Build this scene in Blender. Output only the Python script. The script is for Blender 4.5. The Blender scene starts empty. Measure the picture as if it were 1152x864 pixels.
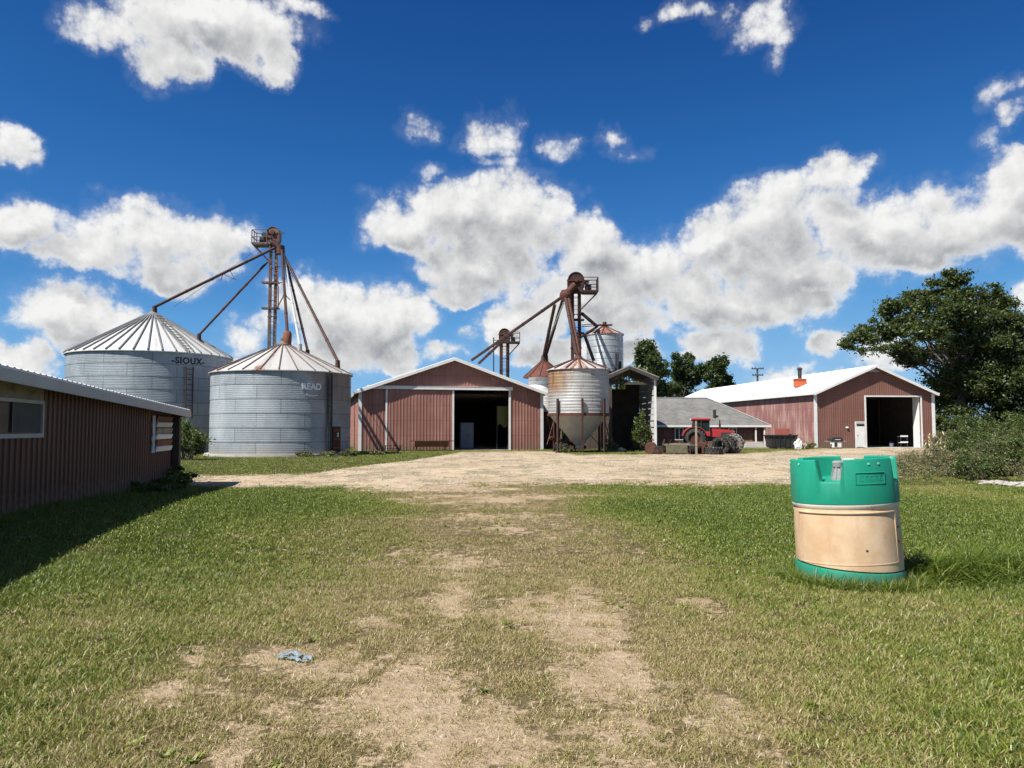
import bpy, bmesh, math, random
import numpy as np
from mathutils import Vector, Matrix, Euler
R = math.radians
random.seed(7)
RNG = np.random.default_rng(11)
S = bpy.context.scene
COL = S.collection

# ------------------------------------------------------------------ camera
EYE = 1.56
F = 865.0 / 1152.0          # focal length in image widths
PITCH = R(3.31)
cd = bpy.data.cameras.new('camera')
cam = bpy.data.objects.new('camera', cd)
COL.objects.link(cam)
cam.location = (0, 0, EYE)
cam.rotation_euler = (R(90) + PITCH, 0, 0)
cd.sensor_width = 36.0
cd.lens = F * 36.0
cd.clip_start = 0.05
cd.clip_end = 6000
S.camera = cam

def ray(px, py):
    u = (px - 576.0) / 865.0
    v = (432.0 - py) / 865.0
    return Vector((u, math.cos(PITCH) - v * math.sin(PITCH), math.sin(PITCH) + v * math.cos(PITCH)))

def P(px, py, Y):
    d = ray(px, py)
    return Vector((0, 0, EYE)) + d * (Y / d.y)

def G(px, py, z=0.0):
    d = ray(px, py)
    return Vector((0, 0, EYE)) + d * ((z - EYE) / d.z)

def onwall(A, ang, px, py):
    """(distance along, height) on a vertical wall through A with plan direction ang"""
    d = ray(px, py)
    u = d.x / d.y
    t = (u * A.y - A.x) / (math.cos(ang) - u * math.sin(ang))
    Y = A.y + t * math.sin(ang)
    return t, EYE + d.z / d.y * Y

# ------------------------------------------------------------------ terrain
def sstep(a, b, x):
    t = np.clip((np.asarray(x, float) - a) / (b - a), 0, 1)
    return t * t * (3 - 2 * t)

def _hash(ix, iy, seed):
    n = (ix.astype(np.int64) * 374761393 + iy.astype(np.int64) * 668265263 + seed * 974634777) & 0xFFFFFFFF
    n = ((n ^ (n >> 13)) * 1274126177) & 0xFFFFFFFF
    n = n ^ (n >> 16)
    return (n & 0xFFFF) / 65535.0

def vnoise(x, y, seed=0):
    x = np.asarray(x, float); y = np.asarray(y, float)
    ix = np.floor(x); iy = np.floor(y)
    fx = x - ix; fy = y - iy
    fx = fx * fx * (3 - 2 * fx); fy = fy * fy * (3 - 2 * fy)
    a = _hash(ix, iy, seed); b = _hash(ix + 1, iy, seed)
    c = _hash(ix, iy + 1, seed); d = _hash(ix + 1, iy + 1, seed)
    return (a * (1 - fx) + b * fx) * (1 - fy) + (c * (1 - fx) + d * fx) * fy

def fbm(x, y, sc, octv=4, seed=0):
    t = 0; amp = 0.5; tot = 0
    for i in range(octv):
        t = t + amp * vnoise(np.asarray(x) * sc, np.asarray(y) * sc, seed + i * 17)
        tot += amp; amp *= 0.5; sc *= 2.03
    return t / tot

def TZ(x, y):
    x = np.asarray(x, float); y = np.asarray(y, float)
    bump = 0.30 * (1 - sstep(9.0, 22.0, y)) * (1 - sstep(-7.2, -2.0, x))
    lump = 0.05 * (fbm(x, y, 0.7, 3, 3) - 0.5) * (1 - sstep(16, 24, y))
    lump = lump + 0.025 * (fbm(x, y, 3.5, 2, 5) - 0.5) * (1 - sstep(9, 14, y))
    return bump + lump

def tz(x, y):
    return float(TZ(x, y))

# ------------------------------------------------------------------ scene tree helpers
ORG = {}
def thing(name, label, cat, loc=(0, 0, 0), rz=0.0, group=None):
    o = bpy.data.objects.new(name, None)
    COL.objects.link(o)
    o.empty_display_size = 0.3
    o.location = loc
    o.rotation_euler = (0, 0, rz)
    o['label'] = label; o['category'] = cat
    if group: o['group'] = group
    ORG[o.name] = Vector(loc)
    return o

def tag(o, label, cat, group=None):
    o['label'] = label; o['category'] = cat
    if group: o['group'] = group
    return o

def root_of(o):
    while o.parent: o = o.parent
    return o

def copy_tree(o, parent=None):
    c = o.copy(); COL.objects.link(c); c.parent = parent
    for ch in [k for k in o.children]:
        copy_tree(ch, c)
    return c

class MB:
    def __init__(s):
        s.v = []; s.f = []; s.m = []
    def add(s, vs, fs, m=0):
        b = len(s.v)
        s.v.extend(Vector(x) for x in vs)
        for f in fs:
            s.f.append([b + i for i in f]); s.m.append(m)
        return b
    def box(s, a, b, m=0):
        x0, y0, z0 = a; x1, y1, z1 = b
        s.add([(x0, y0, z0), (x1, y0, z0), (x1, y1, z0), (x0, y1, z0), (x0, y0, z1), (x1, y0, z1), (x1, y1, z1), (x0, y1, z1)],
              [(0, 3, 2, 1), (4, 5, 6, 7), (0, 1, 5, 4), (1, 2, 6, 5), (2, 3, 7, 6), (3, 0, 4, 7)], m)
    def obox(s, c, ax, ay, az, m=0):
        c = Vector(c); ax = Vector(ax); ay = Vector(ay); az = Vector(az)
        vs = []
        for k in (-1, 1):
            for i, j in ((-1, -1), (1, -1), (1, 1), (-1, 1)):
                vs.append(c + ax * i + ay * j + az * k)
        s.add(vs, [(0, 3, 2, 1), (4, 5, 6, 7), (0, 1, 5, 4), (1, 2, 6, 5), (2, 3, 7, 6), (3, 0, 4, 7)], m)
    def beam(s, p0, p1, w, h, m=0, up=(0, 0, 1)):
        p0 = Vector(p0); p1 = Vector(p1)
        d = p1 - p0
        if d.length < 1e-6: return
        dn = d.normalized(); up = Vector(up)
        if abs(dn.dot(up)) > 0.98: up = Vector((0, 1, 0))
        sx = dn.cross(up).normalized(); sy = sx.cross(dn).normalized()
        s.obox((p0 + p1) / 2, sx * w / 2, dn * d.length / 2, sy * h / 2, m)
    def cyl(s, p0, p1, r0, r1=None, n=16, caps=True, m=0):
        if r1 is None: r1 = r0
        p0 = Vector(p0); p1 = Vector(p1)
        d = (p1 - p0).normalized()
        a = d.orthogonal().normalized(); b = d.cross(a)
        vs = []
        for i in range(n):
            t = 2 * math.pi * i / n
            e = a * math.cos(t) + b * math.sin(t)
            vs.append(p0 + e * r0); vs.append(p1 + e * r1)
        fs = [(2 * i, 2 * ((i + 1) % n), 2 * ((i + 1) % n) + 1, 2 * i + 1) for i in range(n)]
        if caps:
            fs.append([2 * i for i in range(n)][::-1]); fs.append([2 * i + 1 for i in range(n)])
        s.add(vs, fs, m)
    def tube(s, pts, r, n=10, m=0, r1=None):
        pts = [Vector(p) for p in pts]
        rings = []
        prev = None
        b = len(s.v)
        N = len(pts)
        for i, p in enumerate(pts):
            d = (pts[min(i + 1, N - 1)] - pts[max(i - 1, 0)]).normalized()
            if prev is None: a = d.orthogonal().normalized()
            else:
                a = prev - d * prev.dot(d)
                a = a.normalized() if a.length > 1e-5 else d.orthogonal().normalized()
            prev = a
            bb = d.cross(a)
            rr = r if r1 is None else r + (r1 - r) * i / (N - 1)
            for k in range(n):
                t = 2 * math.pi * k / n
                s.v.append(p + (a * math.cos(t) + bb * math.sin(t)) * rr)
        for i in range(N - 1):
            for k in range(n):
                s.f.append([b + i * n + k, b + i * n + (k + 1) % n, b + (i + 1) * n + (k + 1) % n, b + (i + 1) * n + k]); s.m.append(m)
        s.f.append([b + k for k in range(n)][::-1]); s.m.append(m)
        s.f.append([b + (N - 1) * n + k for k in range(n)]); s.m.append(m)
    def lathe(s, prof, n=48, c=(0, 0, 0), m=0, a0=0.0, a1=2 * math.pi, axis='Z', closed=False):
        c = Vector(c); full = abs(a1 - a0 - 2 * math.pi) < 1e-6
        k = n if full else n + 1
        b = len(s.v); L = len(prof)
        for i in range(k):
            t = a0 + (a1 - a0) * i / n
            for r, z in prof:
                if axis == 'Z': p = Vector((r * math.cos(t), r * math.sin(t), z))
                elif axis == 'Y': p = Vector((r * math.cos(t), z, r * math.sin(t)))
                else: p = Vector((z, r * math.cos(t), r * math.sin(t)))
                s.v.append(c + p)
        for i in range(n):
            j = (i + 1) % k
            for q in range(L if closed else L - 1):
                q2 = (q + 1) % L
                s.f.append([b + i * L + q, b + j * L + q, b + j * L + q2, b + i * L + q2]); s.m.append(m)
    def sheet(s, O, U, V, N, u0, u1, v0, v1, pitch=0.23, d=0.02, m=0, extra=()):
        """ribbed sheet: ribs run along V, raised along N; v0, v1 are numbers or functions of u"""
        O = Vector(O); U = Vector(U); V = Vector(V); N = Vector(N)
        f0 = v0 if callable(v0) else (lambda u: v0)
        f1 = v1 if callable(v1) else (lambda u: v1)
        pts = [(u0, 0.0), (u1, 0.0)] + [(e, 0.0) for e in extra if u0 < e < u1]
        k = math.floor(u0 / pitch)
        while k * pitch < u1:
            for q, h in ((0.0, 0), (0.58, 0), (0.68, d), (0.88, d), (0.98, 0)):
                x = (k + q) * pitch
                if u0 < x < u1: pts.append((x, h))
            k += 1
        pts.sort()
        b = len(s.v)
        for x, h in pts:
            s.v.append(O + U * x + V * f0(x) + N * h)
            s.v.append(O + U * x + V * f1(x) + N * h)
        flip = U.cross(V).dot(N) < 0
        for i in range(len(pts) - 1):
            q = [b + 2 * i, b + 2 * i + 2, b + 2 * i + 3, b + 2 * i + 1]
            s.f.append(q[::-1] if flip else q); s.m.append(m)
    def build(s, name, mats, parent=None, local=False, smooth=False, ang=35, bevel=0.0, kind=None):
        me = bpy.data.meshes.new(name)
        off = Vector((0, 0, 0))
        if parent is not None and not local:
            off = ORG.get(root_of(parent).name, Vector((0, 0, 0)))
        me.from_pydata([tuple(v - off) for v in s.v], [], s.f)
        if not isinstance(mats, (list, tuple)): mats = [mats]
        for mt in mats: me.materials.append(mt)
        if len(mats) > 1: me.polygons.foreach_set('material_index', s.m)
        me.update()
        if smooth:
            me.polygons.foreach_set('use_smooth', [True] * len(me.polygons))
            me.set_sharp_from_angle(angle=R(ang))
        o = bpy.data.objects.new(name, me)
        COL.objects.link(o)
        if parent is not None: o.parent = parent
        if bevel > 0:
            bv = o.modifiers.new('bevel', 'BEVEL'); bv.width = bevel; bv.segments = 2; bv.limit_method = 'ANGLE'; bv.angle_limit = R(40)
        if kind: o['kind'] = kind
        return o

def np_mesh(name, verts, quads, mat, attrs=None, parent=None):
    me = bpy.data.meshes.new(name)
    nv = len(verts); nf, k = quads.shape
    me.vertices.add(nv); me.loops.add(nf * k); me.polygons.add(nf)
    me.vertices.foreach_set('co', np.ascontiguousarray(verts, np.float32).ravel())
    me.loops.foreach_set('vertex_index', np.ascontiguousarray(quads, np.int32).ravel())
    me.polygons.foreach_set('loop_start', np.arange(0, nf * k, k, dtype=np.int32))
    me.polygons.foreach_set('loop_total', np.full(nf, k, np.int32))
    me.update(calc_edges=True)
    if attrs:
        for an, arr in attrs.items():
            a = me.attributes.new(an, 'FLOAT', 'POINT')
            a.data.foreach_set('value', np.ascontiguousarray(arr, np.float32))
    me.materials.append(mat)
    o = bpy.data.objects.new(name, me)
    COL.objects.link(o)
    if parent is not None: o.parent = parent
    return o

# ------------------------------------------------------------------ materials
class NT:
    def __init__(s, tree):
        s.t = tree; s.n = tree.nodes; s.l = tree.links
    def node(s, typ, **kw):
        n = s.n.new(typ)
        for k, v in kw.items(): setattr(n, k, v)
        return n
    def lnk(s, a, b): s.l.new(a, b)
    def set(s, sock, v):
        if isinstance(v, bpy.types.NodeSocket): s.l.new(v, sock)
        elif v is not None: sock.default_value = v
    def math(s, op, a, b=None, c=None, clamp=False):
        n = s.node('ShaderNodeMath', operation=op, use_clamp=clamp)
        s.set(n.inputs[0], a); s.set(n.inputs[1], b)
        if c is not None: s.set(n.inputs[2], c)
        return n.outputs[0]
    def vmath(s, op, a, b=None, c=None):
        n = s.node('ShaderNodeVectorMath', operation=op)
        s.set(n.inputs[0], a)
        if b is not None: s.set(n.inputs[1], b)
        if c is not None: s.set(n.inputs[2], c)
        return n.outputs['Value'] if op in ('DOT_PRODUCT', 'LENGTH', 'DISTANCE') else n.outputs['Vector']
    def scale(s, a, k):
        n = s.node('ShaderNodeVectorMath', operation='SCALE'); s.set(n.inputs[0], a); s.set(n.inputs['Scale'], k)
        return n.outputs['Vector']
    def noise(s, vec, sc, det=4, rough=0.55, dist=0.0, out='Fac', dim='3D'):
        n = s.node('ShaderNodeTexNoise', noise_dimensions=dim)
        s.set(n.inputs['Vector'], vec); s.set(n.inputs['Scale'], sc)
        n.inputs['Detail'].default_value = det; n.inputs['Roughness'].default_value = rough; n.inputs['Distortion'].default_value = dist
        return n.outputs['Fac' if out == 'Fac' else 'Color']
    def ramp(s, fac, a, b):
        n = s.node('ShaderNodeMapRange', interpolation_type='SMOOTHSTEP')
        s.set(n.inputs[0], fac); n.inputs[1].default_value = a; n.inputs[2].default_value = b
        return n.outputs[0]
    def mix(s, fac, a, b, mode='MIX'):
        n = s.node('ShaderNodeMix', data_type='RGBA', blend_type=mode)
        s.set(n.inputs[0], fac)
        s.set(n.inputs[6], tuple(a) + (1,) if isinstance(a, (tuple, list)) and len(a) == 3 else a)
        s.set(n.inputs[7], tuple(b) + (1,) if isinstance(b, (tuple, list)) and len(b) == 3 else b)
        return n.outputs[2]
    def obj(s):
        n = s.node('ShaderNodeTexCoord'); return n.outputs['Object']
    def mapping(s, v, sc):
        return s.vmath('MULTIPLY', v, sc)
    def sep(s, v):
        n = s.node('ShaderNodeSeparateXYZ'); s.set(n.inputs[0], v); return n.outputs
    def comb(s, x, y, z):
        n = s.node('ShaderNodeCombineXYZ'); s.set(n.inputs[0], x); s.set(n.inputs[1], y); s.set(n.inputs[2], z); return n.outputs[0]
    def bump(s, h, strength=0.3, dist=0.02):
        n = s.node('ShaderNodeBump'); n.inputs['Strength'].default_value = strength; n.inputs['Distance'].default_value = dist
        s.set(n.inputs['Height'], h); return n.outputs[0]

def newmat(name):
    m = bpy.data.materials.new(name); m.use_nodes = True
    nt = NT(m.node_tree)
    nt.n.clear()
    out = nt.node('ShaderNodeOutputMaterial')
    p = nt.node('ShaderNodeBsdfPrincipled')
    nt.lnk(p.outputs[0], out.inputs[0])
    nt.p = p; nt.out = out
    return m, nt

def setp(nt, col=None, rough=None, metal=None, normal=None, spec=None):
    p = nt.p
    if col is not None: nt.set(p.inputs['Base Color'], tuple(col) + (1,) if isinstance(col, (tuple, list)) and len(col) == 3 else col)
    if rough is not None: nt.set(p.inputs['Roughness'], rough)
    if metal is not None: nt.set(p.inputs['Metallic'], metal)
    if normal is not None: nt.set(p.inputs['Normal'], normal)
    if spec is not None: nt.set(p.inputs['Specular IOR Level'], spec)

def mat_wear(name, c1, c2, sc=1.5, rough=0.65, metal=0.0, c3=None, wear=(0.55, 0.75), stretch=(1, 1, 1), bump=0.15, bs=30, spec=0.3):
    """base colour varying between c1 and c2, patches of c3 where a stretched noise is high"""
    m, nt = newmat(name)
    o = nt.obj()
    n1 = nt.noise(o, sc, 5, 0.6)
    col = nt.mix(nt.ramp(n1, 0.3, 0.7), c1, c2)
    if c3 is not None:
        n2 = nt.noise(nt.mapping(o, stretch), sc * 2.3, 6, 0.65)
        col = nt.mix(nt.ramp(n2, wear[0], wear[1]), col, c3)
    fine = nt.noise(o, bs, 3, 0.6)
    col = nt.mix(nt.math('MULTIPLY', nt.math('SUBTRACT', fine, 0.35, clamp=True), 0.5), col, (0.02, 0.018, 0.016))
    setp(nt, col, rough, metal, nt.bump(fine, bump, 0.01), spec)
    return m

M = {}
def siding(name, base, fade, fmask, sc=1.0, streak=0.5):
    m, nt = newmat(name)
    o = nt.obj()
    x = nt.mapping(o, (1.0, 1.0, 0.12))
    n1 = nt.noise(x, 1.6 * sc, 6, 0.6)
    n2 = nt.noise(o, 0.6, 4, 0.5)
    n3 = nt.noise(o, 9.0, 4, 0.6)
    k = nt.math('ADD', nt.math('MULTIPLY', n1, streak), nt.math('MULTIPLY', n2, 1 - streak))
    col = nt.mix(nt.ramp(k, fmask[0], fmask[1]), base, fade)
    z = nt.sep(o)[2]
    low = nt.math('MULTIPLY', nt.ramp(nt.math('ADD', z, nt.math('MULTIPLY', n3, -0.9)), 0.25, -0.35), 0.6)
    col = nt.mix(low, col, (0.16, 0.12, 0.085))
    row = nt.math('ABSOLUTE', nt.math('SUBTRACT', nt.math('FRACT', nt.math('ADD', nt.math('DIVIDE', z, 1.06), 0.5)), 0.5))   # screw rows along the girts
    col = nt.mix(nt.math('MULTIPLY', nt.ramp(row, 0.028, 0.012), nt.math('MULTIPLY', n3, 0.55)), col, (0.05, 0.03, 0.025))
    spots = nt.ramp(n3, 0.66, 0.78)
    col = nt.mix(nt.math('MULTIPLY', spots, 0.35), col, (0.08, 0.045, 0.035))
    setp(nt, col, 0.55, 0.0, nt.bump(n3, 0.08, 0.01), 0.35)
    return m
M['red_shed'] = siding('red_steel_siding', (0.240, 0.112, 0.086), (0.305, 0.155, 0.125), (0.42, 0.66))
M['brown_shed'] = siding('brown_steel_siding', (0.160, 0.074, 0.055), (0.195, 0.095, 0.073), (0.42, 0.66))
M['faded_shed'] = siding('faded_pink_siding', (0.22, 0.105, 0.09), (0.40, 0.26, 0.24), (0.44, 0.68), 2.2, 0.65)
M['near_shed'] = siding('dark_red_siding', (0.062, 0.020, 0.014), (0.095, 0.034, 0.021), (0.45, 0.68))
M['low_house'] = siding('low_building_siding', (0.14, 0.045, 0.035), (0.19, 0.075, 0.055), (0.42, 0.66))
M['white'] = mat_wear('white_trim_paint', (0.74, 0.74, 0.72), (0.66, 0.65, 0.62), 2.0, 0.5, c3=(0.45, 0.41, 0.36), wear=(0.68, 0.82))
M['fascia'] = mat_wear('grey_fascia', (0.42, 0.43, 0.43), (0.36, 0.37, 0.37), 1.5, 0.5, c3=(0.27, 0.25, 0.22), wear=(0.6, 0.8), stretch=(1, 1, .3))
M['white_roof'] = mat_wear('white_steel_roof', (0.80, 0.81, 0.82), (0.74, 0.75, 0.76), 0.8, 0.45, c3=(0.62, 0.61, 0.58), wear=(0.62, 0.82), bump=0.05)
M['dark_in'] = mat_wear('dark_timber_and_shade', (0.055, 0.042, 0.034), (0.085, 0.066, 0.052), 2.0, 0.8)  # dark timber; on the shed linings the tone stands for interior shade
M['steel_dark'] = mat_wear('dark_painted_steel', (0.035, 0.035, 0.037), (0.06, 0.058, 0.055), 3.0, 0.5, 0.3)
M['rust'] = mat_wear('rusted_steel', (0.070, 0.026, 0.018), (0.115, 0.044, 0.028), 2.6, 0.75, 0.15, c3=(0.07, 0.032, 0.025), wear=(0.5, 0.7))
M['rust_pipe'] = mat_wear('rusty_pipe', (0.042, 0.020, 0.017), (0.072, 0.033, 0.026), 3.0, 0.65, 0.15, c3=(0.022, 0.014, 0.013), wear=(0.5, 0.7))
M['rust_grey'] = mat_wear('grey_steel_rusting', (0.20, 0.17, 0.16), (0.12, 0.085, 0.07), 2.0, 0.5, 0.5, c3=(0.17, 0.07, 0.045), wear=(0.48, 0.62), stretch=(1, 1, .3))
M['rust_orange'] = mat_wear('orange_rust', (0.17, 0.060, 0.030), (0.22, 0.085, 0.042), 3.0, 0.8, 0.0, c3=(0.10, 0.045, 0.03), wear=(0.55, 0.7))
M['concrete'] = mat_wear('concrete', (0.36, 0.34, 0.31), (0.44, 0.42, 0.38), 2.0, 0.85, c3=(0.25, 0.23, 0.20), wear=(0.55, 0.75))
M['block'] = None
M['wood'] = mat_wear('weathered_wood', (0.24, 0.20, 0.15), (0.32, 0.28, 0.21), 3.0, 0.85, c3=(0.13, 0.10, 0.075), wear=(0.5, 0.7), stretch=(.3, 1, 1))
M['mossy_wood'] = mat_wear('mossy_wood', (0.11, 0.105, 0.065), (0.17, 0.155, 0.10), 4.0, 0.9, c3=(0.055, 0.045, 0.032), wear=(0.5, 0.7))
M['brown_door'] = mat_wear('brown_wood_door', (0.19, 0.095, 0.055), (0.25, 0.13, 0.08), 3.0, 0.7, c3=(0.12, 0.06, 0.04), wear=(0.5, 0.7), stretch=(3, 3, .3))
M['tractor_red'] = mat_wear('tractor_red_paint', (0.40, 0.022, 0.030), (0.34, 0.035, 0.036), 2.0, 0.35, c3=(0.30, 0.06, 0.05), wear=(0.55, 0.8), bump=0.03, spec=0.5)
M['rubber'] = mat_wear('dusty_rubber', (0.024, 0.023, 0.022), (0.05, 0.047, 0.043), 3.0, 0.8, c3=(0.15, 0.138, 0.118), wear=(0.52, 0.72))
M['rubber_sunlit'] = mat_wear('sunlit_rubber_tone', (0.16, 0.155, 0.145), (0.24, 0.23, 0.21), 3.0, 0.85, c3=(0.05, 0.048, 0.045), wear=(0.5, 0.7))  # paler rubber: sunlight on the lugs put into the colour
M['rim_pale'] = mat_wear('pale_wheel_rim', (0.62, 0.58, 0.50), (0.5, 0.46, 0.40), 3.0, 0.5, c3=(0.28, 0.2, 0.15), wear=(0.6, 0.8))
M['chimney_orange'] = mat_wear('orange_flue_box', (0.55, 0.12, 0.04), (0.45, 0.10, 0.04), 3.0, 0.6)
M['bluegrey'] = mat_wear('blue_grey_steel', (0.13, 0.17, 0.24), (0.17, 0.21, 0.28), 2.0, 0.5, 0.1)
M['green_paint'] = mat_wear('green_machine_paint', (0.10, 0.12, 0.03), (0.14, 0.14, 0.04), 2.0, 0.6)
M['black_steel'] = mat_wear('black_bin_steel', (0.018, 0.018, 0.019), (0.035, 0.034, 0.033), 2.0, 0.5, 0.0, c3=(0.09, 0.06, 0.045), wear=(0.62, 0.8))
M['black_letter'] = mat_wear('black_lettering', (0.02, 0.02, 0.022), (0.03, 0.03, 0.03), 4.0, 0.6)
M['white_letter'] = mat_wear('white_lettering', (0.80, 0.80, 0.80), (0.66, 0.67, 0.69), 6.0, 0.6)
M['stone'] = mat_wear('pale_stone', (0.30, 0.28, 0.25), (0.38, 0.36, 0.33), 4.0, 0.9, c3=(0.4, 0.37, 0.32), wear=(0.5, 0.7))
M['grey_plastic'] = mat_wear('grey_plastic', (0.17, 0.19, 0.19), (0.26, 0.28, 0.28), 6.0, 0.5)

def mat_shingle():
    m, nt = newmat('grey_shingles')
    o = nt.obj()
    b = nt.node('ShaderNodeTexBrick'); nt.set(b.inputs['Vector'], o)
    b.inputs['Scale'].default_value = 1.0; b.inputs['Brick Width'].default_value = 0.33; b.inputs['Row Height'].default_value = 0.14
    b.inputs['Mortar Size'].default_value = 0.006
    b.inputs['Color1'].default_value = (0.10, 0.098, 0.093, 1); b.inputs['Color2'].default_value = (0.15, 0.145, 0.136, 1); b.inputs['Mortar'].default_value = (0.05, 0.048, 0.046, 1)
    n = nt.noise(o, 0.8, 5, 0.6)
    col = nt.mix(nt.math('MULTIPLY', nt.ramp(n, 0.4, 0.7), 0.5), b.outputs[0], (0.19, 0.183, 0.17))
    fine = nt.noise(o, 40, 2, 0.6)
    setp(nt, col, 0.9, 0.0, nt.bump(fine, 0.3, 0.01))
    return m
M['shingle'] = mat_shingle()

def mat_glass_dark():
    m, nt = newmat('dark_window_glass')
    n = nt.noise(nt.obj(), 3.0, 3, 0.5)
    setp(nt, nt.mix(n, (0.014, 0.016, 0.018), (0.032, 0.034, 0.036)), 0.22, 0.0, spec=0.3)
    return m
M['glass'] = mat_glass_dark()

def bin_angle(c, Rad, px):
    """plan angle of the point on a bin's wall that is seen at image column px"""
    best = None
    for i in range(3600):
        a = 2 * math.pi * i / 3600
        q = Vector((c.x + Rad * math.cos(a), c.y + Rad * math.sin(a)))
        if q.x * math.cos(a) + q.y * math.sin(a) > 0: continue      # far side
        e = abs(576 + 865 * q.x / q.y - px)
        if best is None or e < best[0]: best = (e, a)
    return best[1]

def mat_bin(name, Rad, ring_h, panel_w, c1, c2, rust=0.25, rust_side=None, metal=0.22, rough=0.48, seam=0.016, slope=0.30, stain=(0.16, 0.15, 0.14), corr=0.1, seamk=0.22, streak=0.55):
    """galvanised corrugated bin wall: ring sheets, seams, streaks, rust; rust_side = (angle, z0, z1) makes one flank rusty"""
    m, nt = newmat(name)
    o = nt.obj()
    x, y, z = nt.sep(o)
    ang = nt.math('ARCTAN2', y, x)
    arc = nt.math('MULTIPLY', ang, Rad)
    uv = nt.comb(arc, z, 0.0)
    b = nt.node('ShaderNodeTexBrick'); nt.set(b.inputs['Vector'], uv)
    b.inputs['Scale'].default_value = 1.0; b.inputs['Brick Width'].default_value = panel_w; b.inputs['Row Height'].default_value = ring_h
    b.inputs['Mortar Size'].default_value = seam; b.inputs['Mortar Smooth'].default_value = 0.3
    b.inputs['Color1'].default_value = tuple(c1) + (1,); b.inputs['Color2'].default_value = tuple(c2) + (1,)
    b.inputs['Mortar'].default_value = (c1[0] * seamk, c1[1] * seamk, c1[2] * seamk, 1)
    st = nt.noise(nt.comb(nt.math('MULTIPLY', arc, 2.2), nt.math('MULTIPLY', z, 0.35), 0.0), 1.0, 6, 0.65)
    cl = nt.noise(o, 0.55, 5, 0.6)
    sp = nt.noise(o, 14.0, 3, 0.6)
    col = nt.mix(nt.math('MULTIPLY', nt.ramp(st, 0.50, 0.78), streak), b.outputs[0], stain)
    col = nt.mix(nt.math('MULTIPLY', nt.ramp(cl, 0.45, 0.75), 0.30), col, (0.66, 0.68, 0.70))
    rn = nt.noise(nt.comb(nt.math('MULTIPLY', arc, 1.2), nt.math('MULTIPLY', z, 0.5), 4.0), 0.9, 6, 0.7)
    rmask = nt.ramp(nt.math('ADD', rn, nt.math('MULTIPLY', sp, 0.12)), 0.80 - rust * 0.35, 0.93 - rust * 0.35)
    if rust_side is not None:
        a0, half, z0, z1, gain = rust_side
        dd = nt.math('ABSOLUTE', nt.math('SUBTRACT', nt.math('FRACT', nt.math('ADD', nt.math('DIVIDE', nt.math('SUBTRACT', ang, a0), 2 * math.pi), 0.5)), 0.5))
        fa = nt.ramp(nt.math('ADD', dd, nt.math('MULTIPLY', nt.math('SUBTRACT', rn, 0.5), 0.16)), half / (2 * math.pi), half / (2 * math.pi) * 0.35)
        fz = nt.ramp(nt.math('ADD', z, nt.math('MULTIPLY', nt.math('SUBTRACT', st, 0.5), 1.2)), z0, z1)
        rmask = nt.math('MAXIMUM', rmask, nt.math('MULTIPLY', nt.math('MULTIPLY', fa, fz), gain))
    rc = nt.mix(nt.ramp(st, 0.35, 0.65), (0.15, 0.062, 0.028), (0.25, 0.165, 0.095))
    col = nt.mix(rmask, col, rc)
    low = nt.math('MULTIPLY', nt.ramp(nt.math('ADD', z, nt.math('MULTIPLY', cl, -1.2)), 0.2, -0.6), 0.6)
    col = nt.mix(low, col, (0.22, 0.17, 0.12))
    # the horizontal corrugation, finer than a pixel from here: its slopes go straight into the normal
    wn = nt.node('ShaderNodeTexWhiteNoise', noise_dimensions='3D'); nt.set(wn.inputs['Vector'], o)
    ph = nt.math('ADD', nt.math('MULTIPLY', z, 2 * math.pi / corr), nt.math('MULTIPLY', wn.outputs[0], 3.0))
    geo = nt.node('ShaderNodeNewGeometry')
    dent = nt.vmath('SUBTRACT', nt.noise(o, 1.1, 3, .5, out='Color'), (0.5, 0.5, 0.5))
    nrm = nt.vmath('ADD', geo.outputs['Normal'], nt.comb(0.0, 0.0, nt.math('MULTIPLY', nt.math('SINE', ph), slope)))
    nrm = nt.vmath('NORMALIZE', nt.vmath('ADD', nrm, nt.scale(dent, 0.16)))
    inv = nt.math('SUBTRACT', 1.0, rmask)
    setp(nt, col, nt.math('ADD', rough, nt.math('MULTIPLY', rmask, 0.35)), nt.math('MULTIPLY', inv, metal), nrm, 0.4)
    return m

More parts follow.
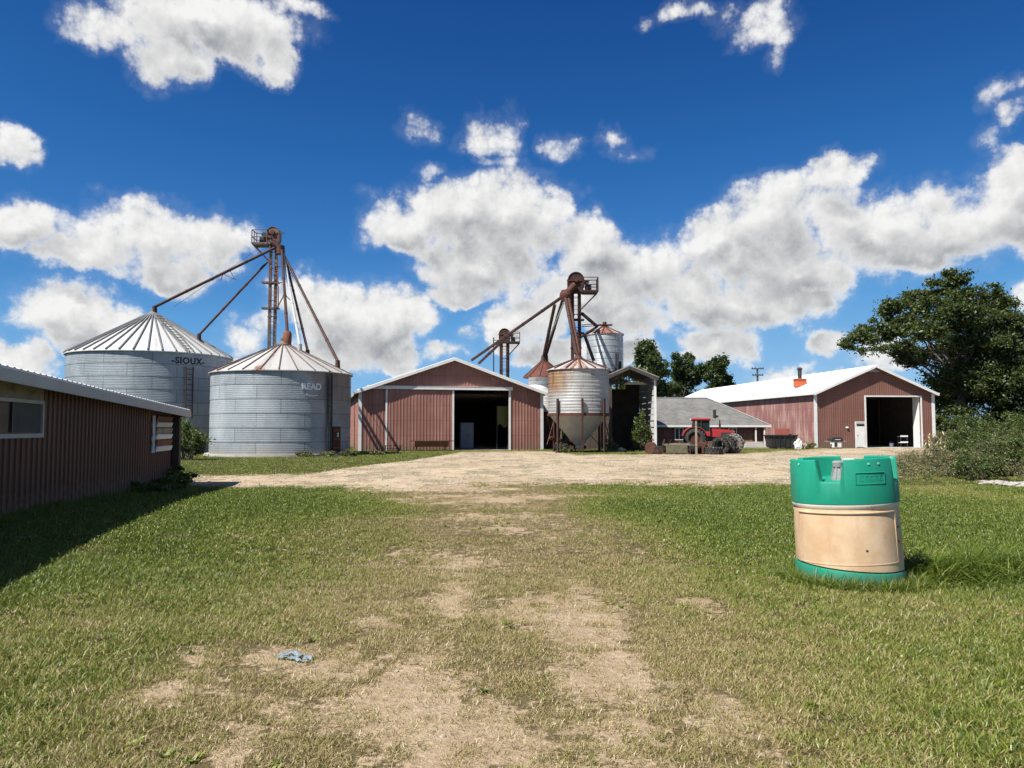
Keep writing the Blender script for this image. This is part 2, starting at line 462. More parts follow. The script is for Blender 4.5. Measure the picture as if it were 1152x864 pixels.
def mat_binroof(name, rust, base=(0.66, 0.66, 0.64), base2=(0.55, 0.55, 0.53), nseg=30, metal=0.35, cover=0.5):
    m, nt = newmat(name)
    o = nt.obj()
    x, y, z = nt.sep(o)
    ang = nt.math('ARCTAN2', y, x)
    seg = nt.math('FLOOR', nt.math('MULTIPLY', nt.math('ADD', ang, math.pi), nseg / (2 * math.pi)))
    wn = nt.node('ShaderNodeTexWhiteNoise', noise_dimensions='1D'); nt.set(wn.inputs['W'], seg)
    col = nt.mix(wn.outputs[0], base, base2)
    rad = nt.vmath('LENGTH', nt.comb(x, y, 0.0))
    rn = nt.noise(nt.comb(nt.math('MULTIPLY', ang, 9.0), nt.math('MULTIPLY', rad, 0.55), seg), 1.0, 6, 0.65)
    k = nt.math('ADD', rn, nt.math('MULTIPLY', nt.math('SUBTRACT', wn.outputs[0], 0.5), 0.35))
    rm = nt.ramp(k, 0.95 - rust * 0.6, 1.05 - rust * 0.6)
    rc = nt.mix(nt.ramp(nt.noise(o, 2.5, 5, 0.6), 0.4, 0.65), (0.17, 0.065, 0.04), (0.27, 0.13, 0.08))
    col = nt.mix(rm, col, rc)
    st = nt.noise(nt.comb(nt.math('MULTIPLY', ang, 14.0), nt.math('MULTIPLY', rad, 0.3), 1.0), 1.0, 5, 0.6)
    col = nt.mix(nt.math('MULTIPLY', nt.ramp(st, 0.5, 0.75), 0.35), col, (0.26, 0.24, 0.22))
    setp(nt, col, 0.5, nt.math('MULTIPLY', nt.math('SUBTRACT', 1.0, rm), metal), None, 0.4)
    return m

def mat_leaf(name, dark, light, warm, trans=0.35):
    m, nt = newmat(name)
    a = nt.node('ShaderNodeAttribute', attribute_name='tint')
    f = a.outputs['Fac']
    col = nt.mix(nt.ramp(f, 0.0, 0.75), dark, light)
    col = nt.mix(nt.ramp(f, 0.80, 1.0), col, warm)
    d = nt.node('ShaderNodeBsdfDiffuse'); nt.set(d.inputs[0], col)
    t = nt.node('ShaderNodeBsdfTranslucent'); nt.set(t.inputs[0], nt.mix(0.35, col, (0.20, 0.26, 0.03)))
    g = nt.node('ShaderNodeBsdfGlossy'); g.inputs['Roughness'].default_value = 0.5; g.inputs[0].default_value = (0.8, 0.85, 0.9, 1)
    mx = nt.node('ShaderNodeMixShader'); mx.inputs[0].default_value = trans
    nt.lnk(d.outputs[0], mx.inputs[1]); nt.lnk(t.outputs[0], mx.inputs[2])
    m2 = nt.node('ShaderNodeMixShader'); m2.inputs[0].default_value = 0.035
    nt.lnk(mx.outputs[0], m2.inputs[1]); nt.lnk(g.outputs[0], m2.inputs[2])
    nt.lnk(m2.outputs[0], nt.out.inputs[0])
    return m
M['leaf_big'] = mat_leaf('locust_leaves', (0.034, 0.050, 0.012), (0.074, 0.098, 0.022), (0.14, 0.135, 0.04))
M['leaf_far'] = mat_leaf('oak_leaves', (0.028, 0.048, 0.014), (0.055, 0.085, 0.022), (0.09, 0.10, 0.035))
M['leaf_shrub'] = mat_leaf('shrub_leaves', (0.048, 0.074, 0.015), (0.105, 0.138, 0.030), (0.20, 0.16, 0.075))
M['leaf_weed'] = mat_leaf('weed_leaves', (0.055, 0.068, 0.022), (0.12, 0.125, 0.048), (0.27, 0.19, 0.11))
M['leaf_straw'] = mat_leaf('straw_leaves', (0.30, 0.23, 0.10), (0.44, 0.35, 0.17), (0.5, 0.42, 0.25))
M['bark'] = mat_wear('bark', (0.075, 0.06, 0.048), (0.11, 0.09, 0.072), 3.0, 0.9, c3=(0.04, 0.033, 0.028), wear=(0.5, 0.7), bump=0.5)
# ------------------------------------------------------------------ light and sky
SUN_AZ, SUN_EL = R(51), R(54)      # azimuth measured left of straight-behind the camera
LDIR = Vector((math.sin(SUN_AZ) * math.cos(SUN_EL), math.cos(SUN_AZ) * math.cos(SUN_EL), -math.sin(SUN_EL)))
sl = bpy.data.lights.new('sun', 'SUN'); sl.energy = 5.0; sl.angle = R(0.53); sl.color = (1.0, 0.955, 0.88)
so = bpy.data.objects.new('sun', sl); COL.objects.link(so)
so.rotation_euler = LDIR.to_track_quat('-Z', 'Y').to_euler(); so.location = (-40, -30, 60)

# clouds: (px, py, rx, ry, weight) ellipses measured once on the photograph, turned into directions of the sky
CLOUDS = [
    (150, 22, 80, 38, .8), (235, 12, 120, 38, .9), (190, 70, 46, 46), (270, 48, 56, 36), (310, 68, 26, 26), (335, 5, 50, 22, .5),
    (14, 160, 42, 26, .7), (30, 250, 62, 36), (105, 280, 44, 30), (170, 262, 78, 42), (235, 268, 66, 42), (205, 300, 80, 26), (70, 285, 50, 20),
    (80, 352, 68, 40), (130, 360, 40, 24), (28, 402, 50, 24), (110, 388, 40, 16),
    (472, 140, 38, 30, .18), (553, 144, 42, 34, .72), (490, 185, 30, 16, .25), (630, 160, 28, 24, .38), (688, 150, 32, 19, .34),
    (455, 252, 54, 36), (510, 240, 60, 44), (575, 248, 76, 56), (545, 298, 84, 46), (615, 230, 34, 26), (520, 335, 50, 16),
    (660, 275, 44, 42), (712, 312, 94, 60), (785, 332, 64, 42), (655, 330, 60, 40), (600, 362, 56, 36), (560, 372, 30, 26), (700, 362, 60, 26),
    (360, 352, 62, 38), (425, 364, 64, 40), (465, 358, 34, 22), (390, 395, 90, 26), (280, 375, 50, 28, .35), (450, 405, 40, 14), (528, 383, 16, 12, .5),
    (800, 260, 44, 32), (870, 250, 78, 52), (940, 260, 60, 46), (890, 302, 124, 42), (940, 205, 40, 26), (938, 190, 20, 24, .6), (830, 290, 60, 34),
    (1000, 262, 66, 46), (1070, 245, 84, 54), (1125, 225, 62, 60), (1150, 180, 40, 24), (1020, 290, 80, 24), (1190, 230, 80, 70),
    (1138, 105, 44, 32, .25), (1150, 128, 28, 20, .5),
    (845, 16, 60, 38, .55), (862, 52, 26, 30, .25), (775, 8, 44, 20, .3), (730, 14, 20, 16, .15),
    (850, 345, 90, 36), (805, 384, 54, 24), (890, 345, 60, 22), (880, 412, 50, 14, .6), (940, 388, 38, 18, .7), (1000, 398, 50, 18, .5), (640, 398, 60, 20),
    (1080, 400, 40, 10, .5), (600, 405, 50, 12, .5), (500, 400, 40, 12, .5), (330, 415, 60, 12, .6), (240, 392, 40, 14, .4), (760, 400, 30, 8, .4), (20, 430, 60, 14, .5), (700, 160, 60, 20, -.1), (560, 180, 40, 20, .1), (420, 215, 40, 16, 0),
    (1145, 330, 36, 30, .5), (1110, 150, 40, 24, .2), (690, 400, 60, 16), (930, 425, 60, 10),
]
def dirpolar(px, py):
    d = ray(px, py).normalized()
    return math.atan2(d.x, d.y), math.asin(d.z)

def build_world():
    w = bpy.data.worlds.new('World'); S.world = w; w.use_nodes = True
    nt = NT(w.node_tree); nt.n.clear()
    out = nt.node('ShaderNodeOutputWorld'); bg = nt.node('ShaderNodeBackground')
    nt.lnk(bg.outputs[0], out.inputs[0])
    bg.inputs[1].default_value = 0.055
    sky = nt.node('ShaderNodeTexSky', sky_type='NISHITA')
    sky.sun_disc = False; sky.sun_elevation = SUN_EL
    sky.sun_rotation = math.atan2(-LDIR.x, -LDIR.y)
    sky.altitude = 300; sky.air_density = 1.0; sky.dust_density = 0.3; sky.ozone_density = 1.6
    tc = nt.node('ShaderNodeTexCoord')
    d = nt.vmath('NORMALIZE', tc.outputs['Generated'])
    x, y, z = nt.sep(d)
    az = nt.math('ARCTAN2', x, y)
    el = nt.math('ARCSINE', nt.math('MINIMUM', nt.math('MAXIMUM', z, -1.0), 1.0))
    p = nt.comb(az, el, 0.0)
    # domain warp so the ellipses turn into billows
    wc = nt.noise(p, 8.0, 6, 0.58, out='Color')
    wp = nt.vmath('ADD', p, nt.scale(nt.vmath('SUBTRACT', wc, (0.5, 0.5, 0.5)), 0.10))
    def blobs(q):
        acc = None
        for (px, py, rx, ry, *wt) in CLOUDS:
            a, e = dirpolar(px, py)
            kx = 865.0 / (rx * math.cos(a) ** 2); ky = 865.0 / (ry * math.cos(a) * math.cos(e) ** 2)
            v = nt.vmath('MULTIPLY_ADD', q, (kx, ky, 0), (-a * kx, -e * ky, 0))
            r = nt.math('SUBTRACT', wt[0] if wt else 1.0, nt.vmath('DOT_PRODUCT', v, v))
            if acc is None: acc = r
            else:
                n = nt.node('ShaderNodeMath', operation='SMOOTH_MAX')
                nt.lnk(acc, n.inputs[0]); nt.lnk(r, n.inputs[1]); n.inputs[2].default_value = 0.35
                acc = n.outputs[0]
        # a few clouds of no fixed shape in the part of the sky the photograph does not show
        n = nt.noise(q, 3.0, 3, 0.5)
        far = nt.ramp(nt.math('ABSOLUTE', az), 0.72, 0.95)
        g = nt.math('SUBTRACT', nt.math('MULTIPLY', nt.math('SUBTRACT', n, 0.56), 9.0), nt.math('MULTIPLY', nt.math('SUBTRACT', 1.0, far), 6.0))
        acc = nt.math('MAXIMUM', acc, g)
        return nt.math('MAXIMUM', acc, -3.0)
    def billow(q):
        n1 = nt.noise(q, 14.0, 9, 0.60)
        v = nt.node('ShaderNodeTexVoronoi', feature='F1', voronoi_dimensions='2D')
        nt.set(v.inputs['Vector'], q); v.inputs['Scale'].default_value = 24.0
        v.inputs['Detail'].default_value = 4.0; v.inputs['Roughness'].default_value = 0.60
        return nt.math('ADD', nt.math('MULTIPLY', nt.math('SUBTRACT', n1, 0.5), 3.6),
                       nt.math('MULTIPLY', nt.math('SUBTRACT', 0.52, v.outputs['Distance']), 1.0))
    def off(q, dx, dy): return nt.vmath('ADD', q, (dx, dy, 0))
    U0 = blobs(wp)
    Uu = blobs(off(wp, -0.010, 0.034))
    B0 = billow(p)
    B1 = billow(off(p, -0.010, 0.012))
    B2 = billow(off(p, -0.004, 0.005))
    D = nt.math('ADD', nt.math('MULTIPLY', nt.math('MINIMUM', U0, 1.0), 1.35), nt.math('MULTIPLY', B0, 0.72))
    alpha = nt.ramp(D, -0.62, 0.50)
    wisp = nt.math('MULTIPLY', nt.ramp(D, -1.3, 0.3), 0.12)
    alpha = nt.math('MAXIMUM', alpha, wisp)
    thick = nt.ramp(nt.math('ADD', nt.math('SUBTRACT', Uu, nt.math('MAXIMUM', U0, -0.5)), nt.math('MULTIPLY', B1, 0.10)), -0.95, 0.75)
    core = nt.ramp(D, -0.1, 1.1)
    lum = nt.math('SUBTRACT', 1.08, nt.math('MULTIPLY', nt.math('MULTIPLY', thick, core), 0.70))
    relief = nt.math('ADD', nt.math('MULTIPLY', nt.math('SUBTRACT', B0, B1), 0.14), nt.math('MULTIPLY', nt.math('SUBTRACT', B0, B2), 0.06))
    lum = nt.math('ADD', lum, relief)
    lum = nt.math('MINIMUM', nt.math('MAXIMUM', lum, 0.26), 1.15)
    cc = nt.mix(nt.ramp(lum, 0.3, 1.0), (0.90, 0.95, 1.03), (1.0, 1.0, 0.995))
    cc = nt.scale(cc, nt.math('MULTIPLY', lum, CLOUD_GAIN))
    # clear-day blue: the sky's own brightness, looked up in the hues of a polarised summer sky
    cr = nt.node('ShaderNodeValToRGB')
    nt.set(cr.inputs[0], nt.math('MULTIPLY', nt.sep(sky.outputs[0])[1], 0.1))
    el_ = cr.color_ramp.elements
    el_[0].position, el_[0].color = SKY_RAMP[0][0], SKY_RAMP[0][1] + (1,)
    el_[1].position, el_[1].color = SKY_RAMP[-1][0], SKY_RAMP[-1][1] + (1,)
    for pos, c_ in SKY_RAMP[1:-1]:
        e = el_.new(pos); e.color = c_ + (1,)
    skc = nt.scale(cr.outputs[0], 10.0)
    res = nt.mix(nt.math('MULTIPLY', alpha, nt.ramp(el, -0.02, 0.03)), skc, cc)
    nt.lnk(res, bg.inputs[0])
CLOUD_GAIN = 8.0
SKY_RAMP = [(0.10, (.008, .050, .215)), (0.17, (.011, .074, .285)), (0.24, (.024, .135, .42)), (0.33, (.050, .21, .55)), (0.47, (.12, .36, .72)), (0.62, (.22, .48, .80)), (0.85, (.36, .60, .86))]
build_world()
S.world.cycles.sampling_method = 'MANUAL'; S.world.cycles.sample_map_resolution = 256
vs = S.view_settings
vs.view_transform = 'Standard'; vs.look = 'None'; vs.gamma = 1.0; vs.use_curve_mapping = False; vs.exposure = 0.85
S.cycles.use_denoising = True
S.cycles.max_bounces = 6; S.cycles.diffuse_bounces = 3; S.cycles.glossy_bounces = 3; S.cycles.transmission_bounces = 3; S.cycles.transparent_max_bounces = 6
S.cycles.sample_clamp_indirect = 8.0
# ------------------------------------------------------------------ ground
def blob_px(px, py, rx, ry, w=1.0):
    c = G(px, py); n = G(px, py + ry); f = G(px, py - ry)
    return (c.x, (n.y + f.y) / 2, rx / 865.0 * c.y, abs(f.y - n.y) / 2, w)
BARE = [blob_px(*b) for b in [
    (507, 690, 22, 45, .95), (480, 725, 34, 26, .75), (455, 790, 52, 52, 1.15), (525, 835, 60, 40, .85), (640, 706, 52, 30, 1.0), (600, 690, 44, 22, .8),
    (690, 750, 34, 36, 1.1), (660, 770, 44, 26, .85), (370, 752, 66, 24, .8), (318, 742, 34, 14, .95), (430, 700, 30, 14, .7), (225, 738, 44, 16, .6), (170, 770, 50, 16, .45),
    (780, 678, 32, 11, 1.0), (835, 812, 50, 30, .75), (330, 690, 40, 14, .35), (700, 820, 40, 30, .5),
    (1140, 686, 22, 10, .6), (640, 655, 20, 8, .6), (560, 600, 60, 14, .35), (500, 580, 50, 10, .4), (620, 582, 46, 10, .5), (470, 562, 60, 7, .5), (600, 560, 90, 7, .7), (860, 850, 60, 14, .5), (585, 640, 26, 12, .5), (360, 800, 60, 20, .4)]]

def yard_edge(x, y):
    """signed amount inside the gravel yard (metres, roughly)"""
    x = np.asarray(x, float); y = np.asarray(y, float)
    n = (fbm(x, y, 0.28, 4, 21) - 0.5)
    near = y - (20.0 + 1.5 * sstep(-3, 3, x) - 0.8 * sstep(3, 8, x)) + n * 7.0
    top = np.interp(x, [-60, -16, -7.0, -5.0, -3.3, 2.5, 4.0, 8.0, 14.0, 24.0, 40.0], [25.5, 25.5, 26.5, 36, 50.3, 52.5, 46, 44.5, 47, 60.0, 62.5])
    far = (top - y) + n * 5.0
    right = np.interp(y, [15, 19, 28, 38, 50, 62, 80], [5.5, 6.8, 13.2, 19.5, 27.5, 37, 38]) - x + n * 3.0
    left = x + 45
    return np.minimum(np.minimum(near, far), np.minimum(right, left))

def cover(x, y):
    """bare 0..1, lush 0..1 (green against straw), dens 0..1"""
    x = np.asarray(x, float); y = np.asarray(y, float)
    b = np.zeros_like(x)
    for cx, cy, rx, ry, w in BARE:
        r2 = ((x - cx) / rx) ** 2 + ((y - cy) / ry) ** 2
        b = np.maximum(b, w * np.exp(-r2 * 0.9))
    wx = x + 0.5 * (fbm(x, y, 2.2, 3, 31) - 0.5); wy = y + 0.8 * (fbm(x, y, 2.2, 3, 37) - 0.5)
    n = fbm(wx, wy, 1.5, 5, 41)
    nf = fbm(x, y, 6.0, 3, 43)
    band = np.exp(-((x + 0.25) / 1.9) ** 2) * (0.75 + 0.25 * (y < 8)) + 0.35 * np.exp(-((x + 0.2) / 3.2) ** 2)
    bare = np.minimum(b, 0.95) * 0.62 + band * 0.21 + (n - 0.5) * 1.10 + 0.03 + 0.05 * sstep(6.5, 4.0, y) * sstep(3.2, .5, np.abs(x + .3))
    inside = yard_edge(x, y)
    bare = np.maximum(bare, sstep(-2.5, 1.5, inside) * 1.1 + (nf - .5) * .7 + (n - .5) * .6)
    bare = np.clip((bare - 0.05) / 0.85, 0, 1)
    n2 = fbm(x, y, 0.55, 4, 51)
    lush = 0.88 - band * 0.78 - b * 0.25 + (n2 - 0.5) * 0.9
    lush = lush + 0.05 * sstep(6.5, 4.0, y) - 0.12 * sstep(4.2, 2.5, y) * sstep(2.0, -2.5, x)
    lush = lush + 0.25 * sstep(1.2, 3.0, x) * sstep(6, 9, y) * sstep(22, 14, y)
    lush = lush + 0.30 * sstep(-3.2, -5.0, x) * sstep(4, 7, y)
    lush = lush - 0.25 * sstep(15, 19, y) * sstep(3, -3, x) - 0.2 * sstep(5, 11, x) * sstep(9, 14, y)
    lush = np.clip(lush, 0, 1)
    fine = fbm(x, y, 4.5, 3, 71); fine2 = fbm(x, y, 13.0, 2, 73)
    dens = sstep(-0.22, 0.30, 0.50 - bare + (fine - 0.5) * 1.5 + (fine2 - 0.5) * 1.3 + 0.18 * (lush - 0.5))
    return bare, lush, dens

def axis(vals):
    out = []
    for a, b, st in vals:
        n = max(1, int(round((b - a) / st)))
        out += list(np.linspace(a, b, n, endpoint=False))
    out.append(vals[-1][1])
    return np.array(out)

def mat_ground():
    m, nt = newmat('ground_soil_and_turf')
    o = nt.obj()
    aB = nt.node('ShaderNodeAttribute', attribute_name='bare').outputs['Fac']
    aL = nt.node('ShaderNodeAttribute', attribute_name='lush').outputs['Fac']
    n1 = nt.noise(o, 3.0, 6, 0.65); n2 = nt.noise(o, 22.0, 5, 0.7); n3 = nt.noise(o, 90.0, 3, 0.6); n4 = nt.noise(o, 0.35, 5, 0.6)
    dirt = nt.mix(nt.ramp(n1, 0.3, 0.7), (0.36, 0.265, 0.17), (0.47, 0.365, 0.25))
    dirt = nt.mix(nt.ramp(n2, 0.42, 0.66), nt.mix(0.5, dirt, (0.19, 0.135, 0.085)), dirt)
    dirt = nt.mix(nt.ramp(n3, 0.62, 0.72), dirt, (0.46, 0.39, 0.30))
    turf = nt.mix(nt.ramp(nt.math('ADD', aL, nt.math('MULTIPLY', nt.math('SUBTRACT', n2, 0.5), 0.9)), 0.15, 0.75), (0.13, 0.10, 0.05), (0.038, 0.046, 0.012))
    turf = nt.mix(nt.ramp(n3, 0.4, 0.62), nt.mix(0.55, turf, (0.045, 0.04, 0.018)), turf)  # turf darkened: shade between the grass blades put into its colour
    turf = nt.mix(nt.math('MULTIPLY', nt.ramp(n4, 0.5, 0.75), 0.3), turf, (0.20, 0.16, 0.075))
    n6 = nt.noise(o, 6.5, 5, 0.65)
    k = nt.math('ADD', aB, nt.math('ADD', nt.math('MULTIPLY', nt.math('SUBTRACT', n2, 0.5), 1.0), nt.math('MULTIPLY', nt.math('SUBTRACT', n6, 0.5), 1.9)))
    col = nt.mix(nt.ramp(k, 0.36, 0.66), turf, dirt)
    h = nt.math('ADD', nt.math('MULTIPLY', n2, 1.0), nt.math('MULTIPLY', n3, 0.45))
    setp(nt, col, 0.95, 0.0, nt.bump(h, 0.8, 0.035), 0.1)
    return m

xs = axis([(-900, -200, 60), (-200, -60, 14), (-60, -22, 1.6), (-22, -9, 0.35), (-9, 9, 0.075), (9, 24, 0.35), (24, 64, 1.6), (64, 200, 14), (200, 900, 60)])
ys = axis([(-60, -4, 5), (-4, 1.5, 0.5), (1.5, 10, 0.075), (10, 24, 0.2), (24, 66, 0.6), (66, 120, 6), (120, 300, 30), (300, 2400, 200)])
X, Y = np.meshgrid(xs, ys)
nx, ny = len(xs), len(ys)
Z = TZ(X, Y)
bare_v, lush_v, _ = cover(X.ravel(), Y.ravel())
idx = np.arange(nx * ny).reshape(ny, nx)
quads = np.stack([idx[:-1, :-1], idx[:-1, 1:], idx[1:, 1:], idx[1:, :-1]], -1).reshape(-1, 4)
vv = np.stack([X.ravel(), Y.ravel(), Z.ravel()], -1)
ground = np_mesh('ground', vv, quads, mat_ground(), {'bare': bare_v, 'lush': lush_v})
ground['kind'] = 'structure'
ground.data.polygons.foreach_set('use_smooth', [True] * len(ground.data.polygons))

# gravel yard: its own sheet, ragged at the rim, 4 mm above the soil
def mat_gravel():
    m, nt = newmat('pale_gravel')
    o = nt.obj()
    n1 = nt.noise(nt.mapping(o, (1.0, 0.8, 1)), 0.30, 6, 0.65); n2 = nt.noise(nt.mapping(o, (1.0, 0.7, 1)), 1.6, 6, 0.7); n3 = nt.noise(o, 14.0, 4, 0.7); n5 = nt.noise(nt.mapping(o, (1.0, 0.45, 1)), 0.55, 7, 0.72)
    v = nt.node('ShaderNodeTexVoronoi'); nt.set(v.inputs['Vector'], o); v.inputs['Scale'].default_value = 28.0
    col = nt.mix(nt.ramp(n1, 0.35, 0.65), (0.30, 0.222, 0.135), (0.42, 0.33, 0.22))
    col = nt.mix(nt.math('MULTIPLY', nt.ramp(n2, 0.48, 0.60), 0.7), col, (0.20, 0.15, 0.09))
    col = nt.mix(nt.math('MULTIPLY', nt.ramp(n5, 0.50, 0.57), 0.88), col, (0.145, 0.12, 0.06))
    st = nt.sep(v.outputs['Color'])[0]
    col = nt.mix(nt.math('MULTIPLY', nt.ramp(st, 0.55, 0.9), 0.6), col, (0.60, 0.53, 0.43))
    col = nt.mix(nt.math('MULTIPLY', nt.ramp(n3, 0.48, 0.66), 0.55), col, (0.19, 0.14, 0.085))
    h = nt.math('ADD', n3, nt.math('MULTIPLY', v.outputs['Distance'], 0.6))
    setp(nt, col, 0.95, 0.0, nt.bump(h, 0.7, 0.03), 0.1)
    return m
gx = np.arange(-45, 40.01, 0.3); gy = np.arange(17, 63.3, 0.3)
GX, GY = np.meshgrid(gx, gy)
ins = yard_edge(GX, GY) + (fbm(GX, GY * .7, 1.1, 4, 61) - 0.5) * 9.0 > 0
cellin = ins[:-1, :-1] & ins[:-1, 1:] & ins[1:, 1:] & ins[1:, :-1]
gi = np.arange(GX.size).reshape(GX.shape)
q = np.stack([gi[:-1, :-1], gi[:-1, 1:], gi[1:, 1:], gi[1:, :-1]], -1)[cellin]
used, inv = np.unique(q.ravel(), return_inverse=True)
gv = np.stack([GX.ravel(), GY.ravel(), TZ(GX.ravel(), GY.ravel()) + 0.008], -1)[used]
yard = np_mesh('gravel_yard', gv, inv.reshape(-1, 4), mat_gravel())
yard['kind'] = 'structure'

# ------------------------------------------------------------------ grass
def mat_grass():
    m, nt = newmat('grass_blades')
    t = nt.node('ShaderNodeAttribute', attribute_type='INSTANCER', attribute_name='tint').outputs['Fac']
    b = nt.node('ShaderNodeAttribute', attribute_name='tint').outputs['Fac']
    k = nt.math('ADD', t, nt.math('MULTIPLY', nt.math('SUBTRACT', b, 0.5), 0.55))
    c1 = nt.mix(nt.ramp(k, 0.0, 0.35), (0.070, 0.108, 0.012), (0.190, 0.235, 0.032))
    c2 = nt.mix(nt.ramp(k, 0.35, 0.62), c1, (0.24, 0.215, 0.06))
    c3 = nt.mix(nt.ramp(k, 0.6, 0.95), c2, (0.36, 0.28, 0.145))
    d = nt.node('ShaderNodeBsdfDiffuse'); nt.set(d.inputs[0], c3)
    tr = nt.node('ShaderNodeBsdfTranslucent'); nt.set(tr.inputs[0], nt.mix(0.35, c3, (0.16, 0.22, 0.02)))
    g = nt.node('ShaderNodeBsdfGlossy'); g.inputs['Roughness'].default_value = 0.45
    mx = nt.node('ShaderNodeMixShader'); mx.inputs[0].default_value = 0.22
    nt.lnk(d.outputs[0], mx.inputs[1]); nt.lnk(tr.outputs[0], mx.inputs[2])
    m2 = nt.node('ShaderNodeMixShader'); m2.inputs[0].default_value = 0.04
    nt.lnk(mx.outputs[0], m2.inputs[1]); nt.lnk(g.outputs[0], m2.inputs[2])
    nt.lnk(m2.outputs[0], nt.out.inputs[0])
    return m
M['grass'] = mat_grass()

def blade_clump(name, n, spread, h0, h1, wd, lean, seg=3, seed=0):
    """n bent blades with their own root, lean and colour"""
    r = np.random.default_rng(seed)
    V = []; Q = []; T = []
    for i in range(n):
        a = r.uniform(0, 2 * math.pi); rr = spread * math.sqrt(r.uniform())
        bx, by = rr * math.cos(a), rr * math.sin(a)
        la = r.uniform(0, 2 * math.pi); L = r.uniform(h0, h1); ln = r.uniform(lean[0], lean[1])
        dx, dy = math.cos(la), math.sin(la)
        fa = la + r.uniform(-1.2, 1.2) + math.pi / 2
        wx, wy = math.cos(fa), math.sin(fa)
        tint = r.uniform()
        b = len(V)
        x, y, z = bx, by, -0.006; tilt = ln * 0.45
        for s in range(seg + 1):
            f = s / seg
            w = wd * (1 - f ** 1.6) * 0.5 * r.uniform(.9, 1.1) + 0.0003
            V.append((x - wx * w, y - wy * w, z)); V.append((x + wx * w, y + wy * w, z)); T += [tint, tint]
            x += dx * math.sin(tilt) * L / seg; y += dy * math.sin(tilt) * L / seg; z += math.cos(tilt) * L / seg
            z = max(z, 0.002)
            tilt += ln * 0.55 * 2 / seg
        for s in range(seg):
            Q.append((b + 2 * s, b + 2 * s + 1, b + 2 * s + 3, b + 2 * s + 2))
    me = bpy.data.meshes.new(name)
    me.from_pydata(V, [], Q)
    at = me.attributes.new('tint', 'FLOAT', 'POINT'); at.data.foreach_set('value', np.array(T, np.float32))
    me.materials.append(M['grass'])
    return bpy.data.objects.new(name, me)

def clump_set(name, n, spec):
    c = bpy.data.collections.new(name)
    for i in range(n):
        c.objects.link(blade_clump(name, seed=100 + i, **spec))
    return c
C_SHORT = clump_set('short_clump', 8, dict(n=34, spread=0.075, h0=0.02, h1=0.06, wd=0.0042, lean=(0.4, 1.7)))
C_MED = clump_set('lawn_clump', 6, dict(n=46, spread=0.16, h0=0.018, h1=0.050, wd=0.0085, lean=(0.3, 1.5), seg=2))
C_FAR = clump_set('far_clump', 6, dict(n=50, spread=0.42, h0=0.05, h1=0.14, wd=0.024, lean=(0.2, 1.3), seg=2))
C_TALL = clump_set('tall_clump', 6, dict(n=46, spread=0.13, h0=0.16, h1=0.42, wd=0.010, lean=(0.35, 1.9), seg=5))
C_FLOP = clump_set('flop_clump', 6, dict(n=40, spread=0.12, h0=0.28, h1=0.60, wd=0.011, lean=(1.1, 2.3), seg=6))
C_BROAD = clump_set('rosette', 5, dict(n=11, spread=0.035, h0=0.035, h1=0.085, wd=0.020, lean=(0.9, 1.6), seg=4))
C_LITTER = clump_set('thatch_clump', 6, dict(n=26, spread=0.11, h0=0.02, h1=0.07, wd=0.0035, lean=(1.45, 1.75), seg=2))

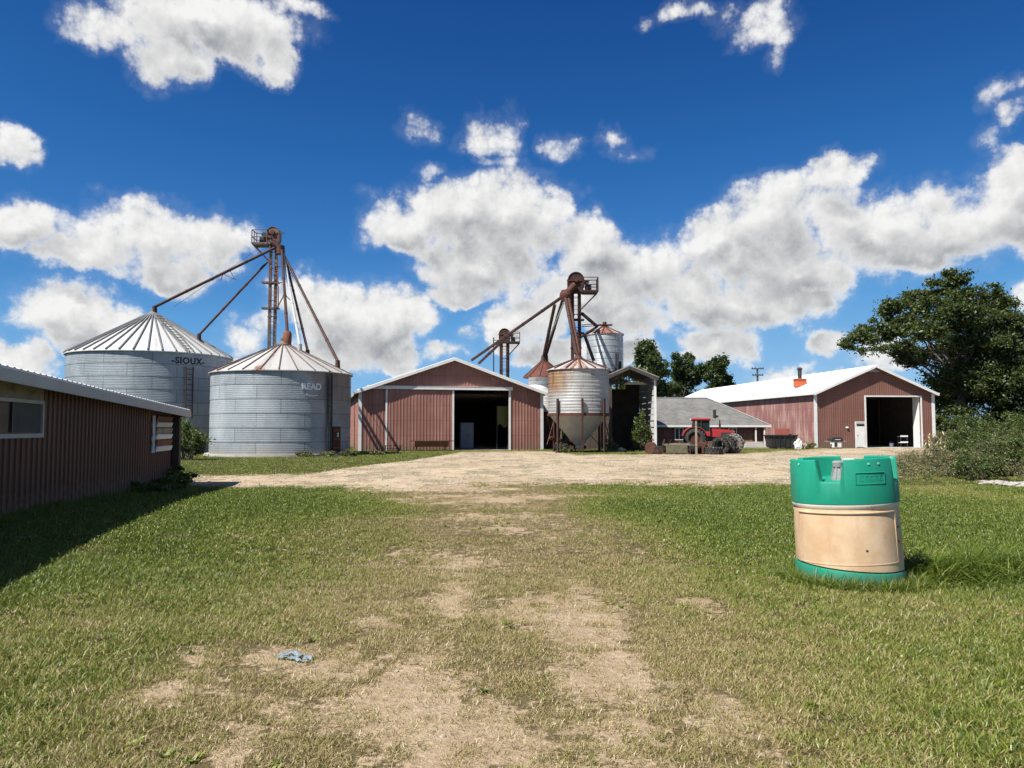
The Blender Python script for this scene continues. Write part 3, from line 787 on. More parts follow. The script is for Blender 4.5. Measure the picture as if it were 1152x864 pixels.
def pebble_set():
    c = bpy.data.collections.new('pebble_forms')
    mt = mat_wear('pebble', (.26, .22, .18), (.42, .37, .31), 30, .9)
    from mathutils import noise as mn
    for i in range(4):
        bm_ = bmesh.new(); bmesh.ops.create_icosphere(bm_, subdivisions=2, radius=.012)
        for v in bm_.verts:
            v.co *= 1 + .5 * mn.noise(v.co * 70 + Vector((i * 9, 0, 0))); v.co.z *= .6
        me = bpy.data.meshes.new('pebble_form'); bm_.to_mesh(me); bm_.free(); me.materials.append(mt)
        c.objects.link(bpy.data.objects.new('pebble_form', me))
    return c
C_PEB = pebble_set()
def scatter(name, x, y, coll, tint, scl, tilt=0.12, kind='stuff', lift=0.0, rz=None):
    n = len(x)
    me = bpy.data.meshes.new(name)
    me.vertices.add(n)
    co = np.stack([x, y, TZ(x, y) + lift], -1).astype(np.float32)
    me.vertices.foreach_set('co', co.ravel())
    rot = np.stack([RNG.normal(0, tilt, n), RNG.normal(0, tilt, n), RNG.uniform(0, 6.283, n) if rz is None else rz], -1).astype(np.float32)
    a = me.attributes.new('rot', 'FLOAT_VECTOR', 'POINT'); a.data.foreach_set('vector', rot.ravel())
    a = me.attributes.new('scl', 'FLOAT', 'POINT'); a.data.foreach_set('value', np.asarray(scl, np.float32))
    a = me.attributes.new('tint', 'FLOAT', 'POINT'); a.data.foreach_set('value', np.asarray(tint, np.float32))
    a = me.attributes.new('pick', 'INT', 'POINT'); a.data.foreach_set('value', RNG.integers(0, 1000, n).astype(np.int32))
    o = bpy.data.objects.new(name, me); COL.objects.link(o)
    g = bpy.data.node_groups.new(name, 'GeometryNodeTree')
    g.interface.new_socket('Geometry', in_out='INPUT', socket_type='NodeSocketGeometry')
    g.interface.new_socket('Geometry', in_out='OUTPUT', socket_type='NodeSocketGeometry')
    N = g.nodes; Lk = g.links
    gi_ = N.new('NodeGroupInput'); go = N.new('NodeGroupOutput')
    iop = N.new('GeometryNodeInstanceOnPoints'); ci = N.new('GeometryNodeCollectionInfo')
    ci.inputs['Collection'].default_value = coll; ci.inputs['Separate Children'].default_value = True; ci.inputs['Reset Children'].default_value = True
    def attr(nm, typ):
        a = N.new('GeometryNodeInputNamedAttribute'); a.data_type = typ; a.inputs['Name'].default_value = nm
        return a.outputs['Attribute']
    Lk.new(gi_.outputs[0], iop.inputs['Points']); Lk.new(ci.outputs[0], iop.inputs['Instance'])
    iop.inputs['Pick Instance'].default_value = True
    Lk.new(attr('pick', 'INT'), iop.inputs['Instance Index'])
    Lk.new(attr('rot', 'FLOAT_VECTOR'), iop.inputs['Rotation'])
    Lk.new(attr('scl', 'FLOAT'), iop.inputs['Scale'])
    Lk.new(iop.outputs[0], go.inputs[0])
    md = o.modifiers.new('scatter', 'NODES'); md.node_group = g
    o['kind'] = kind
    return o

FOOT = []      # (test) footprints kept free of grass, filled before scatter is called
def free(x, y):
    ok = np.ones(len(x), bool)
    for f in FOOT: ok &= ~f(x, y)
    return ok
def rect_foot(A, ang, w, l, y0=0.0):
    ca, sa = math.cos(ang), math.sin(ang)
    def f(x, y):
        dx, dy = x - A[0], y - A[1]
        u = dx * ca + dy * sa; v = -dx * sa + dy * ca
        return (u > 0) & (u < w) & (v > y0) & (v < l)
    return f
def circ_foot(c, r):
    return lambda x, y: (x - c[0]) ** 2 + (y - c[1]) ** 2 < r * r

def grow():
    def field(n, x0, x1, y0, y1):
        return RNG.uniform(x0, x1, n), RNG.uniform(y0, y1, n)
    X_, Y_, S_, T_, C_ = [], [], [], [], []
    # close lawn
    x, y = field(96000, -10.4, 10.4, 1.2, 8.6)
    keep = np.abs(x) < 0.75 * y + 4.0; x, y = x[keep], y[keep]
    b, l, d = cover(x, y)
    k = (RNG.uniform(size=len(x)) < d * 0.98 + 0.03) & free(x, y); x, y, l, b = x[k], y[k], l[k], b[k]
    tint = np.clip(1.0 - l * 0.92 + RNG.normal(0, 0.25, len(x)) + 0.02, 0, 1)
    scatter('grass', x, y, C_SHORT, tint, RNG.uniform(0.5, 1.45, len(x)) * (0.75 + 0.45 * l))
    # dead blades lying on the bare soil
    x, y = field(16000, -5, 5, 1.5, 9.5)
    keep = np.abs(x) < 0.75 * y + 1.6; x, y = x[keep], y[keep]
    b, l, d = cover(x, y)
    k = (RNG.uniform(size=len(x)) < 0.25 + 0.45 * (1 - l) - 0.50 * b) & free(x, y); x, y, l = x[k], y[k], l[k]
    scatter('dead_grass', x, y, C_LITTER, np.clip(RNG.normal(0.82, 0.15, len(x)), 0.3, 1), RNG.uniform(0.6, 1.3, len(x)), tilt=0.05, lift=0.004)
    # broad-leaved weeds in the lawn
    x, y = field(4200, -7, 9, 1.8, 14)
    b, l, d = cover(x, y)
    k = (RNG.uniform(size=len(x)) < 0.15 + 0.5 * l) & (b < .6) & free(x, y) & (fbm(x, y, .8, 3, 15) > .48); x, y = x[k], y[k]
    scatter('lawn_weeds', x, y, C_BROAD, np.clip(RNG.normal(.2, .12, len(x)), 0, .6), RNG.uniform(.45, 1.15, len(x)))
    # coarser tufts standing above the mown lawn, in patches
    x, y = field(9000, -9, 12, 2.2, 19)
    b, l, d = cover(x, y)
    k = (RNG.uniform(size=len(x)) < .75 * sstep(.52, .68, fbm(x, y, .9, 4, 25)) + .03) & (b < .75) & free(x, y); x, y, l = x[k], y[k], l[k]
    scatter('lawn_tufts', x, y, C_TALL, np.clip(.75 - .75 * l + RNG.normal(0, .2, len(x)), 0, 1), RNG.uniform(.16, .34, len(x)), .25)
    # pebbles in the soil
    x, y = field(7000, -5, 5, 1.6, 12)
    b, l, d = cover(x, y)
    k = RNG.uniform(size=len(x)) < b * .55; x, y = x[k], y[k]
    scatter('pebbles', x, y, C_PEB, RNG.uniform(0, 1, len(x)), RNG.uniform(.25, 1.0, len(x)) ** 3 * 1.3 + .12, tilt=.6)
    # stones on the yard
    x, y = field(26000, -16, 34, 18, 52)
    k = (yard_edge(x, y) > -.8) & (RNG.uniform(size=len(x)) < .25 + .75 * (fbm(x, y, .8, 3, 19) > .5)) & free(x, y); x, y = x[k], y[k]
    scatter('yard_stones', x, y, C_PEB, RNG.uniform(0, 1, len(x)), RNG.uniform(.8, 2.2, len(x)) ** 2 * .9, tilt=.6)
    # middle
    x, y = field(64000, -17, 20, 8.3, 21)
    keep = np.abs(x) < 0.75 * y + 5; x, y = x[keep], y[keep]
    b, l, d = cover(x, y)
    k = (RNG.uniform(size=len(x)) < d + 0.03) & free(x, y); x, y, l = x[k], y[k], l[k]
    tint = np.clip(1.0 - l * 0.92 + RNG.normal(0, 0.13, len(x)), 0, 1)
    scatter('lawn_grass', x, y, C_MED, tint, RNG.uniform(0.6, 1.2, len(x)) * (0.75 + 0.4 * l))
    # far
    x, y = field(60000, -45, 60, 20.5, 66)
    keep = np.abs(x) < 0.75 * y + 3; x, y = x[keep], y[keep]
    b, l, d = cover(x, y)
    ins_ = yard_edge(x, y)
    gap = (ins_ > 0.3) & (fbm(x * 0.8, y * 0.6, 0.7, 4, 77) < 0.57 - 0.17 * np.exp(-np.maximum(ins_, 0) / 2.2))
    k = ~gap & (RNG.uniform(size=len(x)) < 0.12 + d * 0.6 + 0.35 * (ins_ < -1.0) + 0.25 * (ins_ < 1.5)) & free(x, y); x, y, l, ins_ = x[k], y[k], l[k], ins_[k]
    tint = np.clip(0.55 - 0.22 * l + 0.25 * (ins_ > -0.5) + RNG.normal(0, 0.13, len(x)), 0, 1)
    scatter('field_grass', x, y, C_FAR, tint, RNG.uniform(0.45, 1.0, len(x)) * np.where(ins_ > 0, 0.35, 0.62))
# ------------------------------------------------------------------ sheds
def gable_roof(mb, W, L, eave, peak, of, ob, oe, th=0.10, pitch=0.3, d=0.018, ridge_x=None):
    """two ribbed roof slopes with a closed underside; of / ob: overhang front and back, oe: at the eaves"""
    rx = W / 2 if ridge_x is None else ridge_x
    for sgn, run in ((-1, rx), (1, W - rx)):
        slope = (peak - eave) / run
        ex = rx + sgn * (run + oe); ez = peak - slope * (run + oe)
        Vd = Vector((ex - rx, 0, ez - peak)); ln = Vd.length; Vd.normalize()
        Nn = Vector((-Vd.z * sgn, 0, abs(Vd.x)))
        O = Vector((rx, 0, peak)) + Nn * th
        mb.sheet(O, (0, 1, 0), Vd, Nn, -of, L + ob, 0, ln, pitch, d)
        Ob = Vector((rx, 0, peak)) + Nn * 0.012
        a = Ob + Vector((0, -of, 0)); b = Ob + Vector((0, L + ob, 0))
        c = b + Vd * ln; e = a + Vd * ln
        mb.add([a, b, c, e, a + Nn * (th - .012), b + Nn * (th - .012), c + Nn * (th - .012), e + Nn * (th - .012)],
               [(0, 1, 2, 3), (0, 4, 5, 1), (1, 5, 6, 2), (2, 6, 7, 3), (3, 7, 4, 0)])

def gable_top(W, eave, peak, rx=None):
    rx = W / 2 if rx is None else rx
    return lambda u: eave + (peak - eave) * (u / rx if u < rx else (W - u) / (W - rx))

def shed_walls(t, W, L, eave, peak, front_mat, side_mat, back_mat, holes, back_holes=(), pitch=0.23, d=0.02):
    """holes: (x0, x1, top) in the front wall"""
    gt = gable_top(W, eave, peak)
    def end(y, hs, mat, outward):
        mb = MB(); ml = MB()
        N = (0, -1, 0) if outward < 0 else (0, 1, 0)
        cur = 0.0
        for (x0, x1, z0, z1) in sorted(hs):
            if x0 > cur: mb.sheet((0, y, 0), (1, 0, 0), (0, 0, 1), N, cur, x0, 0, gt, pitch, d, extra=(W / 2,))
            mb.sheet((0, y, 0), (1, 0, 0), (0, 0, 1), N, x0, x1, z1, gt, pitch, d, extra=(W / 2,))
            if z0 > 0.01: mb.sheet((0, y, 0), (1, 0, 0), (0, 0, 1), N, x0, x1, 0, z0, pitch, d)
            cur = x1
        mb.sheet((0, y, 0), (1, 0, 0), (0, 0, 1), N, cur, W, 0, gt, pitch, d, extra=(W / 2,))
        # inner lining for wall thickness; its dark colour carries the interior shade
        iy = y - outward * 0.12
        cur = 0.06
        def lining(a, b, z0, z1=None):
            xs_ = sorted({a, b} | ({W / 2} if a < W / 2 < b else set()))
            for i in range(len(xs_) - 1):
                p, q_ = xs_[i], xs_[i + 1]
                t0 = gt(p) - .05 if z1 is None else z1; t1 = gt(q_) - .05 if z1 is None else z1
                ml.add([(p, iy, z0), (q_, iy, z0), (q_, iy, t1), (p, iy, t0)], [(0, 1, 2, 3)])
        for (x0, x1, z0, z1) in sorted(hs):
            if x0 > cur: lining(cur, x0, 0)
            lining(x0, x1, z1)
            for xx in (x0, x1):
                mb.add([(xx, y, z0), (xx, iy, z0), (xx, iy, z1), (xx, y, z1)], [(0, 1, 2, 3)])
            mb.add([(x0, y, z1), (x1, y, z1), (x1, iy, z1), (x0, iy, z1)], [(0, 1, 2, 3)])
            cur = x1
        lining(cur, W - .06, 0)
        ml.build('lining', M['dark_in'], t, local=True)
        return mb.build('wall', mat, t, local=True)
    end(0, holes, front_mat, -1)
    end(L, back_holes, back_mat, 1)
    for x, nx_ in ((0, -1), (W, 1)):
        mb = MB()
        mb.sheet((x, 0, 0), (0, 1, 0), (0, 0, 1), (nx_, 0, 0), 0.0, L, 0, eave - 0.003, pitch, d)
        xi = x - nx_ * 0.12
        ml = MB(); ml.add([(xi, .125, 0), (xi, L - .125, 0), (xi, L - .125, eave - .04), (xi, .125, eave - .04)], [(0, 1, 2, 3)]); ml.build('lining', M['dark_in'], t, local=True)  # side lining in the same dark colour that stands for inside shade
        mb.build('wall', side_mat, t, local=True)

def rake_trim(W, eave, peak, of, oe, th, h=0.20, w=0.05, name_y=0.0):
    mb = MB()
    rx = W / 2
    for sgn in (-1, 1):
        slope = (peak - eave) / rx
        a = Vector((rx, -of - w / 2 - .002, peak + th - h / 2)); b = Vector((rx + sgn * (rx + oe), -of - w / 2 - .002, peak - slope * (rx + oe) + th - h / 2))
        mb.beam(a, b, w, h, up=(0, 0, 1))
    return mb

# ---- central machine shed
A1 = P(405, 470, 53.0); A1.z = 0
ANG1 = math.atan2(3.0, 12.1)
W1 = onwall(A1, ANG1, 609.5, 470)[0]
def w1(px, py): return onwall(A1, ANG1, px, py)
L1 = 22.0; E1 = w1(405, 437.5)[1] - 0.12; K1 = w1(514, 402.5)[1] - 0.12
shed1 = thing('machine_shed', 'red gabled machine shed with white door track and one half-open sliding door', 'shed', A1, ANG1)
d0 = w1(511.5, 470)[0]; d1 = w1(572.5, 470)[0]; dz = w1(540, 439)[1]
bx0 = d0 + 0.12; 
shed_walls(shed1, W1, L1, E1, K1, M['red_shed'], M['red_shed'], M['red_shed'], [(w1(440, 470)[0] + 4.0, d1, 0, dz)], [(1.7, 3.3, 0, 3.6)])
mb = MB(); gable_roof(mb, W1, L1, E1, K1, 0.42, 0.3, 0.30, 0.10)
mb.build('roof', M['white_roof'], shed1, local=True)
rake_trim(W1, E1, K1, 0.42, 0.30, 0.10, 0.21).build('fascia', M['white'], shed1, local=True)
mb = MB(); mb.box((-0.34, -0.42, E1 - 0.20), (-0.30, L1 + .3, E1 + 0.02)); mb.box((W1 + 0.30, -0.42, E1 - 0.20), (W1 + 0.34, L1 + .3, E1 + 0.02))
mb.build('gutter', M['fascia'], shed1, local=True)
for x in (0.0, W1):
    mb = MB(); s_ = -1 if x == 0 else 1
    mb.box((x - 0.11, -0.055, 0), (x + 0.11, -0.022, E1 - .02)); mb.box((x - .035 if s_ < 0 else x + .022, -0.022, 0), (x - .022 if s_ < 0 else x + .035, 0.14, E1 - .02))
    mb.build('corner_trim', M['white'], shed1, local=True)
dl0, dl1 = w1(434.5, 470)[0], w1(509.5, 470)[0]
mb = MB(); mb.sheet((0, -0.10, 0), (1, 0, 0), (0, 0, 1), (0, -1, 0), dl0, dl1, 0.06, dz - 0.02, 0.23, 0.02)
mb.box((dl0, -0.099, 0.06), (dl1, -0.062, dz - .02))
door = mb.build('sliding_door', M['red_shed'], shed1, local=True)
for x in (dl0, dl1):
    mb = MB(); mb.box((x - .06, -0.135, .06), (x + .06, -0.102, dz - .02)); mb.build('door_edge', M['white'], door, local=True)
mb = MB(); tx0, tx1 = w1(413, 436)[0], w1(576, 436)[0]
mb.box((tx0, -0.22, dz + 0.0), (tx1, -0.14, dz + 0.21)); mb.box((tx0, -0.24, dz + .21), (tx1, -0.02, dz + .235))
mb.build('door_track', M['white'], shed1, local=True)
mb = MB(); mb.box((d1 - 0.02, -0.07, 0), (d1 + 0.13, -0.022, dz)); mb.build('door_post', M['white'], shed1, local=True)
# roof frames and floor inside
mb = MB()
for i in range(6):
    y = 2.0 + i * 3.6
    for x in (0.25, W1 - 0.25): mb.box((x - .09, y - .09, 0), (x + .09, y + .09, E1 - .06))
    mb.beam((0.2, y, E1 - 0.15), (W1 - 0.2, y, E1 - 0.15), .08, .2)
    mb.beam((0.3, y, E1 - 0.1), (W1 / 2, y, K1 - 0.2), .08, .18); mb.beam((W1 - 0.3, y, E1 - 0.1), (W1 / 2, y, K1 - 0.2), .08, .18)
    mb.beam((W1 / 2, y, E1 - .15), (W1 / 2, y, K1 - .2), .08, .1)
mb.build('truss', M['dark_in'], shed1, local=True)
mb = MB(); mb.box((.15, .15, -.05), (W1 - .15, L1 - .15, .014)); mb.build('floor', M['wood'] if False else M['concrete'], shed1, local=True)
FOOT.append(rect_foot(A1, ANG1, W1, L1, -0.02))
def in1(x, y, z=0):
    c, s_ = math.cos(ANG1), math.sin(ANG1)
    return Vector((A1.x + x * c - y * s_, A1.y + x * s_ + y * c, z))
# things inside the doorway
cab = thing('steel_cabinet', 'blue grey steel cabinet standing inside the dark shed doorway', 'cabinet', in1(8.1, 3.2), ANG1)
mb = MB(); mb.box((-.5, 0, .06), (.5, .6, 2.0)); mb.build('body', M['bluegrey'], cab, local=True, bevel=.015)
for x in (-.245, .245):
    mb = MB(); mb.box((x - .235, -.025, .12), (x + .235, -.003, 1.94)); dd = mb.build('door', M['bluegrey'], cab, local=True, bevel=.006)
    mb = MB(); mb.box((x * .3 - .012, -.05, .95), (x * .3 + .012, -.027, 1.15)); mb.build('handle', M['steel_dark'], dd, local=True)
mb = MB(); mb.box((-.48, .02, 0.014), (.48, .58, .058)); mb.build('plinth', M['steel_dark'], cab, local=True)
tarp = thing('hanging_tarp', 'olive green tarp hanging just inside the right side of the shed doorway', 'tarp', in1(d1 - .25, 1.0, 0), ANG1)
mb = MB()
mb.sheet((-.35, 0, 0), (1, 0, 0), (0, 0, 1), (0, -1, 0), 0, .75, lambda u: 1.75 + .15 * math.sin(u * 9), 3.15, 0.19, 0.05)
mb.sheet((-.35, .03, 0), (1, 0, 0), (0, 0, 1), (0, -1, 0), 0, .75, lambda u: 1.75 + .15 * math.sin(u * 9), 3.15, 0.19, 0.05)
mb.cyl((-.45, .02, 3.17), (.45, .02, 3.17), .025, n=8)
mb.build('sheet', M['green_paint'], tarp, local=True, smooth=True, ang=60)
mb = MB(); mb.cyl((-.4, .02, 0.014), (-.4, .02, 3.17), .03, n=8); mb.cyl((.4, .02, 0.014), (.4, .02, 3.17), .03, n=8); mb.build('pole', M['steel_dark'], tarp, local=True)

# ---- right machine shed
A2 = P(917.5, 470, 62.0); A2.z = 0
ANG2 = R(6.0)
def w2(px, py): return onwall(A2, ANG2, px, py)
W2 = w2(1050, 470)[0]; L2 = 40.0
E2 = w2(917.5, 440.5)[1] - 0.10; K2 = w2(987.5, 411)[1] - 0.10
shed2 = thing('workshop_shed', 'brown gabled shed with white roof and wide open doorway beside white walk door', 'shed', A2, ANG2)
h0, h1, hz = w2(974, 470)[0], w2(1036, 470)[0], w2(1000, 446.5)[1]
pd0, pd1, pdz = w2(963, 490)[0], w2(972.3, 490)[0], w2(967, 475.5)[1]
shed_walls(shed2, W2, L2, E2, K2, M['brown_shed'], M['faded_shed'], M['brown_shed'], [(h0, h1, 0, hz)], pitch=0.19, d=0.018)
mb = MB(); gable_roof(mb, W2, L2, E2, K2, 0.38, 0.3, 0.30, 0.10)
mb.build('roof', M['white_roof'], shed2, local=True)
rake_trim(W2, E2, K2, 0.38, 0.30, 0.10, 0.20).build('fascia', M['white'], shed2, local=True)
mb = MB(); mb.box((-0.34, -0.38, E2 - 0.16), (-0.30, L2 + .3, E2 + 0.03)); mb.box((W2 + 0.30, -0.38, E2 - 0.16), (W2 + 0.34, L2 + .3, E2 + 0.03))
mb.build('gutter', M['white'], shed2, local=True)
for x in (0.0, W2):
    mb = MB(); s_ = -1 if x == 0 else 1
    mb.box((x - 0.13, -0.055, 0), (x + 0.13, -0.02, E2 - .02)); mb.box((x - .035 if s_ < 0 else x + .02, -0.02, 0), (x - .02 if s_ < 0 else x + .035, 0.18, E2 - .02))
    mb.build('corner_trim', M['white'], shed2, local=True)
mb = MB(); mb.box((h0 - .10, -.06, 0), (h0 + .02, -.02, hz)); mb.box((h1 - .02, -.06, 0), (h1 + .10, -.02, hz)); mb.box((h0 - .10, -.06, hz), (h1 + .10, -.02, hz + .11))
mb.build('door_frame', M['white'], shed2, local=True)
mb = MB(); mb.add([(h1 - .02, .12, .02), (h1 - .02, .9, .02), (h1 - .02, .9, hz), (h1 - .02, .12, hz), (h1 - .10, .12, .02), (h1 - .10, .9, .02), (h1 - .10, .9, hz), (h1 - .10, .12, hz)],
                  [(0, 3, 2, 1), (4, 5, 6, 7), (0, 1, 5, 4), (1, 2, 6, 5), (2, 3, 7, 6), (3, 0, 4, 7)])
mb.build('folded_door', M['white'], shed2, local=True)
mb = MB(); mb.box((pd0, -.075, .05), (pd1, -.022, pdz - .06))
wd = mb.build('walk_door', M['white'], shed2, local=True)
mb = MB(); mb.box((pd0 - .09, -.06, 0), (pd0 - .005, -.02, pdz)); mb.box((pd1 + .005, -.06, 0), (pd1 + .09, -.02, pdz)); mb.box((pd0 - .09, -.06, pdz), (pd1 + .09, -.02, pdz + .09)); mb.build('frame', M['white'], wd, local=True)
mb = MB(); mb.cyl((pd0 + .08, -.12, 1.0), (pd0 + .08, -.07, 1.0), .03, n=10); mb.build('handle', M['steel_dark'], wd, local=True)
mb = MB(); mb.box((pd0 + .02, -.085, pdz - .28), (pd1 - .02, -.078, pdz - .10)); mb.build('top_light', M['glass'], wd, local=True)
mb = MB(); vx = W2 / 2; vz = K2 - .12
mb.add([(vx - .55, -.05, vz - .32), (vx + .55, -.05, vz - .32), (vx, -.05, vz - .02), (vx - .55, -.02, vz - .32), (vx + .55, -.02, vz - .32), (vx, -.02, vz - .02)], [(0, 1, 2), (0, 3, 4, 1), (1, 4, 5, 2), (2, 5, 3, 0)])
mb.build('gable_vent', M['fascia'], shed2, local=True)
mb = MB()
for i in range(8):
    y = 2.5 + i * 4.8
    for x in (0.25, W2 - 0.25): mb.box((x - .09, y - .09, 0), (x + .09, y + .09, E2 - .06))
    mb.beam((0.2, y, E2 - 0.15), (W2 - 0.2, y, E2 - 0.15), .08, .2)
    mb.beam((0.3, y, E2 - 0.1), (W2 / 2, y, K2 - 0.2), .08, .18); mb.beam((W2 - 0.3, y, E2 - 0.1), (W2 / 2, y, K2 - 0.2), .08, .18)
mb.build('truss', M['dark_in'], shed2, local=True)
mb = MB(); mb.box((.15, .15, -.05), (W2 - .15, L2 - .15, .014)); mb.box((h0 - .3, -1.0, -.05), (h1 + .3, .15, .018)); mb.build('floor', M['concrete'], shed2, local=True)
mb = MB(); mb.box((-.06, 4.6, 0.55), (-.022, 7.3, 1.55)); mb.build('wall_patch', mat_wear('patch_panel', (0.27, 0.075, 0.06), (0.31, 0.10, 0.08), 2.0, .6), shed2, local=True)
# lamp by the door
mb = MB(); mb.lathe([(0, .0), (.09, 0), (.13, .06), (.11, .13), (0, .15)], 16, c=(pd0 - .75, -.02, 1.55)); mb.build('wall_lamp', M['white'], shed2, local=True, smooth=True)
FOOT.append(rect_foot(A2, ANG2, W2, L2, -1.1))
def in2(x, y, z=0):
    c, s_ = math.cos(ANG2), math.sin(ANG2)
    return Vector((A2.x + x * c - y * s_, A2.y + x * s_ + y * c, z))

# flue on the slope of the roof
sl2 = (K2 - E2) / (W2 / 2)
flx, fly = 1.75, 6.0
fz = E2 + sl2 * flx + 0.10
flue = thing('roof_flue', 'orange flue box with black stovepipe on the white shed roof', 'chimney', in2(flx, fly, fz), ANG2)
mb = MB(); mb.box((-.42, -.42, -.05), (.42, .42, .62)); mb.box((-.50, -.50, .62), (.50, .50, .68)); mb.build('box', M['chimney_orange'], flue, local=True)
mb = MB(); mb.cyl((0, 0, .68), (0, 0, 1.55), .17, n=16); mb.lathe([(.24, 1.5), (.24, 1.58), (.12, 1.68), (0, 1.70)], 16); mb.build('pipe', M['steel_dark'], flue, local=True, smooth=True)

# things in the open bay
def shelf_bay(x, y, w, label, mat):
    t = thing('tool_shelf', label, 'shelf', in2(x, y, .014), ANG2)
    for px_ in (0, w):
        for py_ in (0, .5):
            mb = MB(); mb.box((px_ - .03, py_ - .03, 0), (px_ + .03, py_ + .03, 2.2)); mb.build('post', M['steel_dark'], t, local=True)
    for z in (.3, .9, 1.5, 2.1):
        mb = MB(); mb.box((-.03, -.03, z), (w + .03, .53, z + .04)); mb.build('shelf', mat, t, local=True)
shelf_bay(h0 + 2.2, 6.5, 1.6, 'wide steel shelving standing in the back of the open workshed bay', M['rust_grey'])
cart = thing('shop_cart', 'pale two-tier shop cart parked at the right jamb of the workshed', 'cart', in2(h1 - .75, 1.4, .014), ANG2)
for px_ in (-.28, .28):
    for py_ in (-.2, .2):
        mb = MB(); mb.box((px_ - .025, py_ - .025, .1), (px_ + .025, py_ + .025, .85)); lg = mb.build('leg', M['steel_dark'], cart, local=True)
        mb = MB(); mb.cyl((px_ - .02, py_, .05), (px_ + .02, py_, .05), .05, n=12); mb.build('wheel', M['rubber'], lg, local=True)
for z in (.35, .85):
    mb = MB(); mb.box((-.33, -.25, z), (.33, .25, z + .04)); mb.box((-.33, -.25, z + .04), (.33, -.23, z + .12)); mb.build('tray', M['white'], cart, local=True)
bk = thing('steel_bucket', 'grey steel bucket on the workshed floor in the doorway', 'bucket', in2(h0 + 2.9, 1.2, .014), ANG2)
mb = MB(); mb.lathe([(0, 0), (.13, 0), (.17, .32), (.18, .33), (.165, .33), (.125, .02), (0, .02)], 20); mb.build('pail', M['bluegrey'], bk, local=True, smooth=True)
mb = MB(); mb.tube([(.17 * math.cos(a), 0, .30 + .2 * math.sin(a)) for a in np.linspace(0, math.pi, 9)], .008, 6); mb.build('handle', M['steel_dark'], bk, local=True)

# ---- near shed on the left, its eave towards the drive
B_far = Vector((P(195.5, 500, 21.4).x, 21.4, 0)); B_near = Vector((-7.2, 10.8, 0))
dirn = (B_far - B_near); dirn.z = 0; dirn.normalize()
ANG3 = math.atan2(dirn.y, dirn.x)
B0 = B_far - dirn * 17.0                         # near end, behind the camera's left
tilt3 = -math.atan2(0.27, 10.8)
shed3 = thing('low_shed', 'low dark red lean-to shed in shade with grey fascia along the left lawn', 'shed', (B0.x, B0.y, 0), ANG3)
L3 = 17.0
def zt3(u): return 2.10 + (L3 - u) * 0.0262     # the whole shed follows the slope of the lawn
def zb3(u): return -0.1 + (L3 - u) * 0.02
wy0, wy1 = None, None
def w3(px, py): return onwall(Vector((B0.x, B0.y, 0)), ANG3, px, py)
wn1 = w3(46.0, 470)[0]; wn0 = wn1 - 2.05
wz0 = w3(24, 490.5)[1]; wz1 = w3(47, 451)[1]
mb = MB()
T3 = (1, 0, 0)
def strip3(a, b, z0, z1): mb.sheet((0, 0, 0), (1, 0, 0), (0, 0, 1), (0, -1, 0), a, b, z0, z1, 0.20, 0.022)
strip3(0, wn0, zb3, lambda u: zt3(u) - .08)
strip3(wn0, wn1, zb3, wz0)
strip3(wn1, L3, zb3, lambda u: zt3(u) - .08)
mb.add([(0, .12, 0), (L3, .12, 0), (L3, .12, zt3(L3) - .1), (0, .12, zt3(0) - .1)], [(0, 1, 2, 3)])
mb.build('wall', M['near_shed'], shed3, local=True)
mb = MB(); mb.box((wn0, -.012, wz1), (wn1 + .06, .02, zt3(wn1) - .06))
mb.build('lintel_board', M['wood'], shed3, local=True)
D3 = 6.0
for u, nrm in ((0.0, -1), (L3, 1)):
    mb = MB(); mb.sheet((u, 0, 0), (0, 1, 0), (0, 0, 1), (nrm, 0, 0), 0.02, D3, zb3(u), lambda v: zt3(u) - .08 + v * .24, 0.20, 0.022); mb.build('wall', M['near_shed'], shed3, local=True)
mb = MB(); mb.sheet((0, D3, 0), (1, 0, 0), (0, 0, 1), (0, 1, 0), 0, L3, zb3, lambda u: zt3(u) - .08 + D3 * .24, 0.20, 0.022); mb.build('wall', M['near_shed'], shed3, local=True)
# roof: rises away from the drive
mb = MB()
oe3 = 0.36
Vv = Vector((0, 1, 0.24)).normalized()
Uu_ = Vector((1, 0, -0.0262)).normalized(); Nn = Uu_.cross(Vv).normalized()
O3 = Vector((0, 0, zt3(0) - .02)) + Vv * (-oe3)
mb.sheet(O3 + Nn * .09, Uu_, Vv, Nn, -0.3, L3 + 0.25, 0, D3 + .8, 0.22, 0.009)
a = O3 + Uu_ * -.3; b = O3 + Uu_ * (L3 + .25); c = b + Vv * (D3 + .8); e = a + Vv * (D3 + .8)
mb.add([a, b, c, e, a + Nn * .089, b + Nn * .089, c + Nn * .089, e + Nn * .089], [(0, 1, 2, 3), (0, 4, 5, 1), (1, 5, 6, 2), (2, 6, 7, 3), (3, 7, 4, 0)])
mb.build('roof', M['white_roof'], shed3, local=True)
mb = MB(); fo = O3 - Vector((0, .022, 0)); mb.beam(fo + Uu_ * -.3 + Vector((0, 0, -.035)), fo + Uu_ * (L3 + .25) + Vector((0, 0, -.035)), .04, .17)
mb.build('fascia', M['fascia'], shed3, local=True)
mb = MB(); mb.box((L3 - .30, -.20, zb3(L3)), (L3 - .06, -.03, zt3(L3) - .12)); mb.box((L3 - .34, -.30, zt3(L3) - .22), (L3 + .1, -.03, zt3(L3) - .10))
mb.build('corner_post', M['dark_in'], shed3, local=True)
win = None
mb = MB(); fw = .055
mb.box((wn0, -.05, wz0), (wn0 + fw, .03, wz1)); mb.box((wn1 - fw, -.05, wz0), (wn1, .03, wz1)); mb.box((wn0, -.052, wz0 - .03), (wn1, .03, wz0 + fw - .02)); mb.box((wn0, -.05, wz1 - fw), (wn1, .03, wz1 - .002))
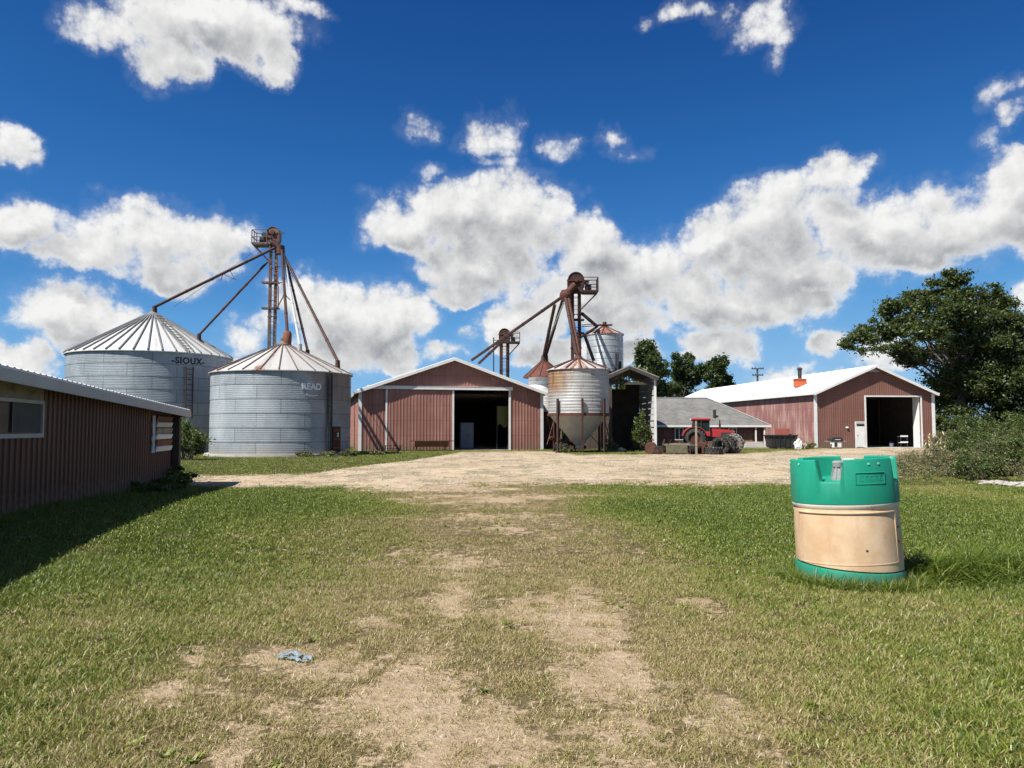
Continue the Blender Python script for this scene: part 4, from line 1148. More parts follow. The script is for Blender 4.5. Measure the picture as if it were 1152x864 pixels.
win = mb.build('window', mat_wear('grey_window_frame', (0.44, 0.43, 0.40), (0.36, 0.35, 0.33), 4, .6), shed3, local=True)
mb = MB(); mb.box((wn0 + fw, -.005, wz0 + fw - .02), (wn1 - fw, .01, wz1 - fw)); mb.build('pane', M['glass'], win, local=True)
mb = MB(); mb.box((wn1 - fw - 1.02, -.02, wz0 + fw), (wn1 - fw - .02, -.008, wz1 - fw)); mb.build('screen', mat_wear('window_screen', (0.075, 0.075, 0.07), (0.095, 0.093, 0.088), 4, .9), win, local=True)
mb = MB(); mb.box((wn1 - fw - 1.07, -.03, wz0 + fw), (wn1 - fw - 1.03, -.006, wz1 - fw)); mb.build('mullion', M['steel_dark'], win, local=True)
FOOT.append(rect_foot((B0.x, B0.y), ANG3, L3, D3, 0.0))
# striped board panel at its far end
s0, s1 = w3(168.5, 480)[0], w3(189.5, 480)[0]; sz0, sz1 = w3(178, 508.5)[1], w3(178, 468)[1]
pan = thing('louvred_board', 'battered white louvre board with rusty slats fixed at the far end of the low shed', 'louvre board', (0, 0, 0), 0)
pan.location = (B0.x, B0.y, 0); pan.rotation_euler.z = ANG3
mb = MB()
n = 9
xe = []
for i in range(n):
    z = sz0 + (sz1 - sz0) * i / (n - 1)
    xe.append((s0 + .10 * abs(math.sin(i * 2.1)) * (0.4 + random.random()), z))
for i in range(n - 1):
    (xa, za), (xb, zb) = xe[i], xe[i + 1]
    x2 = s0 + .32
    mb.add([(xa, -.06, za), (x2, -.06, za), (x2, -.06, zb), (xb, -.06, zb), (xa, -.03, za), (x2, -.03, za), (x2, -.03, zb), (xb, -.03, zb)], [(0, 1, 2, 3), (0, 3, 7, 4), (1, 5, 6, 2), (4, 7, 6, 5)] + ([(0, 4, 5, 1)] if i == 0 else []) + ([(3, 2, 6, 7)] if i == n - 2 else []))
mb.build('edge_board', mat_wear('grey_white_board', (0.42, 0.43, 0.46), (0.5, 0.5, 0.5), 4, .7, c3=(.2, .19, .19), wear=(.5, .7)), pan, local=True)
hh = (sz1 - sz0) / 6.4
for i, mt in enumerate(['white', 'rust_orange', 'white', 'wood', 'fascia', 'rust']):
    z = sz0 + i * (sz1 - sz0) / 6 + .02
    mb = MB(); mb.obox(((s0 + .30 + s1) / 2, -.085, z + hh / 2), ((s1 - s0 - .30) / 2, 0, 0), (0, .018, .012), (0, -.02, hh / 2 * .8)); mb.build('slat', M[mt], pan, local=True)
mb = MB(); mb.box((s0 + .3, -.055, sz0), (s1, -.03, sz1)); mb.build('backing', M['dark_in'], pan, local=True)
# ------------------------------------------------------------------ grain bins
def bent_text(txt, size, Rad, z, ang0, mat, name, parent, depth=0.02, spacing=1.0, slant=0.0):
    """letters wrapped round a cylinder, centred on the plan angle ang0 (reading left to right from outside)"""
    cu = bpy.data.curves.new(name, 'FONT'); cu.body = txt; cu.size = size; cu.align_x = 'CENTER'; cu.extrude = depth / 2; cu.space_character = spacing; cu.resolution_u = 3; cu.offset = size * 0.035
    tmp = bpy.data.objects.new('tmp', cu); COL.objects.link(tmp)
    dg = bpy.context.evaluated_depsgraph_get(); dg.update()
    me = bpy.data.meshes.new_from_object(tmp.evaluated_get(dg))
    bpy.data.objects.remove(tmp); bpy.data.curves.remove(cu)
    for v in me.vertices:
        x, y, d = v.co
        r = Rad + d + depth / 2 + .004
        a = ang0 + (x + slant * y) / Rad
        v.co = (r * math.cos(a), r * math.sin(a), z + y)
    me.materials.clear(); me.materials.append(mat)
    o = bpy.data.objects.new(name, me); COL.objects.link(o); o.parent = parent
    return o

def cone_roof(t, Rad, H, peak, nrib, mat, ribmat, over=0.12, cap=0.42, rib=(0.05, 0.06), name='roof'):
    mb = MB()
    slope = (peak - H) / (Rad + over)
    zt = lambda r: H + slope * (Rad + over - r)
    mb.lathe([(Rad + over, H - .05), (Rad + over, H), (cap, zt(cap)), (cap - .01, zt(cap) - .05)], nrib * 2)
    mb.lathe([(Rad - .05, H - .02), (Rad + over, H - .05)], nrib * 2)
    r_ = mb.build(name, mat, t, local=True)
    mb = MB()
    for i in range(nrib):
        a = 2 * math.pi * (i + .5) / nrib
        c, s_ = math.cos(a), math.sin(a)
        p0 = Vector((c * (Rad + over + .01), s_ * (Rad + over + .01), H + rib[1] / 2 + .002)); p1 = Vector((c * cap * .95, s_ * cap * .95, zt(cap * .95) + rib[1] / 2 + .002))
        mb.beam(p0, p1, rib[0], rib[1], up=(0, 0, 1))
    mb.build('rib', ribmat, r_, local=True)
    mb = MB(); zc = zt(cap)
    mb.lathe([(cap + .10, zc - .03), (cap + .10, zc + .06), (cap * .85, zc + .10), (cap * .55, zc + .22), (.16, zc + .26), (.16, zc + .45), (0, zc + .45)], 24)
    mb.build('cap', ribmat, r_, local=True, smooth=True)
    return r_, zt

def bin_wall(t, Rad, H, rings, mat, z0=0.0, n=96, name='wall'):
    mb = MB(); prof = []
    for i in range(rings):
        a = z0 + (H - z0) * i / rings; b = z0 + (H - z0) * (i + 1) / rings
        prof += [(Rad + .012, a), (Rad, b - .004)]
    prof.append((Rad, H))
    mb.lathe(prof, n)
    return mb.build(name, mat, t, local=True, smooth=True, ang=50)

def ladder(mb, p0, p1, w, side, step=0.3, r=.025):
    p0 = Vector(p0); p1 = Vector(p1); sd = Vector(side).normalized() * w / 2
    mb.beam(p0 - sd, p1 - sd, r * 2, r * 2); mb.beam(p0 + sd, p1 + sd, r * 2, r * 2)
    n = max(2, int((p1 - p0).length / step))
    for i in range(n):
        q = p0 + (p1 - p0) * ((i + .5) / n)
        mb.beam(q - sd, q + sd, r * 1.2, r * 1.2)

GALV = (0.29, 0.33, 0.355)
RUSTY_SEAM = mat_wear('weathered_roof_rib', (0.20, 0.18, 0.165), (0.14, 0.11, 0.09), 2.0, 0.5, 0.2, c3=(0.11, 0.05, 0.035), wear=(0.5, 0.7))
CLEAN_SEAM = mat_wear('galvanised_roof_rib', (0.24, 0.24, 0.24), (0.18, 0.18, 0.18), 2.0, 0.5, 0.2, c3=(0.28, 0.26, 0.24), wear=(0.6, 0.8))

# large bin
cL = P(169, 470, 52.0); cL.z = 0; RL = 5.08
HL = P(80, 402, 52).z; KL = P(169, 346, 52).z - .30
binL = thing('grain_bin', 'largest galvanized grain bin with clean ribbed roof standing behind the low red shed', 'grain bin', cL)
bin_wall(binL, RL, HL, 8, mat_bin('galvanised_large_bin', RL, HL / 8, 2.85, GALV, (0.24, 0.275, 0.30), 0.05))
rL, ztL = cone_roof(binL, RL, HL, KL, 40, mat_binroof('large_bin_roof', 0.12, nseg=40), CLEAN_SEAM, rib=(.07, .10))
bent_text('-SIOUX-', 0.56, RL, HL - .72, bin_angle(cL, RL, 211.5), M['black_letter'], 'lettering', binL, spacing=1.1)
aLd = bin_angle(cL, RL, 211.0)
mb = MB(); e = Vector((math.cos(aLd), math.sin(aLd), 0)); tn = Vector((-e.y, e.x, 0))
ladder(mb, e * (RL + .16) + Vector((0, 0, 2.2)), e * (RL + .16) + Vector((0, 0, HL - .9)), .45, tn, .3, .03)
mb.build('ladder', M['rust_pipe'], binL, local=True)
mb = MB(); ladder(mb, e * (RL + .1) + Vector((0, 0, ztL(RL + .1) + .14)), e * .7 + Vector((0, 0, ztL(.7) + .16)), .5, tn, .4, .03)
mb.build('roof_ladder', CLEAN_SEAM, binL, local=True)
mb = MB(); mb.lathe([(RL + .25, -.1), (RL + .25, .14), (RL - .2, .15)], 64); mb.build('footing', M['concrete'], binL, local=True)
FOOT.append(circ_foot(cL, RL + .2))

# smaller bin in front of it
cR = P(317, 470, 46.0); cR.z = 0; RR = 4.02
HR = P(240, 421.5, 46).z; KR = P(319, 380.5, 46).z - .25
binR = thing('grain_bin', 'galvanized grain bin with rust streaked roof beside the central red shed', 'grain bin', cR)
bin_wall(binR, RR, HR, 6, mat_bin('galvanised_small_bin', RR, HR / 6, 2.6, (0.31, 0.345, 0.365), (0.245, 0.275, 0.295), 0.10, rust_side=(R(-20), R(40), 0.5, 4.2, .6)))
rR, ztR = cone_roof(binR, RR, HR, KR, 26, mat_binroof('small_bin_roof', 0.54, (0.60, 0.59, 0.56), (0.44, 0.42, 0.39), nseg=26), RUSTY_SEAM)
aT = bin_angle(cR, RR, 350.5)
bent_text('READ', 0.50, RR, HR - 1.05, aT, M['white_letter'], 'lettering', binR, spacing=0.92)
mb = MB()
for i in range(9):
    a0 = aT + (-.32 + .08 * i) / RR
    r = RR + .014; z = HR - 1.36 - .05 * math.sin(i / 8 * math.pi)
    mb.obox((r * math.cos(a0), r * math.sin(a0), z), (-math.sin(a0) * .042, math.cos(a0) * .042, 0), (math.cos(a0) * .006, math.sin(a0) * .006, 0), (0, 0, .022))
mb.build('emblem', M['white_letter'], binR, local=True)
aLr = bin_angle(cR, RR, 369.5)
mb = MB(); e = Vector((math.cos(aLr), math.sin(aLr), 0)); tn = Vector((-e.y, e.x, 0))
for k in (-.13, .13):
    mb.cyl(e * (RR + .12) + tn * k + Vector((0, 0, .2)), e * (RR + .12) + tn * k + Vector((0, 0, HR - .1)), .055, n=8)
for i in range(14): mb.beam(e * (RR + .12) + tn * -.13 + Vector((0, 0, .5 + i * .33)), e * (RR + .12) + tn * .13 + Vector((0, 0, .5 + i * .33)), .03, .03)
mb.build('ladder', M['steel_dark'], binR, local=True)
# bin door with frame
aD = bin_angle(cR, RR, 378.0)
e = Vector((math.cos(aD), math.sin(aD), 0)); tn = Vector((-e.y, e.x, 0))
mb = MB(); mb.obox(e * (RR + .05) + Vector((0, 0, .95)), tn * .34, e * .05, (0, 0, .72))
bd = mb.build('door', M['rust'], binR, local=True, bevel=.02)
for z in (.45, .95, 1.45):
    mb = MB(); mb.obox(e * (RR + .115) + Vector((0, 0, z)), tn * .30, e * .012, (0, 0, .05)); mb.build('batten', M['rust_orange'], bd, local=True)
mb = MB(); mb.obox(e * (RR + .12) + tn * .05 + Vector((0, 0, 1.2)), tn * .05, e * .015, (0, 0, .12)); mb.build('latch', M['white'], bd, local=True)
mb = MB(); mb.lathe([(RR + .3, -.1), (RR + .3, .13), (RR - .2, .14)], 64); mb.build('footing', M['concrete'], binR, local=True)
FOOT.append(circ_foot(cR, RR + .25))
# unloading auger head beside the bin
ua = G(355.5, 511.0)
aug = thing('unload_auger', 'rusty unloading auger with motor box on a post at the foot of the small bin', 'auger', (ua.x, ua.y, 0))
mb = MB(); mb.cyl((0, 0, 0), (0, 0, .75), .06, n=10); mb.build('post', M['rust_pipe'], aug, local=True, smooth=True)
mb = MB(); mb.box((-.17, -.14, .72), (.17, .14, 1.12)); mb.box((-.2, -.16, 1.12), (.2, .16, 1.16)); mb.build('motor_box', M['rust'], aug, local=True, bevel=.015)
mb = MB(); mb.cyl((-.1, 0, 1.05), (-1.25, .35, 1.62), .05, n=10); mb.build('pipe', M['rust_pipe'], aug, local=True, smooth=True)

# ------------------------------------------------------------------ elevator legs
def rail_platform(mb, c, hx, hy, h=1.0, r=.03):
    cx, cy, cz = c
    mb.box((cx - hx, cy - hy, cz - .05), (cx + hx, cy + hy, cz))
    for sx in (-1, 1):
        for sy in (-1, 0, 1):
            mb.beam((cx + sx * hx, cy + sy * hy, cz), (cx + sx * hx, cy + sy * hy, cz + h), r * 2, r * 2)
    for z in (h * .5, h):
        for sy in (-1, 1): mb.beam((cx - hx, cy + sy * hy, cz + z), (cx + hx, cy + sy * hy, cz + z), r * 1.6, r * 1.6)
        for sx in (-1, 1): mb.beam((cx + sx * hx, cy - hy, cz + z), (cx + sx * hx, cy + hy, cz + z), r * 1.6, r * 1.6)
    mb.box((cx - hx, cy - hy - .01, cz), (cx + hx, cy - hy + .01, cz + .12))

def elevator(label, base, ztop, half, tube, head_r, mat, plat_side, head_d=0.55, braces=()):
    """bucket elevator: two trunking tubes, boot, rounded head, platform, ladder; local frame at its foot"""
    t = thing('bucket_elevator', label, 'grain elevator', base)
    zh = ztop - head_r - .75
    for s_ in (-1, 1):
        mb = MB(); mb.box((s_ * half - tube / 2, -tube / 2, .5), (s_ * half + tube / 2, tube / 2, zh))
        z = 2.5
        while z < zh - .5:
            mb.box((s_ * half - tube / 2 - .035, -tube / 2 - .035, z), (s_ * half + tube / 2 + .035, tube / 2 + .035, z + .06)); z += 2.45
        mb.build('trunk_tube', mat, t, local=True)
    mb = MB(); mb.box((-half - tube, -.4, 0), (half + tube, .4, .9)); mb.build('boot', mat, t, local=True, bevel=.03)
    mb = MB()
    a = np.linspace(0, math.pi, 13)
    top = [(head_r * math.cos(x), ztop - head_r + head_r * math.sin(x)) for x in a]
    prof = [(-half - tube * .6, zh - .15), (half + tube * .6, zh - .15), (head_r, zh + .25)] + top + [(-head_r, zh + .25)]
    n = len(prof)
    vs_ = [(x, -head_d / 2, z) for x, z in prof] + [(x, head_d / 2, z) for x, z in prof]
    mb.add(vs_, [list(range(n)), list(range(n, 2 * n))[::-1]] + [(i, (i + 1) % n, n + (i + 1) % n, n + i) for i in range(n)])
    for y in (-head_d / 2 - .02, head_d / 2 + .02):
        for (p, q) in zip(prof, prof[1:] + prof[:1]):
            mb.beam((p[0], y, p[1]), (q[0], y, q[1]), .05, .06, up=(0, 1, 0))
    hd = mb.build('head', mat, t, local=True)
    mb = MB(); mb.cyl((0, -head_d / 2 - .16, ztop - head_r), (0, -head_d / 2, ztop - head_r), .16, n=16); mb.box((-head_r - .1, -head_d / 2 - .06, ztop - head_r - .08), (head_r + .45, -head_d / 2 - .025, ztop - head_r)); mb.build('shaft', M['rust'], hd, local=True)
    mb = MB(); rail_platform(mb, (plat_side * (head_r + .45), 0, zh - .15), .55, .55, 1.05)
    for y in (-.45, .45): mb.beam((plat_side * (head_r + .95), y, zh - .2), (plat_side * half, y * .3, zh - 1.5), .06, .06)
    mb.build('platform', mat, t, local=True)
    mb = MB(); mb.box((plat_side * (head_r + .1), -.2, zh + .05), (plat_side * (head_r + .55), .2, zh + .42)); mb.cyl((plat_side * (head_r + .2), -.3, zh + .6), (plat_side * (head_r + .2), .2, zh + .6), .17, n=14); mb.build('motor', M['steel_dark'], t, local=True)
    mb = MB(); ladder(mb, (0, -tube / 2 - .18, 1.0), (0, -tube / 2 - .18, zh), .38, (1, 0, 0), .32, .02)
    z = 1.5
    while z < zh:
        mb.beam((-half, -tube / 2 - .02, z), (half, -tube / 2 - .02, z), .05, .05); z += 1.2
    mb.build('ladder', mat, t, local=True)
    return t, zh

def spout(t, p0, p1, r, mat, name='spout', boot=True, flange=3.0):
    mb = MB(); p0 = Vector(p0); p1 = Vector(p1); d = p1 - p0
    mb.cyl(p0, p1, r, n=12)
    n = int(d.length / flange)
    for i in range(1, n + 1):
        q = p0 + d * (i / (n + 1)); dn = d.normalized()
        mb.cyl(q - dn * .04, q + dn * .03, r + .018, n=12)
    if boot: mb.cyl(p1 + Vector((0, 0, .05)), p1 + Vector((0, 0, -.45)), r * 1.5, r * 1.7, n=12)
    return mb.build(name, mat, t, smooth=True)

# left leg, behind the small bin
YE = 57.0
bE = P(304.3, 470, YE); bE.z = 0
zE = P(304, 256, YE).z
hE = (307.4 - 301.3) / 2 / 865 * YE
legL, zhE = elevator('tall rusted bucket elevator with caged platform rising behind the two large grain bins', bE, zE, hE, .20, .46, M['rust_grey'], -1)
dE = P(315.5, 281, YE - .5)
mb = MB(); mb.cyl(dE + Vector((-.6, 0, .55)), dE + Vector((0, 0, .1)), .26, .24, n=14); mb.cyl(dE + Vector((0, 0, .3)), dE + Vector((0, 0, -.35)), .30, .34, n=16); mb.build('distributor', M['rust_pipe'], legL, smooth=True)
pkL = Vector((cL.x, cL.y, ztL(0.42) + .55))
pkR = Vector((cR.x + .25, cR.y, ztR(0.42) + .75))
spout(legL, P(309, 279, YE - .7), pkL + Vector((.1, 0, .05)), .10, M['rust_pipe'])
def on_cone(c, zt, px, Y, lift):
    q = P(px, 400, Y); r = math.hypot(q.x - c.x, q.y - c.y)
    return Vector((q.x, q.y, zt(r) + lift))
spout(legL, P(300.5, 295, YE - .7), on_cone(cL, ztL, 223.5, 51.6, .4), .085, M['rust_pipe'])
spout(legL, P(317, 281, YE - .6), pkR, .095, M['rust_pipe'])
mb = MB(); mb.lathe([(.20, -.9), (.26, -.5), (.26, .0), (.18, .12)], 14, c=pkR); mb.build('collar', M['rust_orange'], legL, smooth=True)
spout(legL, P(319, 286, YE - .6), on_cone(cR, ztR, 337, 45.7, .35), .085, M['fascia'])
spout(legL, P(321, 290, YE - .6), on_cone(cR, ztR, 346, 46.6, .25), .08, M['rust_pipe'])
spout(legL, P(319.5, 287, YE - .6), on_cone(cR, ztR, 380, 45.8, .42), .09, M['rust_pipe'])
mb = MB()
for (a_, b_) in [((309, 318), (317, 318)), ((309.5, 300), (316, 300)), ((312, 346), (320, 331)), ((320, 331), (327, 338)), ((311, 346), (310, 388)), ((312.5, 290), (312.5, 322)), ((313, 346), (313, 322))]:
    mb = MB(); mb.beam(P(a_[0], a_[1], YE - .6), P(b_[0], b_[1], YE - .6), .07, .07); mb.build('brace', M['rust_grey'], legL)
for z_ in (318, 347):
    q = P(304.3, z_, YE); mb = MB(); mb.box((q.x - .62, q.y - .25, q.z - .06), (q.x + .62, q.y + .25, q.z + .06)); mb.build('collar_plate', M['rust_grey'], legL)
for (ax, ay, bx, by) in [(252, 305, 248, 316), (258, 303, 264, 314), (248, 307, 266, 315)]:
    mb = MB(); mb.beam(P(ax, ay, 55.5), P(bx, by, 55.6), .05, .05); mb.build('brace', M['rust_grey'], legL)
for (a_, b_) in [((302, 272), (196, 345)), ((309, 272), (376, 404))]:
    mb = MB(); mb.cyl(P(a_[0], a_[1], YE), P(b_[0], b_[1], 50), .012, n=5); mb.build('guy_wire', M['steel_dark'], legL)

# central leg above the hopper bin
YM = 56.0
bM = P(650, 470, YM); bM.z = 0
zM = P(645, 307, YM).z
hM = (653 - 646.7) / 2 / 865 * YM
legM, zhM = elevator('rusted bucket elevator with domed head and railed platform above the hopper bin', bM + Vector((-.1, 0, 0)), zM, hM + .05, .24, .58, M['rust_pipe'], 1)
dM = P(636.5, 331, YM - .4)
mb = MB(); mb.cyl(dM + Vector((.7, 0, .7)), dM + Vector((.1, 0, .1)), .26, n=14); mb.lathe([(.0, .34), (.30, .30), (.44, .05), (.46, -.15), (.30, -.5), (0, -.5)], 20, c=dM); mb.build('distributor', M['rust'], legM, smooth=True)
cH = P(651, 470, 51.0); cH.z = 0
RH = (685 - 617) / 2 / 865 * 51.0
HH = P(620, 416.5, 51).z; KH = P(650, 399, 51).z - .2
cRu = P(612.5, 470, 60.0); cRu.z = 0
spout(legM, P(634, 333, YM - .6), P(531, 405, 66.0), .12, M['rust_pipe'], boot=False)
spout(legM, P(576, 373.5, 61.8), P(539, 408.5, 67.0), .12, M['rust_pipe'], boot=False)
spout(legM, P(624, 343, YM - .3), P(611.5, 401, 59.9), .12, M['rust_pipe'])
spout(legM, P(633.5, 336, YM - .2), P(614, 400.5, 60.1), .12, M['rust_pipe'])
spout(legM, P(634.5, 340, YM - .6), P(610.8, 398, 59.7), .05, M['fascia'], boot=False)
spout(legM, P(636, 335, YM - .6), P(649.5, 402, 51.2), .12, M['rust_pipe'])
spout(legM, P(639.5, 335, YM - .6), P(652.5, 402, 51.4), .11, M['rust'])
spout(legM, P(637.5, 335, YM - .7), P(647, 398, 51.3), .05, M['rust_pipe'], boot=False)
cB = P(681, 470, 62.0); cB.z = 0
spout(legM, P(655, 353, YM), P(671.5, 367, 61.5), .13, M['rust_pipe'], boot=False)
spout(legM, P(671, 368, 61.5), P(650, 381.5, 57.0), .10, M['rust_pipe'], boot=False)
spout(legM, P(658, 378, YM), P(668, 406, 56.0), .12, M['rust_pipe'], boot=False)
for dy_ in (0, 2):
    mb = MB(); mb.beam(P(655, 365.5 + dy_, YM), P(671, 364.5 + dy_, 61), .06, .06); mb.build('brace', M['rust_pipe'], legM)
for py in (360, 375):
    q = P(650, py, YM); mb = MB(); mb.box((q.x - .55, q.y - .25, q.z - .06), (q.x + .45, q.y + .25, q.z + .06)); mb.build('collar_plate', M['rust_pipe'], legM)
# short leg beyond the shed roof
YS = 78.0
bS = P(567.5, 470, YS); bS.z = 0
legS, zhS = elevator('small distant bucket elevator with caged platform seen over the central shed roof', bS, P(562, 370, YS).z, .33, .34, .55, M['rust_pipe'], 1)
mb = MB(); mb.cyl((bS.x - 1.1, bS.y - .3, 0), (bS.x - 1.1, bS.y - .3, P(557, 380, YS).z), .06, n=8); mb.beam((bS.x - 1.1, bS.y - .3, P(557, 383, YS).z), (bS.x, bS.y, P(557, 383, YS).z), .06, .06); mb.build('brace', M['rust_pipe'], legS)

# ------------------------------------------------------------------ hopper bin
hop = thing('hopper_bin', 'weathered grey hopper bin on rusty legs with cone bottom and rust stained left flank', 'grain bin', cH)
ZH0 = P(651, 466.5, 51).z
bin_wall(hop, RH, HH, 10, mat_bin('weathered_hopper_steel', RH, (HH - ZH0) / 10, 1.2, (0.37, 0.37, 0.36), (0.33, 0.33, 0.32), 0.12, rust_side=(R(-152), R(54), ZH0 + .7, ZH0 + 2.0, 1.0), metal=0.25, rough=.5, seam=.016, corr=.2, seamk=.6, streak=.8, stain=(.20, .16, .13)), z0=ZH0, n=72)
cone_roof(hop, RH, HH, KH, 14, mat_binroof('hopper_roof', 0.66, (0.58, 0.56, 0.53), (0.46, 0.43, 0.40), nseg=14), M['rust'], cap=.3, rib=(.09, .07))
ZT = .42
mb = MB(); mb.lathe([(RH - .02, ZH0 - .001), (.22, ZT), (.22, ZT - .15), (0, ZT - .15)], 28); mb.build('cone', mat_wear('grey_cone_steel', (0.38, 0.38, 0.375), (0.46, 0.455, 0.45), 1.5, .6, .15, c3=(.20, .14, .11), wear=(.58, .75), stretch=(1, 1, .4)), hop, local=True)
mb = MB(); mb.lathe([(RH + .03, ZH0 - .1), (RH + .09, ZH0 - .1), (RH + .09, ZH0 + .08), (RH + .03, ZH0 + .08)], 60, closed=True); mb.build('ring', M['rust'], hop, local=True)
zl = P(651, 449.5, 51).z
for a in (R(-88.5), R(-133), R(-46), R(92), R(135), R(45)):
    e = Vector((math.cos(a), math.sin(a), 0)) * (RH + .17)
    mb = MB(); mb.obox(e + Vector((0, 0, zl / 2)), Vector((-math.sin(a), math.cos(a), 0)) * .068, Vector((math.cos(a), math.sin(a), 0)) * .055, (0, 0, zl / 2)); mb.box((e.x - .16, e.y - .16, 0), (e.x + .16, e.y + .16, .035)); mb.build('leg', M['rust_pipe'], hop, local=True)
for i in range(8):
    a = 2 * math.pi * i / 8 - math.pi / 2 + .02; b = a + math.pi / 4
    if i in (1, 3, 5):
        mb = MB()
        p = Vector((math.cos(a), math.sin(a), 0)) * (RH + .1); q_ = Vector((math.cos(b), math.sin(b), 0)) * (RH + .1)
        mb.beam(p + Vector((0, 0, .5)), q_ + Vector((0, 0, ZH0 - .2)), .04, .04); mb.beam(q_ + Vector((0, 0, .5)), p + Vector((0, 0, ZH0 - .2)), .04, .04)
        mb.build('brace', M['rust'], hop, local=True)
FOOT.append(circ_foot(cH, RH - .3))
# dark stuff under it
jk = thing('old_auger', 'rusty portable auger with pale wheel lying under the hopper bin cone', 'auger', (cH.x - 1.05, cH.y + 1.2, 0), R(20))
mb = MB(); mb.cyl((-.9, 0, .95), (2.0, .5, .25), .12, n=12); mb.build('tube', M['rust'], jk, local=True, smooth=True)
for y in (-.35, .45):
    mb = MB(); mb.lathe([(.22, -.09), (.33, -.08), (.36, 0), (.33, .08), (.22, .09)], 24, c=(0, y, .36), axis='Y'); w_ = mb.build('wheel', M['rubber'], jk, local=True, smooth=True)
    mb = MB(); mb.lathe([(0, -.05), (.21, -.06), (.23, 0), (.21, .06), (0, .05)], 20, c=(0, y, .36), axis='Y'); mb.build('rim', M['rim_pale'], w_, local=True, smooth=True)
mb = MB(); mb.beam((0, -.35, .36), (0, .45, .36), .08, .08); mb.beam((0, .05, .36), (-.1, .05, .8), .08, .08); mb.build('axle', M['rust'], jk, local=True)

# ------------------------------------------------------------------ rusty-roofed feed bin behind the shed corner
RB = 1.25
HB = P(600, 424.5, 60).z; KB = P(611, 403.5, 60).z
feed = thing('feed_bin', 'small white banded feed bin with rust red cone roof behind the shed corner', 'feed bin', cRu)
def mat_bands():
    m, nt = newmat('white_banded_steel')
    o = nt.obj(); z = nt.sep(o)[2]
    f = nt.math('FRACT', nt.math('DIVIDE', z, 0.33))
    n1 = nt.noise(o, 2.0, 5, .6)
    col = nt.mix(nt.ramp(n1, .5, .75), (0.66, 0.65, 0.62), (0.40, 0.30, 0.24))
    col = nt.mix(nt.ramp(f, 0.88, 0.95), col, (0.10, 0.08, 0.075))
    setp(nt, col, .6)
    return m
zs = P(611, 464, 60).z
bin_wall(feed, RB, HB, 8, mat_bands(), z0=zs, n=40)
cone_roof(feed, RB, HB, KB, 12, mat_wear('rust_red_cone', (0.085, 0.028, 0.021), (0.125, 0.042, 0.03), 2.0, .8, c3=(.30, .18, .13), wear=(.62, .75), stretch=(1, 1, .4)), M['rust'], over=.42, cap=.22, rib=(.06, .05))
mb = MB(); mb.box((-RB + .1, -RB + .1, 0), (RB - .1, RB - .1, zs - .004)); mb.build('base', M['dark_in'], feed, local=True)
mb = MB(); mb.lathe([(RB + .01, zs - .06), (RB + .06, zs - .06), (RB + .06, zs + .03), (RB + .01, zs + .03)], 40, closed=True); mb.build('ring', M['rust'], feed, local=True)
FOOT.append(circ_foot(cRu, RB))

# ------------------------------------------------------------------ tall bin at the back
RT = 41 / 2 / 865 * 62.0
HT = P(661, 377, 62).z; KT = P(681, 365.5, 62).z - .1
tall = thing('storage_bin', 'slim high-set galvanized storage bin behind the dark open crib', 'grain bin', cB)
ZB0 = P(681, 419, 62).z
bin_wall(tall, RT, HT, 6, mat_bin('galvanised_tall_bin', RT, (HT - ZB0) / 6, 1.6, (0.40, 0.43, 0.44), (0.34, 0.37, 0.38), 0.08, metal=.5), z0=ZB0, n=48)
cone_roof(tall, RT, HT, KT, 12, mat_binroof('tall_bin_roof', 0.8, (0.45, 0.42, 0.40), (0.30, 0.24, 0.2), nseg=12), M['rust'], over=.08, cap=.25, rib=(.07, .05))
mb = MB(); mb.box((-.6, -.3, KT + .05), (.6, .3, KT + .12)); mb.build('hatch', M['rust'], tall, local=True)
mb = MB(); mb.lathe([(RT - .01, ZB0 - .001), (.2, ZB0 - 1.3), (.2, ZB0 - 1.5), (0, ZB0 - 1.5)], 32); mb.build('cone', M['rust_grey'], tall, local=True)
for a in (45, 135, 225, 315):
    e = Vector((math.cos(R(a)), math.sin(R(a)), 0)) * (RT + .08)
    mb = MB(); mb.beam(e, e + Vector((0, 0, ZB0 + .8)), .14, .12); mb.build('leg', M['rust_pipe'], tall, local=True)
e = Vector((math.cos(R(-60)), math.sin(R(-60)), 0)); mb = MB()
for k in (-.08, .08): mb.cyl(e * (RT + .1) + Vector((k, 0, ZB0 - .5)), e * (RT + .1) + Vector((k, 0, HT - 1.6)), .06, n=8)
mb.build('vent_pipe', M['steel_dark'], tall, local=True)
FOOT.append(circ_foot(cB, RT))

# ------------------------------------------------------------------ open crib
YC = 54.0
xa = P(687, 470, YC).x; xb = P(736, 470, YC).x
zk = P(708, 412.5, YC).z; zeL = P(686, 424, YC).z; zeR = P(737, 425.5, YC).z
crib = thing('open_crib', 'tall dark open-fronted crib with slatted sides and shallow gabled roof', 'crib', (xa, YC, 0))
WC = xb - xa; LC = 5.7
mb = MB(); xr = P(708, 470, YC).x - xa
for (x0, z0, x1, z1) in ((xr, zk, -.35, zeL), (xr, zk, WC + .3, zeR)):
    a = Vector((x0, -.4, z0)); b = Vector((x1, -.4, z1)); dY = Vector((0, LC + .6, 0)); up = Vector((0, 0, .09))
    mb.add([a, b, b + dY, a + dY, a + up, b + up, b + dY + up, a + dY + up], [(0, 3, 2, 1), (4, 5, 6, 7), (0, 1, 5, 4), (1, 2, 6, 5), (2, 3, 7, 6), (3, 0, 4, 7)])
mb.build('roof', mat_wear('old_grey_roofing', (0.26, 0.25, 0.24), (0.20, 0.19, 0.18), 1.5, .8, c3=(.15, .09, .065), wear=(.55, .7)), crib, local=True)
mb = MB()
